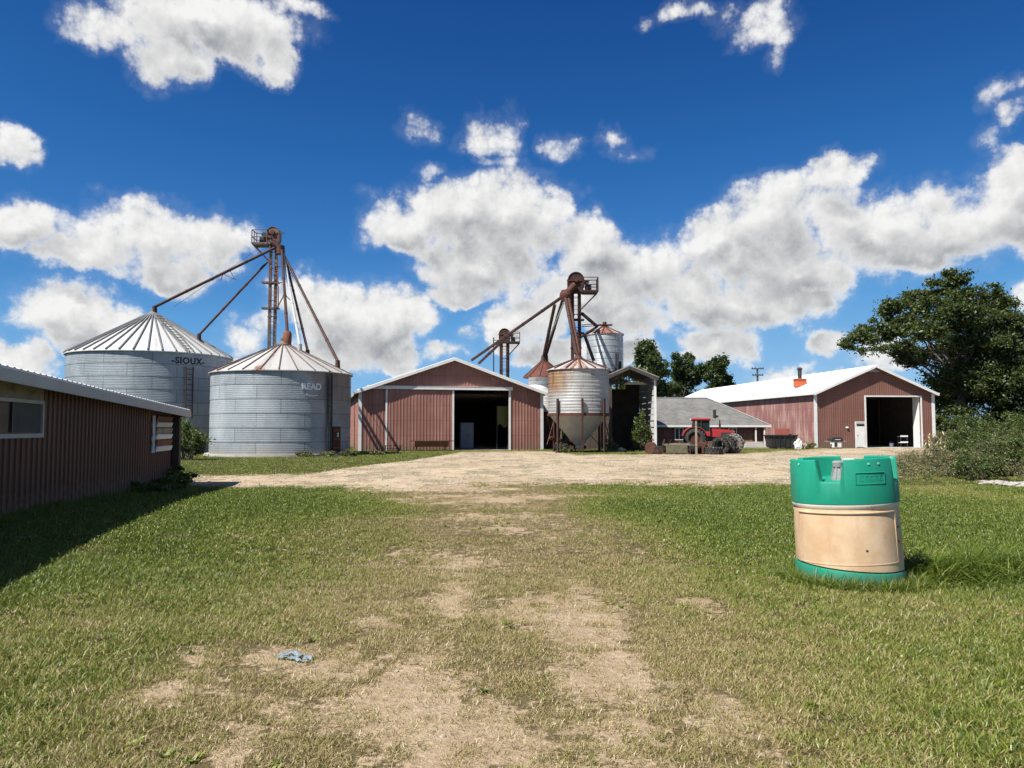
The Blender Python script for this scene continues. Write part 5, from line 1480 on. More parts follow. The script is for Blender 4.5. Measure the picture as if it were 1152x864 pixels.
for y in (-.38,):
    mb.beam((-.3, y, zeL - .12), (xr, y, zk - .12), .05, .18); mb.beam((xr, y, zk - .12), (WC + .25, y, zeR - .12), .05, .18)
mb.box((0, -.1, zeL - .55), (WC, .02, zeL - .38)); mb.beam((xr, -.05, zk - .15), (xr, -.05, zeL - .4), .1, .1); mb.beam((.1, -.05, zeL - .4), (xr, -.05, zk - .3), .08, .08)
mb.build('rafter', M['dark_in'], crib, local=True)
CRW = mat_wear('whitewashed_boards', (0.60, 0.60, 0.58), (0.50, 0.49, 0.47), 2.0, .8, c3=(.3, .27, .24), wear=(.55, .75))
def slats(x, mat, z1, gap=.085, hgt=.36):
    mb = MB(); z = .35
    while z < z1 - .2:
        mb.box((x - .025, 0.02, z), (x + .025, LC, z + hgt)); z += hgt + gap
    return mb.build('slat_wall', mat, crib, local=True)
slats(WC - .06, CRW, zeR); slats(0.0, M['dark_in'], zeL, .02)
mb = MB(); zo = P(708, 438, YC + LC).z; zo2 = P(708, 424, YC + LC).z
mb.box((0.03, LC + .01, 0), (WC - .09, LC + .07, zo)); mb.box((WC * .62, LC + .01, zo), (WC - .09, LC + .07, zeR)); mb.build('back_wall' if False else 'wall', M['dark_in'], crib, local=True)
for (x, y, mt) in ((0.0, -.06, 'dark_in'), (WC + .06, -.08, 'white'), (0.0, LC - .1, 'dark_in'), (WC, LC - .1, 'dark_in'), (WC, LC * .5, 'dark_in'), (0, LC * .5, 'dark_in')):
    mb = MB(); mb.box((x - .08, y - .07, 0), (x + .08, y + .07, (zeL if x < 1 else zeR) - .06)); mb.build('post', M[mt], crib, local=True)
FOOT.append(rect_foot((xa, YC), 0, WC, LC + .2, .3))
sb = G(705, 509)
mb = MB()
bm_ = bmesh.new(); bmesh.ops.create_icosphere(bm_, subdivisions=2, radius=.2)
for v in bm_.verts: v.co *= 1 + .25 * math.sin(v.co.x * 17 + v.co.y * 23 + v.co.z * 11); v.co.x *= 1.4; v.co.z *= .7
me = bpy.data.meshes.new('pale_block'); bm_.to_mesh(me); me.materials.append(M['stone']); o = bpy.data.objects.new('pale_block', me); COL.objects.link(o); o.location = (sb.x, 52.6, .11)
tag(o, 'pale white lump of stone on the grass before the dark open crib', 'stone')

lt = thing('lean_to', 'dark board lean-to standing in shade behind the hopper bin', 'lean-to', (3.95, 58.3, 0))
mb = MB(); x = 0.0
while x < 2.8:
    mb.box((x, 0, 0), (x + .19, .03, 4.15 + .03 * math.sin(x * 9))); x += .2
mb.build('wall', M['dark_in'], lt, local=True)
for xx in (0.02, 2.80):
    mb = MB(); mb.box((xx - .02, .035, 0), (xx + .02, 2.6, 3.7)); mb.build('wall', M['dark_in'], lt, local=True)
mb = MB(); mb.box((0.05, 2.55, 0), (2.75, 2.6, 3.68)); mb.build('wall', M['dark_in'], lt, local=True)
mb = MB(); mb.add([(-.1, -.2, 4.26), (2.95, -.2, 4.26), (2.95, 2.75, 3.76), (-.1, 2.75, 3.76), (-.1, -.2, 4.32), (2.95, -.2, 4.32), (2.95, 2.75, 3.82), (-.1, 2.75, 3.82)], [(0, 3, 2, 1), (4, 5, 6, 7), (0, 1, 5, 4), (1, 2, 6, 5), (2, 3, 7, 6), (3, 0, 4, 7)])
mb.build('roof', M['rust'], lt, local=True)

# ------------------------------------------------------------------ low shingled building
YB = 66.0
hx0 = P(739, 470, YB).x; hx1 = P(861, 470, YB).x
ze = P(800, 478.5, YB - .5).z; zr = P(770, 447.5, YB + 3.6).z
hs = thing('low_building', 'low dark red building with grey hipped shingle roof and white eave board', 'building', (hx0, YB, 0))
WH = hx1 - hx0; DH = 7.2; rxe = P(796, 470, YB + 3.6).x - hx0
mb = MB(); oe = .5
sl_ = (zr - ze) / (DH / 2 + oe)
fl, fr, bl, br = (-oe, -oe, ze), (WH + oe * .6, -oe, ze), (-oe, DH + oe, ze), (WH + oe * .6, DH + oe, ze)
r0, r1 = (-oe, DH / 2, zr), (rxe, DH / 2, zr)
mb.add([fl, fr, r1, r0], [(0, 1, 2, 3)]); mb.add([br, bl, r0, r1], [(0, 1, 2, 3)]); mb.add([fr, br, r1], [(0, 1, 2)])
dn = Vector((0, 0, -.12))
mb.add([Vector(fl) + dn, Vector(fr) + dn, Vector(br) + dn, Vector(bl) + dn], [(0, 3, 2, 1)])
mb.add([fl, bl, r0], [(0, 2, 1)])
for a, b in ((fl, fr), (fr, br), (br, bl), (bl, fl)): mb.add([a, b, Vector(b) + dn, Vector(a) + dn], [(0, 3, 2, 1)])
rf = mb.build('roof', M['shingle'], hs, local=True)
mb = MB(); mb.beam((rxe, DH / 2, zr + .02), (WH + oe * .6, -oe, ze + .03), .16, .03); mb.beam((-oe, DH / 2, zr + .025), (rxe, DH / 2, zr + .025), .22, .04); mb.build('ridge_cap', M['fascia'], rf, local=True)
mb = MB(); mb.box((-oe - .02, -oe - .045, ze - .15), (WH + oe * .6 + .02, -oe - .012, ze + .015)); mb.build('eave_board', M['white'], hs, local=True)
mb = MB(); mb.cyl((P(803.5, 470, YB + .7).x - hx0, .6, ze + .6), (P(803.5, 470, YB + .7).x - hx0, .6, ze + 1.35), .13, n=12); mb.build('roof_vent', M['steel_dark'], rf, local=True, smooth=True)
zw = ze - .13
mb = MB(); mb.sheet((0, 0, 0), (1, 0, 0), (0, 0, 1), (0, -1, 0), 0, WH, 0, zw, .25, .015); mb.build('wall', M['low_house'], hs, local=True)
mb = MB(); mb.sheet((WH, 0, 0), (0, 1, 0), (0, 0, 1), (1, 0, 0), 0, DH, 0, zw, .25, .015); mb.build('wall', M['low_house'], hs, local=True)
mb = MB(); mb.sheet((0, 0, 0), (0, 1, 0), (0, 0, 1), (-1, 0, 0), 0, DH, 0, zw, .25, .015); mb.build('wall', M['low_house'], hs, local=True)
mb = MB(); mb.sheet((0, DH, 0), (1, 0, 0), (0, 0, 1), (0, 1, 0), 0, WH, 0, zw, .25, .015); mb.build('wall', M['low_house'], hs, local=True)
def hxp(px): return P(px, 490, YB).x - hx0
for (p0, p1) in ((759.5, 768.5), (819.5, 828.5)):
    a, b = hxp(p0), hxp(p1); z0, z1 = P(760, 494.5, YB).z, P(760, 481.5, YB).z
    mb = MB()
    for xx in (a, b, (a + b) / 2): mb.box((xx - .045, -.06, z0), (xx + .045, -.018, z1))
    for zz in (z0, z1): mb.box((a - .045, -.062, zz - .045), (b + .045, -.018, zz + .045))
    w_ = mb.build('window', M['white'], hs, local=True)
    mb = MB(); mb.box((a + .02, -.03, z0 + .02), (b - .02, -.017, z1 - .02)); mb.build('pane', M['glass'], w_, local=True)
a, b = hxp(830), hxp(847)
mb = MB(); mb.sheet((0, -.035, 0), (1, 0, 0), (0, 0, 1), (0, -1, 0), a, b, .05, P(760, 487.5, YB).z, .3, .012); mb.box((a, -.034, .05), (b, -.018, P(760, 487.5, YB).z)); mb.build('door', M['brown_door'], hs, local=True)
for px_ in (848.8, 858.5):
    mb = MB(); x = hxp(px_); mb.box((x - .06, -.42, 0), (x + .06, -.32, ze - .13)); mb.build('porch_post', M['white'], hs, local=True)
FOOT.append(rect_foot((hx0, YB), 0, WH, DH, -.3))
# ------------------------------------------------------------------ green and tan tank in the foreground
def mat_plastic(name, c, c2, scuff, rough=0.45, dirt=(0.10, 0.08, 0.06), low=None, spots=False):
    m, nt = newmat(name)
    o = nt.obj(); z = nt.sep(o)[2]
    n1 = nt.noise(o, 3.0, 5, .6); n2 = nt.noise(nt.mapping(o, (1, 1, .25)), 9.0, 6, .65); n3 = nt.noise(o, 60, 3, .6)
    col = nt.mix(nt.ramp(n1, .35, .7), c, c2)
    col = nt.mix(nt.math('MULTIPLY', nt.ramp(n2, .52, .75), .45), col, scuff)
    col = nt.mix(nt.math('MULTIPLY', nt.ramp(n3, .58, .75), .45), col, dirt)
    n4 = nt.noise(nt.mapping(o, (1, 1, .12)), 5.0, 6, .7)
    col = nt.mix(nt.math('MULTIPLY', nt.ramp(n4, .55, .72), .35), col, dirt)
    if low is not None:
        k = nt.ramp(nt.math('ADD', z, nt.math('MULTIPLY', n2, -.25)), low[1], low[0])
        col = nt.mix(nt.math('MULTIPLY', k, .5), col, dirt)
    if spots:
        v = nt.node('ShaderNodeTexVoronoi'); nt.set(v.inputs['Vector'], o); v.inputs['Scale'].default_value = 7.0
        col = nt.mix(nt.math('MULTIPLY', nt.ramp(v.outputs['Distance'], .075, .045), .55), col, (.16, .07, .03))
    setp(nt, col, nt.math('ADD', rough, nt.math('MULTIPLY', n2, .15)), 0, nt.bump(n3, .08, .004), .4)
    return m
GREEN = mat_plastic('green_polyethylene', (0.004, 0.205, 0.128), (0.006, 0.24, 0.150), (0.025, 0.27, 0.18), low=(-.05, .12))
TAN = mat_plastic('tan_polyethylene', (0.50, 0.33, 0.19), (0.61, 0.45, 0.30), (0.40, 0.25, 0.14), .5, (0.30, 0.19, 0.11), spots=True)
TX, TY, TR = 3.475, 8.0, 0.505
tank = thing('chemical_tank', 'round green and tan plastic chemical tank with notched collar standing in the grass', 'tank', (TX, TY, tz(TX, TY) - .01))
tank.rotation_euler = (R(-.6), R(-2.4), 0)
TH0 = math.atan2(-TY, -TX)
def JT(v): return -.045 * (v.x * math.cos(TH0 + R(90)) + v.y * math.sin(TH0 + R(90))) / TR   # the foot band is deeper on its left side
mb = MB()
mb.lathe([(TR - .03, .200), (TR + .002, .215), (TR + .004, .30), (TR, .55), (TR - .006, .76), (TR - .010, .795), (TR - .02, .83)], 96)
for v in mb.v:
    if v.z < .26: v.z += JT(v)
mb.build('body', TAN, tank, local=True, smooth=True, ang=50)
mb = MB()
mb.lathe([(TR - .04, 0.0), (TR + .006, 0.0), (TR + .013, .03), (TR + .013, .180), (TR + .006, .199), (TR - .03, .202)], 96)
for v in mb.v:
    if v.z > .1: v.z += JT(v)
mb.build('foot_band', GREEN, tank, local=True, smooth=True, ang=40)
# collar with four notches
ZJ, ZD, ZTOP = .842, 1.07, 1.285
def ztop(th):
    k = ((th - (TH0 - R(13.5))) % (math.pi / 2))
    k = min(k, math.pi / 2 - k)
    return ZD + (ZTOP - ZD) * min(1, max(0, (k - R(10.8)) / R(4.6)))
mb = MB(); NA = 480; LP = 9
b0 = 0
for i in range(NA):
    th = 2 * math.pi * i / NA; zt_ = ztop(th); c, s_ = math.cos(th), math.sin(th)
    ro, ri = TR + .004, TR - .062
    prof = [(TR - .035, ZJ), (TR + .008, ZJ + .004), (TR + .010, ZJ + .06), (ro, zt_ - .018), (ro - .005, zt_ - .006), (ro - .016, zt_), (ri + .014, zt_), (ri, zt_ - .012), (ri - .004, ZD - .02)]
    for r, z in prof: mb.v.append(Vector((c * r, s_ * r, z)))
for i in range(NA):
    j = (i + 1) % NA
    for q_ in range(LP - 1):
        mb.f.append([i * LP + q_, j * LP + q_, j * LP + q_ + 1, i * LP + q_ + 1]); mb.m.append(0)
mb.lathe([(TR - .05, ZD - .012), (TR * .6, ZD + .01), (.12, ZD + .03), (0, ZD + .03)], 64)
mb.build('collar', GREEN, tank, local=True, smooth=True, ang=32)
def cyl_bar(mb, a0, a1, z0, z1, r, t, n=24):
    """raised strip on the wall of the tank between plan angles a0 and a1"""
    for i in range(n):
        p, q_ = a0 + (a1 - a0) * i / n, a0 + (a1 - a0) * (i + 1) / n
        def pt(a, rr, z): return (math.cos(a) * rr, math.sin(a) * rr, z)
        e = .004
        mb.add([pt(p, r, z0), pt(q_, r, z0), pt(q_, r, z1), pt(p, r, z1), pt(p, r + t, z0 + e), pt(q_, r + t, z0 + e), pt(q_, r + t, z1 - e), pt(p, r + t, z1 - e)],
               [(4, 5, 6, 7), (0, 1, 5, 4), (3, 7, 6, 2)] + ([(0, 4, 7, 3)] if i == 0 else []) + ([(1, 2, 6, 5)] if i == n - 1 else []))
mb = MB(); mb.lathe([(TR - .008, .796), (TR + .0075, .822), (TR + .0075, .840), (TR - .02, .8425)], 96); mb.build('lip', mat_plastic('highlight_lip_plastic', (0.62, 0.55, 0.47), (0.70, 0.63, 0.55), (0.5, .42, .34)), tank, local=True, smooth=True, ang=50)  # bright highlight on the tan chamfer, put into a pale colour
mb = MB()
fa, fb = TH0 + R(-60), TH0 + R(62)
for (z0, z1) in ((.255, .272), (.752, .770)): cyl_bar(mb, fa, fb, z0, z1, TR - .012, .018, 40)
for a in (fa, fb): cyl_bar(mb, a - .017, a + .017, .255, .770, TR - .012, .0175, 2)
mb.build('frame', TAN, tank, local=True)
mb = MB()
ga, gb = TH0 + R(13), TH0 + R(47)
for (z0, z1) in ((1.035, 1.045), (1.145, 1.155)): cyl_bar(mb, ga, gb, z0, z1, TR + .003, .010, 12)
for a in (ga, gb): cyl_bar(mb, a - .009, a + .009, 1.035, 1.155, TR + .003, .0095, 2)
for i, (w_, h_) in enumerate([(.05, .02), (.05, .02), (.05, .02), (.05, .02), (.05, .02)]):   # worn, unreadable embossing
    a = ga + R(5) + i * R(5.6)
    cyl_bar(mb, a, a + .012, 1.065, 1.125, TR + .003, .006, 1); cyl_bar(mb, a + .014, a + .062, 1.112, 1.125, TR + .003, .006, 3)
    if i % 2: cyl_bar(mb, a + .05, a + .064, 1.065, 1.112, TR + .003, .006, 1)
    else: cyl_bar(mb, a + .014, a + .055, 1.065, 1.078, TR + .003, .006, 3)
mb.build('badge', GREEN, tank, local=True)
for a, z in ((-77, 1.245), (-52, 1.24), (28, 1.235), (40, 1.235)):
    th = TH0 + R(a); e = Vector((math.cos(th), math.sin(th), 0)) * (TR + .004) + Vector((0, 0, z))
    mb = MB(); mb.cyl(e - Vector((math.cos(th), math.sin(th), 0)) * .012, e + Vector((math.cos(th), math.sin(th), 0)) * .007, .011, n=10); mb.build('rivet', mat_wear('pale_green_plug', (.22, .55, .45), (.25, .6, .5), 4, .5) if 'pale_green_plug' not in bpy.data.materials else bpy.data.materials['pale_green_plug'], tank, local=True)
for z, a in ((.60, 68), (.46, 67), (.40, 20)):
    th = TH0 + R(a); d_ = Vector((math.cos(th), math.sin(th), 0)); e = d_ * (TR - .004) + Vector((0, 0, z))
    mb = MB(); mb.cyl(e, e + d_ * .008, .012, n=10); mb.build('bolt', M['rust'], tank, local=True)
fd = Vector((math.cos(TH0 - R(7)), math.sin(TH0 - R(7)), 0)) * .26
mb = MB(); mb.lathe([(.085, ZD + .0), (.045, ZD + .13), (.058, ZD + .135), (.060, ZD + .18), (.045, ZD + .193), (0, ZD + .195)], 20, c=fd)
for i in range(8):
    a = i * math.pi / 4; mb.beam(fd + Vector((math.cos(a) * .084, math.sin(a) * .084, ZD)), fd + Vector((math.cos(a) * .052, math.sin(a) * .052, ZD + .13)), .014, .012)
vl = mb.build('valve', M['grey_plastic'], tank, local=True, smooth=True, ang=40)
mb = MB(); q_ = fd + Vector((.115, .03, 0)); mb.cyl(q_ + Vector((0, 0, ZD)), q_ + Vector((0, 0, ZD + .15)), .028, n=12); mb.cyl(q_ + Vector((-.05, 0, ZD + .175)), q_ + Vector((.05, 0, ZD + .175)), .038, n=14); mb.build('coupling', M['white'], vl, local=True, smooth=True)
FOOT.append(circ_foot((TX, TY), TR - .02))

# ------------------------------------------------------------------ tyres and tractor
def tyre_mb(Rt, w, lug_n=20, lugs=True):
    """tyre lying round the X axis"""
    mb = MB()
    prof = [(Rt * .54, -w * .36), (Rt * .66, -w * .5), (Rt * .84, -w * .5), (Rt * .93, -w * .42), (Rt * .95, 0), (Rt * .93, w * .42), (Rt * .84, w * .5), (Rt * .66, w * .5), (Rt * .54, w * .36)]
    mb.lathe([(r, z) for r, z in prof], 40, axis='X')
    mb.lathe([(Rt * .54, w * .36), (Rt * .52, 0), (Rt * .54, -w * .36)], 40, axis='X')
    if lugs:
        for i in range(lug_n):
            for s_ in (-1, 1):
                a0 = 2 * math.pi * (i + (.5 if s_ > 0 else 0)) / lug_n
                pts = []
                for f, x in ((0, .03), (.5, .27), (1.0, .49)):
                    a = a0 - f * .26
                    pts.append(Vector((s_ * x * w, math.cos(a) * Rt * (.965 if f < 1 else .93), math.sin(a) * Rt * (.965 if f < 1 else .93))))
                for p, q_ in zip(pts[:-1], pts[1:]):
                    up = ((p + q_) / 2); up.x = 0
                    mb.beam(p, q_, w * .11, Rt * .085, up=up.normalized())
    return mb
def wheel(t, c, Rt, w, mat=None, name='wheel', rim='rim_pale'):
    """wheel of a vehicle, axle along local Y"""
    mb = tyre_mb(Rt, w)
    for v in mb.v: v.x, v.y = v.y, v.x
    for v in mb.v: v += Vector(c)
    wh = mb.build(name, mat or M['rubber'], t, local=True, smooth=True, ang=30)
    mb = MB(); s_ = 1 if c[1] > 0 else -1
    mb.lathe([(Rt * .54, -w * .34), (Rt * .50, -w * .2), (Rt * .48, .02 * s_), (Rt * .30, .08 * s_), (Rt * .12, .05 * s_), (0, .05 * s_)], 28, c=c, axis='Y')
    mb.lathe([(Rt * .54, w * .34), (Rt * .50, w * .2), (Rt * .48, .02 * s_)], 28, c=c, axis='Y')
    mb.build('rim', M[rim], wh, local=True, smooth=True)
    return wh

tb = P(793, 470, 57.5)
tr = thing('tractor', 'red farm tractor with glazed cab parked before the low shingled building', 'tractor', (tb.x, 57.5, 0), R(-10)); tr.scale = (.93, .93, .93)
def prism(mb, prof, y0, y1, m=0):
    n = len(prof)
    mb.add([(x, y0, z) for x, z in prof] + [(x, y1, z) for x, z in prof], [list(range(n)), list(range(n, 2 * n))[::-1]] + [(i, (i + 1) % n, n + (i + 1) % n, n + i) for i in range(n)], m)
mb = MB(); prism(mb, [(.35, 1.05), (2.15, 1.02), (2.22, 1.15), (2.20, 1.42), (2.0, 1.52), (.35, 1.66)], -.34, .34)
mb.build('hood', M['tractor_red'], tr, local=True, bevel=.04)
mb = MB(); mb.box((2.14, -.27, 1.04), (2.235, .27, 1.40)); mb.box((1.2, -.352, 1.08), (2.0, -.342, 1.36)); mb.box((1.2, .342, 1.08), (2.0, .352, 1.36)); mb.build('grille', M['steel_dark'], tr, local=True)
for y in (-.2, .2):
    mb = MB(); mb.box((2.20, y - .09, 1.41), (2.24, y + .09, 1.49)); mb.build('headlight', M['white'], tr, local=True)
mb = MB(); prism(mb, [(-1.2, .65), (2.1, .72), (2.1, 1.0), (.3, 1.04), (-1.2, 1.1)], -.26, .26); mb.build('chassis', M['steel_dark'], tr, local=True, bevel=.02)
mb = MB(); mb.cyl((1.15, .0, 1.55), (1.15, .0, 2.35), .05, n=10); mb.cyl((1.15, 0, 1.65), (1.15, 0, 2.05), .08, n=12); mb.build('exhaust', M['steel_dark'], tr, local=True, smooth=True)
mb = MB(); mb.box((-1.05, -.66, 1.05), (.35, .66, 1.42)); mb.build('cab_base', M['tractor_red'], tr, local=True, bevel=.03)
mb = MB()
cp = [(-1.0, -.62), (-1.0, .62), (.30, .55), (.30, -.55), (-.35, -.64), (-.35, .64)]
for x, y in cp: mb.beam((x, y, 1.42), (x * .93, y * .97, 2.32), .07, .07)
for z in (1.43, 2.3): 
    mb.beam((-1.0, -.62, z), (.30, -.55, z), .07, .06); mb.beam((-1.0, .62, z), (.30, .55, z), .07, .06); mb.beam((-1.0, -.62, z), (-1.0, .62, z), .07, .06); mb.beam((.3, -.55, z), (.3, .55, z), .07, .06)
cabf = mb.build('cab_frame', M['steel_dark'], tr, local=True)
def mat_cabglass():
    m, nt = newmat('tinted_cab_glass')
    setp(nt, (.05, .09, .085), .05); nt.p.inputs['Transmission Weight'].default_value = .75; nt.p.inputs['IOR'].default_value = 1.1
    return m
mb = MB(); mb.box((-.96, -.585, 1.45), (.26, -.575, 2.28)); mb.box((-.96, .575, 1.45), (.26, .585, 2.28)); mb.box((-.965, -.57, 1.45), (-.955, .57, 2.28)); mb.box((.255, -.53, 1.45), (.265, .53, 2.28)); mb.build('glass', mat_cabglass(), cabf, local=True)
mb = MB(); mb.box((-.75, -.25, 1.2), (-.3, .25, 1.6)); mb.box((-.8, -.25, 1.6), (-.65, .25, 2.1)); mb.build('seat', M['steel_dark'], cabf, local=True, bevel=.04)
mb = MB(); mb.cyl((.05, 0, 1.45), (-.08, 0, 1.75), .03, n=8); mb.lathe([(.19, -.015), (.22, -.015), (.22, .015), (.19, .015)], 20, c=(-.08, 0, 1.76), closed=True); mb.build('steering_wheel', M['steel_dark'], cabf, local=True)
mb = MB(); mb.box((-1.12, -.72, 2.33), (.42, .72, 2.50)); mb.build('cab_roof', M['tractor_red'], tr, local=True, bevel=.06)
for x, y in ((.40, -.5), (.40, .5), (-1.12, -.5), (-1.12, .5)):
    mb = MB(); mb.box((x - .04, y - .1, 2.36), (x + .05, y + .1, 2.46)); mb.build('work_lamp', M['white'], tr, local=True)
for s_ in (-1, 1):
    mb = MB(); a = np.linspace(R(15), R(165), 12)
    outer = [(-.85 + 1.0 * math.cos(x), .85 + .99 * math.sin(x)) for x in a]; inner = [(-.85 + .95 * math.cos(x), .85 + .94 * math.sin(x)) for x in a[::-1]]
    pr = outer + inner; n = len(pr)
    y0, y1 = (s_ * .58, s_ * 1.05) if s_ > 0 else (s_ * 1.05, s_ * .58)
    mb.add([(x, y0, z) for x, z in pr] + [(x, y1, z) for x, z in pr], [(i, (i + 1) % n, n + (i + 1) % n, n + i) for i in range(n)] + [(k, k + 1, n - 2 - k, n - 1 - k) for k in range(11)] + [(n + k, n + n - 1 - k, n + n - 2 - k, n + k + 1) for k in range(11)])
    mb.build('fender', M['tractor_red'], tr, local=True)
    wheel(tr, (-.85, s_ * .82, .85), .85, .46, rim='rust')
    wheel(tr, (1.55, s_ * .70, .62), .62, .36)
mb = MB(); mb.box((-.2, -.92, .45), (.15, -.62, .52)); mb.box((-.2, -.92, .8), (.15, -.62, .86)); mb.box((-.2, -.64, .45), (-.15, -.6, 1.1)); mb.box((.1, -.64, .45), (.15, -.6, 1.1)); mb.build('step', M['steel_dark'], tr, local=True)
mb = MB(); mb.beam((-1.1, -.3, .6), (-1.9, -.35, .5), .06, .08); mb.beam((-1.1, .3, .6), (-1.9, .35, .5), .06, .08); mb.build('hitch', M['steel_dark'], tr, local=True)

def loose_tyre(name, label, loc, rot, Rt, w, mat, group='old tractor tyres by the yard'):
    mb = tyre_mb(Rt, w, 18)
    o = mb.build(name, M[mat], None, smooth=True, ang=30)
    o.location = loc; o.rotation_euler = rot
    tag(o, label, 'tyre', group)
    return o
q_ = P(802.5, 511, 46.5)
loose_tyre('tyre', 'lugged tractor tyre lying flat in front of the red tractor', (q_.x, 46.5, .235), (0, R(90), 0), .56, .42, 'rubber')
loose_tyre('tyre', 'dark lugged tyre leaning at the middle of the tyre row', (P(811, 505, 47.6).x, 47.6, .52), (R(10), R(-16), R(58)), .56, .40, 'rubber')
loose_tyre('tyre', 'lugged tyre leaning on the outermost tyre of the row', (P(817.5, 503, 47.9).x, 47.9, .56), (R(5), R(-14), R(60)), .60, .40, 'rubber')
loose_tyre('tyre', 'pale lugged tyre standing upright closest to the porch steps', (P(825, 502, 48.2).x, 48.2, .61), (0, R(-12), R(62)), .64, .42, 'rubber_sunlit')
FOOT.append(circ_foot((P(802.5, 511, 46.5).x, 46.5), .5))

# ------------------------------------------------------------------ old implement in front of the tractor
ib = P(761, 470, 47.0)
imp = thing('old_implement', 'weathered farm implement with mossy wooden bed between two rusty end plates', 'farm implement', (ib.x, 47.0, 0), R(3))
mb = MB()
for y in (-.45, .45): mb.beam((-1.2, y, .40), (1.2, y, .40), .09, .12)
for x in (-.9, 0, .9): mb.beam((x, -.5, .40), (x, .5, .40), .09, .10)
mb.beam((-1.2, 0, .40), (-1.75, 0, .32), .1, .1); mb.build('frame', M['rust_pipe'], imp, local=True)
for i in range(4):
    y = -.42 + .28 * i
    mb = MB(); mb.box((-.75, y - .125, .50), (.95, y + .125, .56)); mb.build('plank', M['mossy_wood'], imp, local=True, bevel=.008)
mb = MB(); mb.box((-.80, -.58, .07), (.50, -.53, .57)); mb.build('side_board', M['mossy_wood'], imp, local=True)
mb = MB(); mb.box((-.75, .53, .07), (.95, .58, .66)); mb.build('side_board', M['wood'], imp, local=True)
mb = MB(); mb.box((-.75, -.50, .10), (.90, .50, .30)); mb.build('dark_underfill', M['steel_dark'], imp, local=True)  # dark block added to fill the open space under the bed
for x, ry in ((-1.62, 4), (1.52, -6)):
    mb = MB(); mb.lathe([(.0, -.10), (.34, -.10), (.37, -.06), (.37, .10), (.33, .10), (.31, -.02), (0, -.03)], 28, axis='X'); o = mb.build('end_plate', M['rust'], imp, local=True, smooth=True, ang=40); o.location = (x, -.1, .38); o.rotation_euler = (0, 0, R(55 if x < 0 else 40))
for i in range(7):
    x = .62 + i * .11
    mb = MB(); mb.lathe([(0, -.02), (.20, -.008), (.27, .004), (.20, .012), (0, 0)], 20, c=(x, -.62, .27), axis='X'); mb.build('disc', M['steel_dark'], imp, local=True, smooth=True)
mb = MB(); mb.cyl((.5, -.62, .27), (1.4, -.62, .27), .03, n=8); mb.build('disc_axle', M['rust'], imp, local=True)
for x in (-1.15, -.95):
    for y in (-.5, .5):
        mb = MB(); mb.lathe([(.18, -.06), (.24, -.05), (.255, 0), (.24, .05), (.18, .06)], 20, c=(x - .2, y, .255), axis='Y'); w_ = mb.build('wheel', M['rubber'], imp, local=True, smooth=True)
        mb = MB(); mb.lathe([(0, -.03), (.17, -.05), (.185, 0), (.17, .05), (0, .03)], 16, c=(x - .2, y, .255), axis='Y'); mb.build('rim', M['rust'], w_, local=True, smooth=True)
mb = MB(); mb.beam((-1.0, -.55, .52), (-.78, -.1, .88), .06, .06); mb.beam((-.5, .1, .56), (-.3, .1, .9), .05, .05); mb.beam((-.85, .2, .62), (.2, .3, .72), .05, .05); mb.build('lever', M['rust_pipe'], imp, local=True)
pp = G(783.5, 511.5)
mb = MB(); zt_ = P(783.5, 474, pp.y).z; mb.box((-.055, -.05, 0), (.055, .05, zt_)); mb.box((-.065, -.06, zt_), (.065, .06, zt_ + .02))
o = mb.build('wooden_post', M['wood'], None, bevel=.01); o.location = (pp.x, pp.y, 0); tag(o, 'slim weathered wooden post standing in front of the tractor cab', 'post')

# ------------------------------------------------------------------ dumpster, rubbish, grill, slab
db = P(878, 470, 59.0)
dp = thing('dumpster', 'long black steel dumpster against the faded pink shed wall', 'dumpster', (db.x, 59.0, 0), R(2))
mb = MB(); hw, hw2, hd_ = 1.02, .80, .62
def frus(mb, x0, x1, X0, X1, y0, y1, z0, z1): mb.add([(x0, y0, z0), (x1, y0, z0), (x1, y1, z0), (x0, y1, z0), (X0, y0 - .05, z1), (X1, y0 - .05, z1), (X1, y1 + .05, z1), (X0, y1 + .05, z1)], [(0, 3, 2, 1), (0, 1, 5, 4), (1, 2, 6, 5), (2, 3, 7, 6), (3, 0, 4, 7)])
frus(mb, -.86, .86, -1.06, 1.0, -hd_, hd_, .1, 1.03)
frus(mb, -.80, .80, -1.0, .94, -hd_ + .05, hd_ - .05, .16, 1.025)
mb.build('body', M['black_steel'], dp, local=True)
mb = MB(); 
for (p, q2) in (((-1.08, -.70), (1.02, -.70)), ((-1.08, .70), (1.02, .70)), ((-1.08, -.70), (-1.08, .70)), ((1.02, -.70), (1.02, .70))): mb.beam((p[0], p[1], 1.03), (q2[0], q2[1], 1.03), .09, .09)
mb.build('rim', M['black_steel'], dp, local=True)
for i in range(5):
    x = -.7 + i * .36
    mb = MB(); mb.beam((x, -hd_ - .02, .14), (x * 1.18, -hd_ - .08, .98), .07, .05, up=(0, 1, 0)); mb.build('stiffener', M['black_steel'], dp, local=True)
mb = MB()
for x in (-.6, .6): mb.box((x - .08, -.5, 0), (x + .08, .5, .1))
mb.build('skid', M['steel_dark'], dp, local=True)
FOOT.append(circ_foot((db.x, 59), .5))
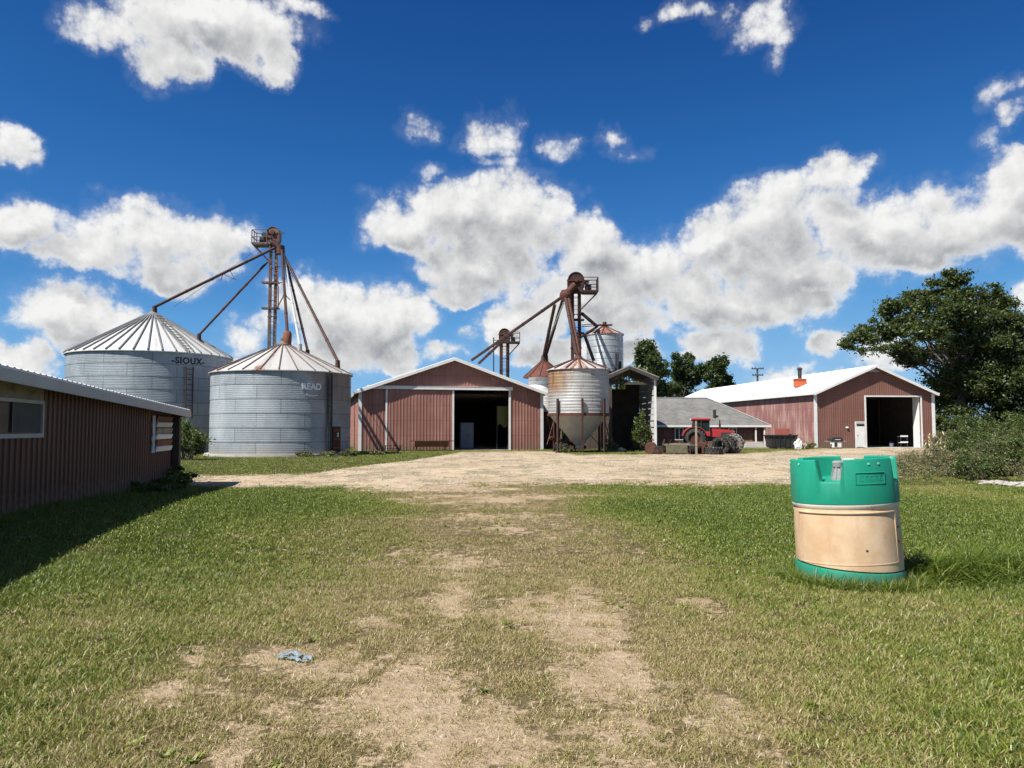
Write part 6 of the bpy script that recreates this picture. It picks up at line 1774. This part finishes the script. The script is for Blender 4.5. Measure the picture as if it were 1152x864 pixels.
def crumple(name, label, cat, loc, r, mat, seed, squash=(1.2, 1, .7), group=None):
    bm_ = bmesh.new(); bmesh.ops.create_icosphere(bm_, subdivisions=3, radius=1)
    from mathutils import noise as mn
    for v in bm_.verts:
        d = mn.fractal(v.co * 1.6 + Vector((seed, 0, 0)), .8, 2.1, 4) * .45
        v.co *= r * (1 + d); v.co = Vector((v.co.x * squash[0], v.co.y * squash[1], max(v.co.z * squash[2], -r * squash[2] * .6)))
    zmin = min(v.co.z for v in bm_.verts)
    for v in bm_.verts: v.co.z -= zmin
    me = bpy.data.meshes.new(name); bm_.to_mesh(me); bm_.free(); me.materials.append(mat)
    o = bpy.data.objects.new(name, me); COL.objects.link(o); o.location = loc
    tag(o, label, cat, group)
    return o
rb = P(897, 470, 58.3)
crumple('rubbish_sack', 'torn white rubbish sack slumped at the end of the dumpster', 'sack', (rb.x, 58.3, 0), .42, M['white'], 3, (.8, .8, 1.1))
crumple('rubbish_sack', 'small dirty brown sack beside the torn white sack', 'sack', (rb.x + .62, 58.6, 0), .30, M['wood'], 8, (.9, .9, .9))
tc_ = thing('old_crate', 'open brown wooden crate tipped on the sacks by the dumpster', 'crate', (rb.x - .38, 59.0, .62), R(12)); tc_.rotation_euler = (R(18), R(-14), R(12)); tc_.location.z = .75
for i in range(3):
    for s_ in (-1, 1):
        mb = MB(); mb.box((-.32, s_ * .22 - .012, i * .11), (.32, s_ * .22 + .012, i * .11 + .085)); mb.build('slat', M['brown_door'], tc_, local=True)
mb = MB(); mb.box((-.32, -.22, -.03), (.32, .22, -.005)); mb.build('bottom', M['brown_door'], tc_, local=True)
for s_ in (-1, 1):
    mb = MB(); mb.box((s_ * .31 - .012, -.2, 0), (s_ * .31 + .012, .2, .31)); mb.build('end', M['brown_door'], tc_, local=True)
gb_ = P(939.5, 470, 59.5)
gr = thing('barbecue_grill', 'grey lidded barbecue grill on a white cabinet before the brown shed wall', 'grill', (gb_.x, 59.5, 0), R(8))
mb = MB(); mb.box((-.34, -.25, .10), (.34, .25, .55)); cb_ = mb.build('cabinet', M['white'], gr, local=True, bevel=.02)
mb = MB(); mb.box((-.26, -.262, .16), (-.02, -.252, .5)); mb.build('door', M['steel_dark'], cb_, local=True)
mb = MB(); prism(mb, [(-.40, .56), (.40, .56), (.46, .66), (.44, .76), (.34, .86), (-.34, .86), (-.44, .76), (-.46, .66)], -.27, .27); lid = mb.build('lid', M['steel_dark'], gr, local=True, bevel=.02)
mb = MB(); mb.cyl((-.2, -.33, .70), (.2, -.33, .70), .018, n=8); mb.cyl((-.2, -.33, .70), (-.2, -.26, .70), .014, n=6); mb.cyl((.2, -.33, .70), (.2, -.26, .70), .014, n=6); mb.build('handle', M['white'], lid, local=True)
mb = MB(); mb.box((-.80, -.2, .56), (-.47, .2, .59)); mb.box((.47, -.2, .56), (.75, .2, .59)); mb.build('side_table', M['fascia'], gr, local=True)
for x in (-.3, .3):
    for y in (-.2, .2):
        mb = MB(); mb.cyl((x - .02, y, .05), (x + .02, y, .05), .05, n=12); mb.build('wheel', M['rubber'], gr, local=True)
sb_ = P(848, 470, 61.0)
st_ = thing('porch_steps', 'low grey concrete steps below the brown door of the shingled building', 'steps', (sb_.x, 61.0, 0))
mb = MB(); mb.box((-.95, -.7, 0), (.95, .5, .16)); mb.build('tread', M['concrete'], st_, local=True, bevel=.015)
mb = MB(); mb.box((-.75, -.25, .162), (.85, .5, .34)); mb.build('tread', M['concrete'], st_, local=True, bevel=.015)
mb = MB(); mb.box((-.55, .1, .342), (.75, .5, .50)); mb.build('tread', M['concrete'], st_, local=True, bevel=.015)

# ------------------------------------------------------------------ trough and stand before the shed
tq = in1(w1(483, 505)[0], -.9)
tro = thing('feed_trough', 'long rust brown feed trough on legs below the shed sliding door', 'trough', tq, ANG1)
mb = MB()
hl, zt_ = 1.18, .72
def trough_prof(mb):
    pr = [(-.34, zt_), (-.20, .30), (.20, .30), (.34, zt_), (.31, zt_), (.18, .33), (-.18, .33), (-.31, zt_)]
    n = len(pr); vs_ = [(-hl, y, z) for y, z in pr] + [(hl, y, z) for y, z in pr]
    mb.add(vs_, [(i, (i + 1) % n, n + (i + 1) % n, n + i) for i in range(n)])
    for x in (-hl, hl): mb.add([(x, -.34, zt_), (x, -.2, .30), (x, .2, .30), (x, .34, zt_)], [(0, 1, 2, 3)])
trough_prof(mb); mb.build('pan', mat_wear('sunny_rust', (.26, .10, .05), (.33, .14, .075), 3.0, .8, c3=(.14, .06, .04), wear=(.5, .7)), tro, local=True)
for x in (-1.0, 1.0):
    for s_ in (-1, 1):
        mb = MB(); mb.beam((x, s_ * .30, 0), (x, s_ * .21, .34), .06, .06); mb.build('leg', M['rust'], tro, local=True)
for y in (-.36, .36):
    mb = MB(); mb.beam((-hl - .25, y, zt_ - .02), (hl + .35, y, zt_ - .02), .05, .05); mb.build('rail', M['rust'], tro, local=True)
sq = in1(w1(441, 505)[0], -.6)
std = thing('iron_stand', 'small dark iron stand left of the feed trough', 'stand', sq, ANG1)
mb = MB(); 
for x in (-.5, -.17, .17, .5): mb.box((x - .14, -.25, .36), (x + .12, .25, .40))
mb.build('top', M['rust'], std, local=True)
for x in (-.5, .5):
    for y in (-.2, .2):
        mb = MB(); mb.beam((x * 1.1, y, 0), (x, y, .36), .05, .05); mb.build('leg', M['steel_dark'], std, local=True)
mb = MB(); mb.beam((-.52, -.2, .18), (.52, -.2, .18), .03, .03); mb.beam((-.52, .2, .18), (.52, .2, .18), .03, .03); mb.build('brace', M['steel_dark'], std, local=True)

# utility pole beyond the workshop roof
up = P(853, 470, 118.0)
pz = P(853, 414.5, 118).z
pole = thing('utility_pole', 'wooden utility pole with two crossarms beyond the white shed roof', 'utility pole', (up.x, 118.0, 0))
mb = MB(); mb.cyl((0, 0, -.3), (0, 0, pz), .19, .13, n=12); mb.build('shaft', M['bark'], pole, local=True, smooth=True)
for z, hw_ in ((pz - .05, .95), (pz - 1.05, .85)):
    mb = MB(); mb.box((-hw_, -.22, z - .08), (hw_, -.10, z + .08)); ca = mb.build('crossarm', M['bark'], pole, local=True)
    for x in (-.85, -.4, .4, .85):
        mb = MB(); mb.lathe([(.05, z + .08), (.07, z + .14), (.05, z + .22), (0, z + .24)], 10, c=(x * hw_, -.16, 0)); mb.build('insulator', M['steel_dark'], ca, local=True)

# pale slabs at the edge of the weeds
for i, (px_, py_, r_) in enumerate([(1113, 544.5, .22), (1125, 546, .26), (1138, 547.5, .24), (1148, 546, .2), (1160, 548, .25)]):
    g_ = G(px_, py_)
    crumple('pale_rock', ['flat pale rock at the left end of the line below the weeds', 'broad pale rock second from the left in the line below the weeds', 'pale rock in the middle of the line below the weeds', 'small pale rock near the right edge below the weeds', 'pale rock just past the edge of the weeds'][i], 'rock', (g_.x, g_.y, tz(g_.x, g_.y) - .02), r_, M['stone'], 20 + i, (1.15, .8, .34), 'line of pale rocks below the weeds')
# torn blue-grey plastic half buried in the dirt
g_ = G(331, 741)
mb = MB()
nx_, ny_ = 22, 12
vs_ = []
for j in range(ny_):
    for i in range(nx_):
        u, v = i / (nx_ - 1), j / (ny_ - 1)
        x = (u - .5) * .26; y = (v - .5) * .17 + .05 * math.sin(u * 5)
        vs_.append((x, y, .010 + .016 * abs(math.sin(u * 14 + v * 5)) * (.4 + .6 * float(vnoise(np.array([u * 6]), np.array([v * 6]), 4)[0]))))
fs_ = []
for j in range(ny_ - 1):
    for i in range(nx_ - 1):
        u, v = (i + .5) / nx_, (j + .5) / ny_
        if ((u - .5) / .5) ** 2 + ((v - .5) / .5) ** 2 < .75 + .5 * float(vnoise(np.array([u * 5]), np.array([v * 5]), 9)[0]) and float(vnoise(np.array([u * 9]), np.array([v * 7]), 12)[0]) < .72:
            k = j * nx_ + i; fs_.append((k, k + 1, k + nx_ + 1, k + nx_))
mb.add(vs_, fs_)
o = mb.build('plastic_scrap', mat_wear('blue_grey_plastic', (.14, .20, .24), (.24, .30, .33), 12, .35, c3=(.45, .45, .42), wear=(.55, .7)), None, smooth=True)
sd_ = o.modifiers.new('thickness', 'SOLIDIFY'); sd_.thickness = .002
o.location = (g_.x, g_.y, tz(g_.x, g_.y) + .004); tag(o, 'crumpled blue grey plastic scrap lying in the bare dirt', 'plastic scrap')

# ------------------------------------------------------------------ trees
def leaves_np(centers, radii, counts, size, flat=0.45, seed=0, shell=0.35, tr=(.25, .65)):
    """leaf-sized faces through ellipsoids; returns verts, quads, tint"""
    r = np.random.default_rng(seed)
    P_, T_ = [], []
    for (c, rad, n) in zip(centers, radii, counts):
        d = r.normal(size=(n, 3)); d /= np.linalg.norm(d, axis=1)[:, None]
        rr = np.clip(np.abs(r.normal(0, .68, n)), 0, 1.7)
        p = np.asarray(c) + d * rr[:, None] * np.asarray(rad)
        P_.append(p); T_.append(np.clip(r.normal(r.uniform(*tr), .18, n), 0, 1))
    p = np.concatenate(P_); t = np.concatenate(T_); n = len(p)
    nrm = r.normal(size=(n, 3)); nrm[:, 2] += flat * 2.0; nrm /= np.linalg.norm(nrm, axis=1)[:, None]
    a = np.cross(nrm, r.normal(size=(n, 3))); a /= np.linalg.norm(a, axis=1)[:, None]
    b = np.cross(nrm, a)
    s = size * r.uniform(.55, 1.3, n)[:, None]
    v = np.empty((n, 4, 3))
    v[:, 0] = p - a * s; v[:, 1] = p + b * s * .45 - a * s * .1; v[:, 2] = p + a * s; v[:, 3] = p - b * s * .45 + a * s * .1
    return v.reshape(-1, 3), np.arange(n * 4).reshape(-1, 4), np.repeat(t, 4)

def limb(mb, p0, p1, r0, r1, wob, rnd, n=6):
    p0 = Vector(p0); p1 = Vector(p1); pts = []
    for i in range(n + 1):
        f = i / n
        q = p0.lerp(p1, f) + Vector((rnd.gauss(0, wob), rnd.gauss(0, wob), rnd.gauss(0, wob * .5))) * math.sin(f * math.pi)
        q.z += math.sin(f * math.pi) * wob * .6
        pts.append(q)
    mb.tube(pts, r0, 8, r1=r1)

def tree(name, label, cat, base, blobs, leaf, leaf_size, per, trunk_r, fork, mat, seed, group=None, sub=9, subr=.48, flat=.45, clump_flat=.62):
    """blobs: (centre, radius vector) of the crown's boughs; each breaks into leafy clumps carried by limbs"""
    rnd = random.Random(seed); r = np.random.default_rng(seed)
    t = thing(name, label, cat, base, 0, group)
    B = Vector(base)
    mb = MB(); top = Vector(fork) 
    limb(mb, B + Vector((0, 0, -.2)), top, trunk_r, trunk_r * .72, trunk_r * .5, rnd, 6)
    cs, rs, ns = [], [], []
    for (c, rad) in blobs:
        c = Vector(c); rv = Vector(rad)
        limb(mb, top + Vector((rnd.uniform(-.3, .3) * trunk_r, 0, rnd.uniform(-1, .2))), c, trunk_r * rnd.uniform(.22, .36), trunk_r * .07, .12 * (c - top).length * .5, rnd, 7)
        for k in range(sub):
            d = Vector((rnd.gauss(0, 1), rnd.gauss(0, 1), rnd.gauss(.15, .8))); d.normalize()
            q = c + Vector((d.x * rv.x, d.y * rv.y, d.z * rv.z)) * rnd.uniform(.55, .95)
            m = rnd.uniform(.6, 1.25) * subr
            cs.append(tuple(q)); rs.append((rv.x * m, rv.y * m, min(rv.x, rv.z) * m * clump_flat)); ns.append(int(per * rnd.uniform(.6, 1.3)))
            if k % 4 == 0: limb(mb, c, q, trunk_r * .08, trunk_r * .03, .1, rnd, 3)
    mb.build('trunk', M['bark'], t, smooth=True, ang=60)
    v, q_, tn = leaves_np(cs, rs, ns, leaf_size, flat, seed)
    np_mesh('crown', v - np.array(base), q_, mat, {'tint': tn}, t)
    return t

def pxblob(px, py, rx, ry, Y, rd=None):
    c = P(px, py, Y); k = Y / 865.0
    return (c, ((rx * k), (rd if rd else rx * k * .9), ry * k))
rr_ = random.Random(5)
BIG = [(1138, 365, 22, 14), (1150, 385, 24, 16), (1108, 350, 24, 14), (1160, 440, 30, 24), (1128, 400, 30, 18), (1145, 462, 30, 20), (1060, 345, 26, 16), (1080, 380, 34, 20), (1050, 388, 30, 16), (1110, 405, 34, 20), (1090, 415, 34, 20), (1128, 430, 30, 20), (1065, 425, 26, 18), (1160, 425, 30, 22), (1125, 365, 20, 14), (1090, 445, 34, 20), (966, 386, 17, 12), (985, 374, 18, 13), (1010, 350, 19, 14), (1032, 336, 16, 11), (1058, 322, 18, 11), (1076, 313, 14, 9), (1052, 345, 18, 10), (1100, 333, 24, 13), (1124, 344, 16, 11), (1085, 358, 26, 13),
       (1038, 372, 22, 12), (1006, 392, 22, 10), (1130, 386, 18, 12), (1100, 388, 26, 13), (1062, 402, 28, 13), (1142, 412, 24, 14), (1108, 424, 30, 16), (1076, 436, 26, 18), (1150, 446, 30, 20), (1100, 460, 30, 18),
       (1072, 474, 20, 16), (1138, 478, 30, 18), (1026, 405, 16, 8), (1168, 400, 20, 16), (1062, 455, 14, 18), (1180, 470, 26, 22), (1175, 432, 24, 18), (1022, 362, 12, 7), (1005, 372, 10, 7)]
bb = [pxblob(a, b, c * 1.12, d * 1.2, 86 + rr_.uniform(-5, 5)) for a, b, c, d in BIG]
tbx = P(1078, 470, 86)
tree('locust_tree', 'huge dark green locust tree towering behind the workshop shed', 'tree', (tbx.x, 86, 0), bb, None, .19, 165, .55, (P(1082, 455, 86).x, 86, P(1082, 440, 86).z), M['leaf_big'], 3, sub=26, subr=.40, clump_flat=.8)
for (cx_, top_, w_, Y_, sd, lab) in [(733, 386, 24, 104, 21, 'tall round oak nearest the open crib behind the low building roof'), (768, 396, 19, 110, 22, 'middle oak of the three behind the low building roof'), (803, 402, 20, 114, 23, 'smaller oak with pointed crown at the right of the three oaks')]:
    bl = []
    h_ = 470 - top_
    rnd = random.Random(sd)
    for i in range(13):
        f = i / 12
        yy = top_ + 8 + f * h_ * .62
        ww = w_ * math.sin(min(1, .35 + f) * math.pi * .62) * .75
        bl.append(pxblob(cx_ + rnd.uniform(-1, 1) * ww, yy, w_ * rnd.uniform(.32, .5), 8 + rnd.uniform(0, 4), Y_ + rnd.uniform(-3, 3)))
    b0_ = P(cx_, 470, Y_)
    tree('oak_tree', lab, 'tree', (b0_.x, Y_, 0), bl, None, .23, 140, .38, (b0_.x, Y_, P(cx_, 445, Y_).z), M['leaf_far'], sd, 'oak trees beyond the low building', sub=18, subr=.5, clump_flat=.9)
bl = [pxblob(1200 + dx, yy, 26, 20, 74) for dx, yy in ((0, 380), (-16, 420), (20, 410), (-12, 455), (18, 460), (0, 480))]
tree('locust_tree', 'dense green tree at the right edge beside the huge locust', 'tree', (P(1205, 470, 74).x, 74, 0), bl, None, .25, 150, .35, (P(1205, 470, 74).x, 74, 3), M['leaf_far'], 31, sub=18, subr=.5, clump_flat=.9)
# screening tree seen through the crib's rear opening
bl = [pxblob(705 + dx, yy, 12, 9, 84) for dx, yy in ((-8, 424), (8, 421), (0, 436), (14, 434), (-12, 444), (4, 450))]
tree('ash_tree', 'sunlit small tree glimpsed through the rear opening of the dark crib', 'tree', (P(705, 470, 84).x, 84, 0), bl, None, .24, 170, .22, (P(705, 470, 84).x, 84, 2.5), M['leaf_shrub'], 33, sub=7, subr=.55)

# far tree line along the horizon
r_ = np.random.default_rng(5)
n_ = 420
xx = r_.uniform(-330, 330, n_); yy = 235 + r_.uniform(-12, 30, n_)
hh_ = 4 + 4.5 * fbm(xx, yy * 0, .03, 3, 8)
v, q_, tn = leaves_np(np.stack([xx, yy, hh_ * .5], -1), np.stack([hh_ * .8, hh_ * .8, hh_ * .55], -1), [110] * n_, .75, .3, 9)
o = np_mesh('distant_treeline', v, q_, M['leaf_far'], {'tint': tn}); o['kind'] = 'stuff'; o['label'] = 'low dark line of distant trees on the horizon'

# ------------------------------------------------------------------ shrubs and weeds
def shrub(name, label, cat, base, h, w, seed, mat, leaf=.06, n=26, per=130, group=None, flat=.2, top=0.0):
    rnd = random.Random(seed)
    t = thing(name, label, cat, base, 0, group)
    mb = MB(); cs, rs, ns = [], [], []
    B = Vector(base)
    for i in range(n):
        a = rnd.uniform(0, 6.283); r = w * math.sqrt(rnd.random()); f = rnd.uniform(.25, 1.0) * (1 - .45 * (r / w) ** 2) + top * rnd.random() ** 3
        q = B + Vector((math.cos(a) * r, math.sin(a) * r, h * f))
        if i % 2 == 0: limb(mb, B + Vector((math.cos(a) * r * .25, math.sin(a) * r * .25, -.03)), q, .012 + .006 * h, .004, .05 * h, rnd, 4)
        k = rnd.uniform(.7, 1.3)
        cs.append(tuple(q)); rs.append((w * .26 * k, w * .26 * k, h * .16 * k)); ns.append(int(per * rnd.uniform(.6, 1.4)))
    mb.build('stem', M['bark'], t, smooth=True)
    v, q2, tn = leaves_np(cs, rs, ns, leaf, flat, seed, .35, (.2, .95) if mat.name.startswith('weed') else (.2, .75))
    v[:, 2] = np.maximum(v[:, 2], base[2] + .005)
    np_mesh('foliage', v - np.array(base), q2, mat, {'tint': tn}, t)
    return t
g_ = G(209, 519); Yq = 38.0
shrub('leafy_shrub', 'bushy green shrub between the low red shed and the largest bin', 'shrub', (P(209, 470, Yq).x, Yq, 0), P(209, 473, Yq).z, .95, 41, M['leaf_shrub'], .085, 40, 120)
shrub('nettle_clump', 'dark tall weeds at the far corner of the low shed', 'weeds', (-8.85, 20.6, 0), .55, .42, 42, M['leaf_shrub'], .05, 22, 120)
for i, (u, h_, w_) in enumerate([(L3 - 2.2, .38, .5), (L3 - 4.0, .32, .5)]):
    p = B0 + dirn * u + Vector((dirn.y, -dirn.x, 0)) * .28
    shrub('nettle_clump', ['low dark weeds along the shaded shed wall under the louvre board', 'low dark weeds along the shaded shed wall halfway to the window'][i], 'weeds', (p.x, p.y, tz(p.x, p.y)), h_, w_, 43 + i, M['leaf_shrub'], .045, 18, 110)
shrub('ivy_vine', 'green vine climbing inside the right front of the dark crib', 'vine', (P(722, 470, 54.6).x, 54.6, 0), P(722, 466, 54.6).z, .62, 47, M['leaf_shrub'], .085, 40, 110)
for i, (px_, py_, h_, w_, lab) in enumerate([(636, 509, .55, .5, 'grassy weed tuft at the left foot of the hopper bin'), (685, 508.5, .9, .55, 'tall pale weed tuft at the right foot of the hopper bin'), (345, 514, .28, .6, 'low weeds at the foot of the rust streaked bin'), (372, 514, .3, .5, 'weeds by the rusty door of the rust streaked bin'), (392, 513.5, .45, .5, 'dark weeds between the rust streaked bin and the red shed'), (427, 512, .32, .45, 'weeds at the left corner of the central red shed'), (755, 505, .6, .6, 'weeds growing behind the old farm implement'), (911, 505, .55, .5, 'weeds beside the faded pink shed wall past the sacks')]):
    g_ = G(px_, py_)
    Yq = min(g_.y, 58.5)
    shrub('weed_tuft', lab, 'weeds', (P(px_, 470, Yq).x, Yq, 0), h_, w_, 60 + i, M['leaf_weed'], .06, 16, 90, 'weed tufts at the foot of the buildings')
# the rough corner on the right: shrubs one can tell apart, then weeds between them
SHR = [(1100, 540, 502, 26, .9, 'rounded green shrub at the front of the rough corner, left of the rocks', 'leaf_shrub', .05),
       (1082, 536, 500, 22, .8, 'bushy weed shrub just right of the pale stalks', 'leaf_weed', .05),
       (1125, 534, 484, 26, 1.3, 'mixed green and brown shrub above the line of rocks', 'leaf_weed', .055),
       (1150, 536, 488, 26, 1.2, 'dense green shrub at the right picture edge above the rocks', 'leaf_shrub', .055),
       (1062, 528, 500, 20, 1.0, 'low reddish weed shrub on the yard side of the rough corner', 'leaf_weed', .05),
       (1092, 520, 470, 24, 1.6, 'tall green shrub in the middle of the rough corner before the shed', 'leaf_shrub', .07),
       (1130, 519, 464, 26, 1.8, 'tall shrub of the rough corner under the huge locust', 'leaf_shrub', .075),
       (1165, 522, 462, 28, 1.9, 'tall shrub at the right edge under the huge locust', 'leaf_shrub', .075),
       (1060, 514, 484, 16, 1.3, 'tawny weed shrub against the right corner of the workshop shed', 'leaf_weed', .06),
       (1108, 512, 462, 24, 1.8, 'dark shrub behind the rough corner beside the workshop shed', 'leaf_far', .08)]
for i, (px_, pb, pt, wpx, dd_, lab, mt, lf) in enumerate(SHR):
    g_ = G(px_, pb); h_ = P(px_, pt + 9, g_.y).z
    shrub('wild_shrub', lab, 'shrub', (g_.x, g_.y, tz(g_.x, g_.y)), h_, wpx / 865 * g_.y, 80 + i, M[mt], lf * .66, 58, 170, 'shrubs of the rough corner', top=.45)
# pale dry stalks with heads
for i, (px_, pb, pt) in enumerate([(1043, 514, 491), (1049, 515, 487), (1055, 516, 490), (1062, 517, 486), (1068, 518, 492), (1046, 519, 498), (1076, 518, 494)]):
    g_ = G(px_, pb); h_ = P(px_, pt, g_.y).z; rnd = random.Random(i)
    t = thing('dry_stalk', 'pale dry cane stalk standing in front of the workshop corner', 'dry plant', (g_.x, g_.y, 0), 0, 'pale dry stalks by the workshop corner')
    mb = MB(); tipp = Vector((g_.x + rnd.uniform(-.25, .25), g_.y, h_)); limb(mb, (g_.x, g_.y, -.05), tipp, .03, .012, .08, rnd, 6); mb.build('stem', M['wood'], t, smooth=True)
    mb = MB()
    for k in range(7):
        f = rnd.uniform(.25, 1); q_ = Vector((g_.x, g_.y, 0)).lerp(tipp, f); a = rnd.uniform(0, 6.28); L_ = rnd.uniform(.3, .6)
        e1 = q_ + Vector((math.cos(a), math.sin(a), .5)) * L_ * .5; e2 = q_ + Vector((math.cos(a) * L_, math.sin(a) * L_, -.15 * L_))
        wv = Vector((-math.sin(a), math.cos(a), 0)) * .035
        mb.add([q_ - wv * .4, q_ + wv * .4, e1 + wv, e1 - wv, e2], [(0, 1, 2, 3), (3, 2, 4)])
    mb.build('leaf', M['leaf_straw_plain'] if 'leaf_straw_plain' in M else mat_wear('dry_cane_leaf', (.40, .32, .17), (.5, .42, .25), 6, .8), t)
# ------------------------------------------------------------------ weeds between the shrubs, long grass, and the lawn
def weeds_np(n, region, h, seed, leaf=.035):
    r = np.random.default_rng(seed)
    x, y = region(r, n)
    z0 = TZ(x, y)
    hh = r.uniform(h[0], h[1], n) * (0.5 + fbm(x, y, .6, 3, 90))
    cs = np.stack([x, y, z0 + hh * .55], -1); rs = np.stack([hh * .28 + .06, hh * .28 + .06, hh * .5], -1)
    v, q, t = leaves_np(cs, rs, [60] * n, leaf, .15, seed, .1)
    t = np.clip(t + np.repeat(np.repeat(r.normal(.28, .28, n), 60), 4), 0, 1)
    v[:, 2] = np.maximum(v[:, 2], .01)
    return v, q, t
def reg(r, n):
    out_x, out_y = [], []
    while sum(map(len, out_x)) < n:
        y = r.uniform(22.5, 52, n); x = r.uniform(8, 48, n)
        e = -yard_edge(x, y); k = (e > .4) & (e < 26) & (x > np.interp(y, [22, 24, 30, 52], [9.5, 11.0, 14.5, 27])) & (x < .74 * y + 4)
        out_x.append(x[k]); out_y.append(y[k])
    return np.concatenate(out_x)[:n], np.concatenate(out_y)[:n]
v, q, t = weeds_np(2600, reg, (.25, .80), 5, .028)
o = np_mesh('weeds', v, q, M['leaf_weed'], {'tint': t}); o['kind'] = 'stuff'; o['label'] = 'tangled weeds of the rough corner'
# long grass at the tank and trailing off to the right
n = 620
ph = RNG.uniform(0, 6.283, n); rr = TR + RNG.uniform(.0, .17, n)
x1 = TX + np.cos(ph) * rr; y1 = TY + np.sin(ph) * rr
k = RNG.uniform(size=n) < np.where(np.sin(ph) < .3, .75, .35); x1, y1 = x1[k], y1[k]
m_ = 640
u = RNG.uniform(0, 1, m_) ** .8
x2 = TX + .45 + u * 2.6; y2 = TY + .22 + .25 * u + RNG.normal(0, .17 + .12 * u, m_)
x = np.concatenate([x1, x2]); y = np.concatenate([y1, y2])
k = free(x, y); x, y = x[k], y[k]
scl = np.where(x > TX + .75, RNG.uniform(.6, 1.25, len(x)), RNG.uniform(.28, .6, len(x)))
dist = np.hypot(x - TX, y - TY)
near_ = dist < TR + .28
scatter('tall_grass', x[near_], y[near_], C_TALL, np.clip(RNG.normal(.05, .14, near_.sum()), 0, .9), scl[near_], .2)
fl_ = ~near_
scatter('fallen_grass', x[fl_], y[fl_], C_FLOP, np.clip(RNG.normal(-.12, .2, fl_.sum()), -.3, .8), RNG.uniform(.5, 1.0, fl_.sum()), .25)
# unmown fringe along the shaded shed wall
n = 900
u = RNG.uniform(3, L3 + .2, n); w = RNG.uniform(.03, .42, n) ** 1
x = B0.x + dirn.x * u + dirn.y * w; y = B0.y + dirn.y * u - dirn.x * w
scatter('wall_grass', x, y, C_TALL, np.clip(RNG.normal(.12, .12, n), 0, .8), RNG.uniform(.3, .8, n) * np.interp(w, [0, .42], [1, .5]), .2)
grow()
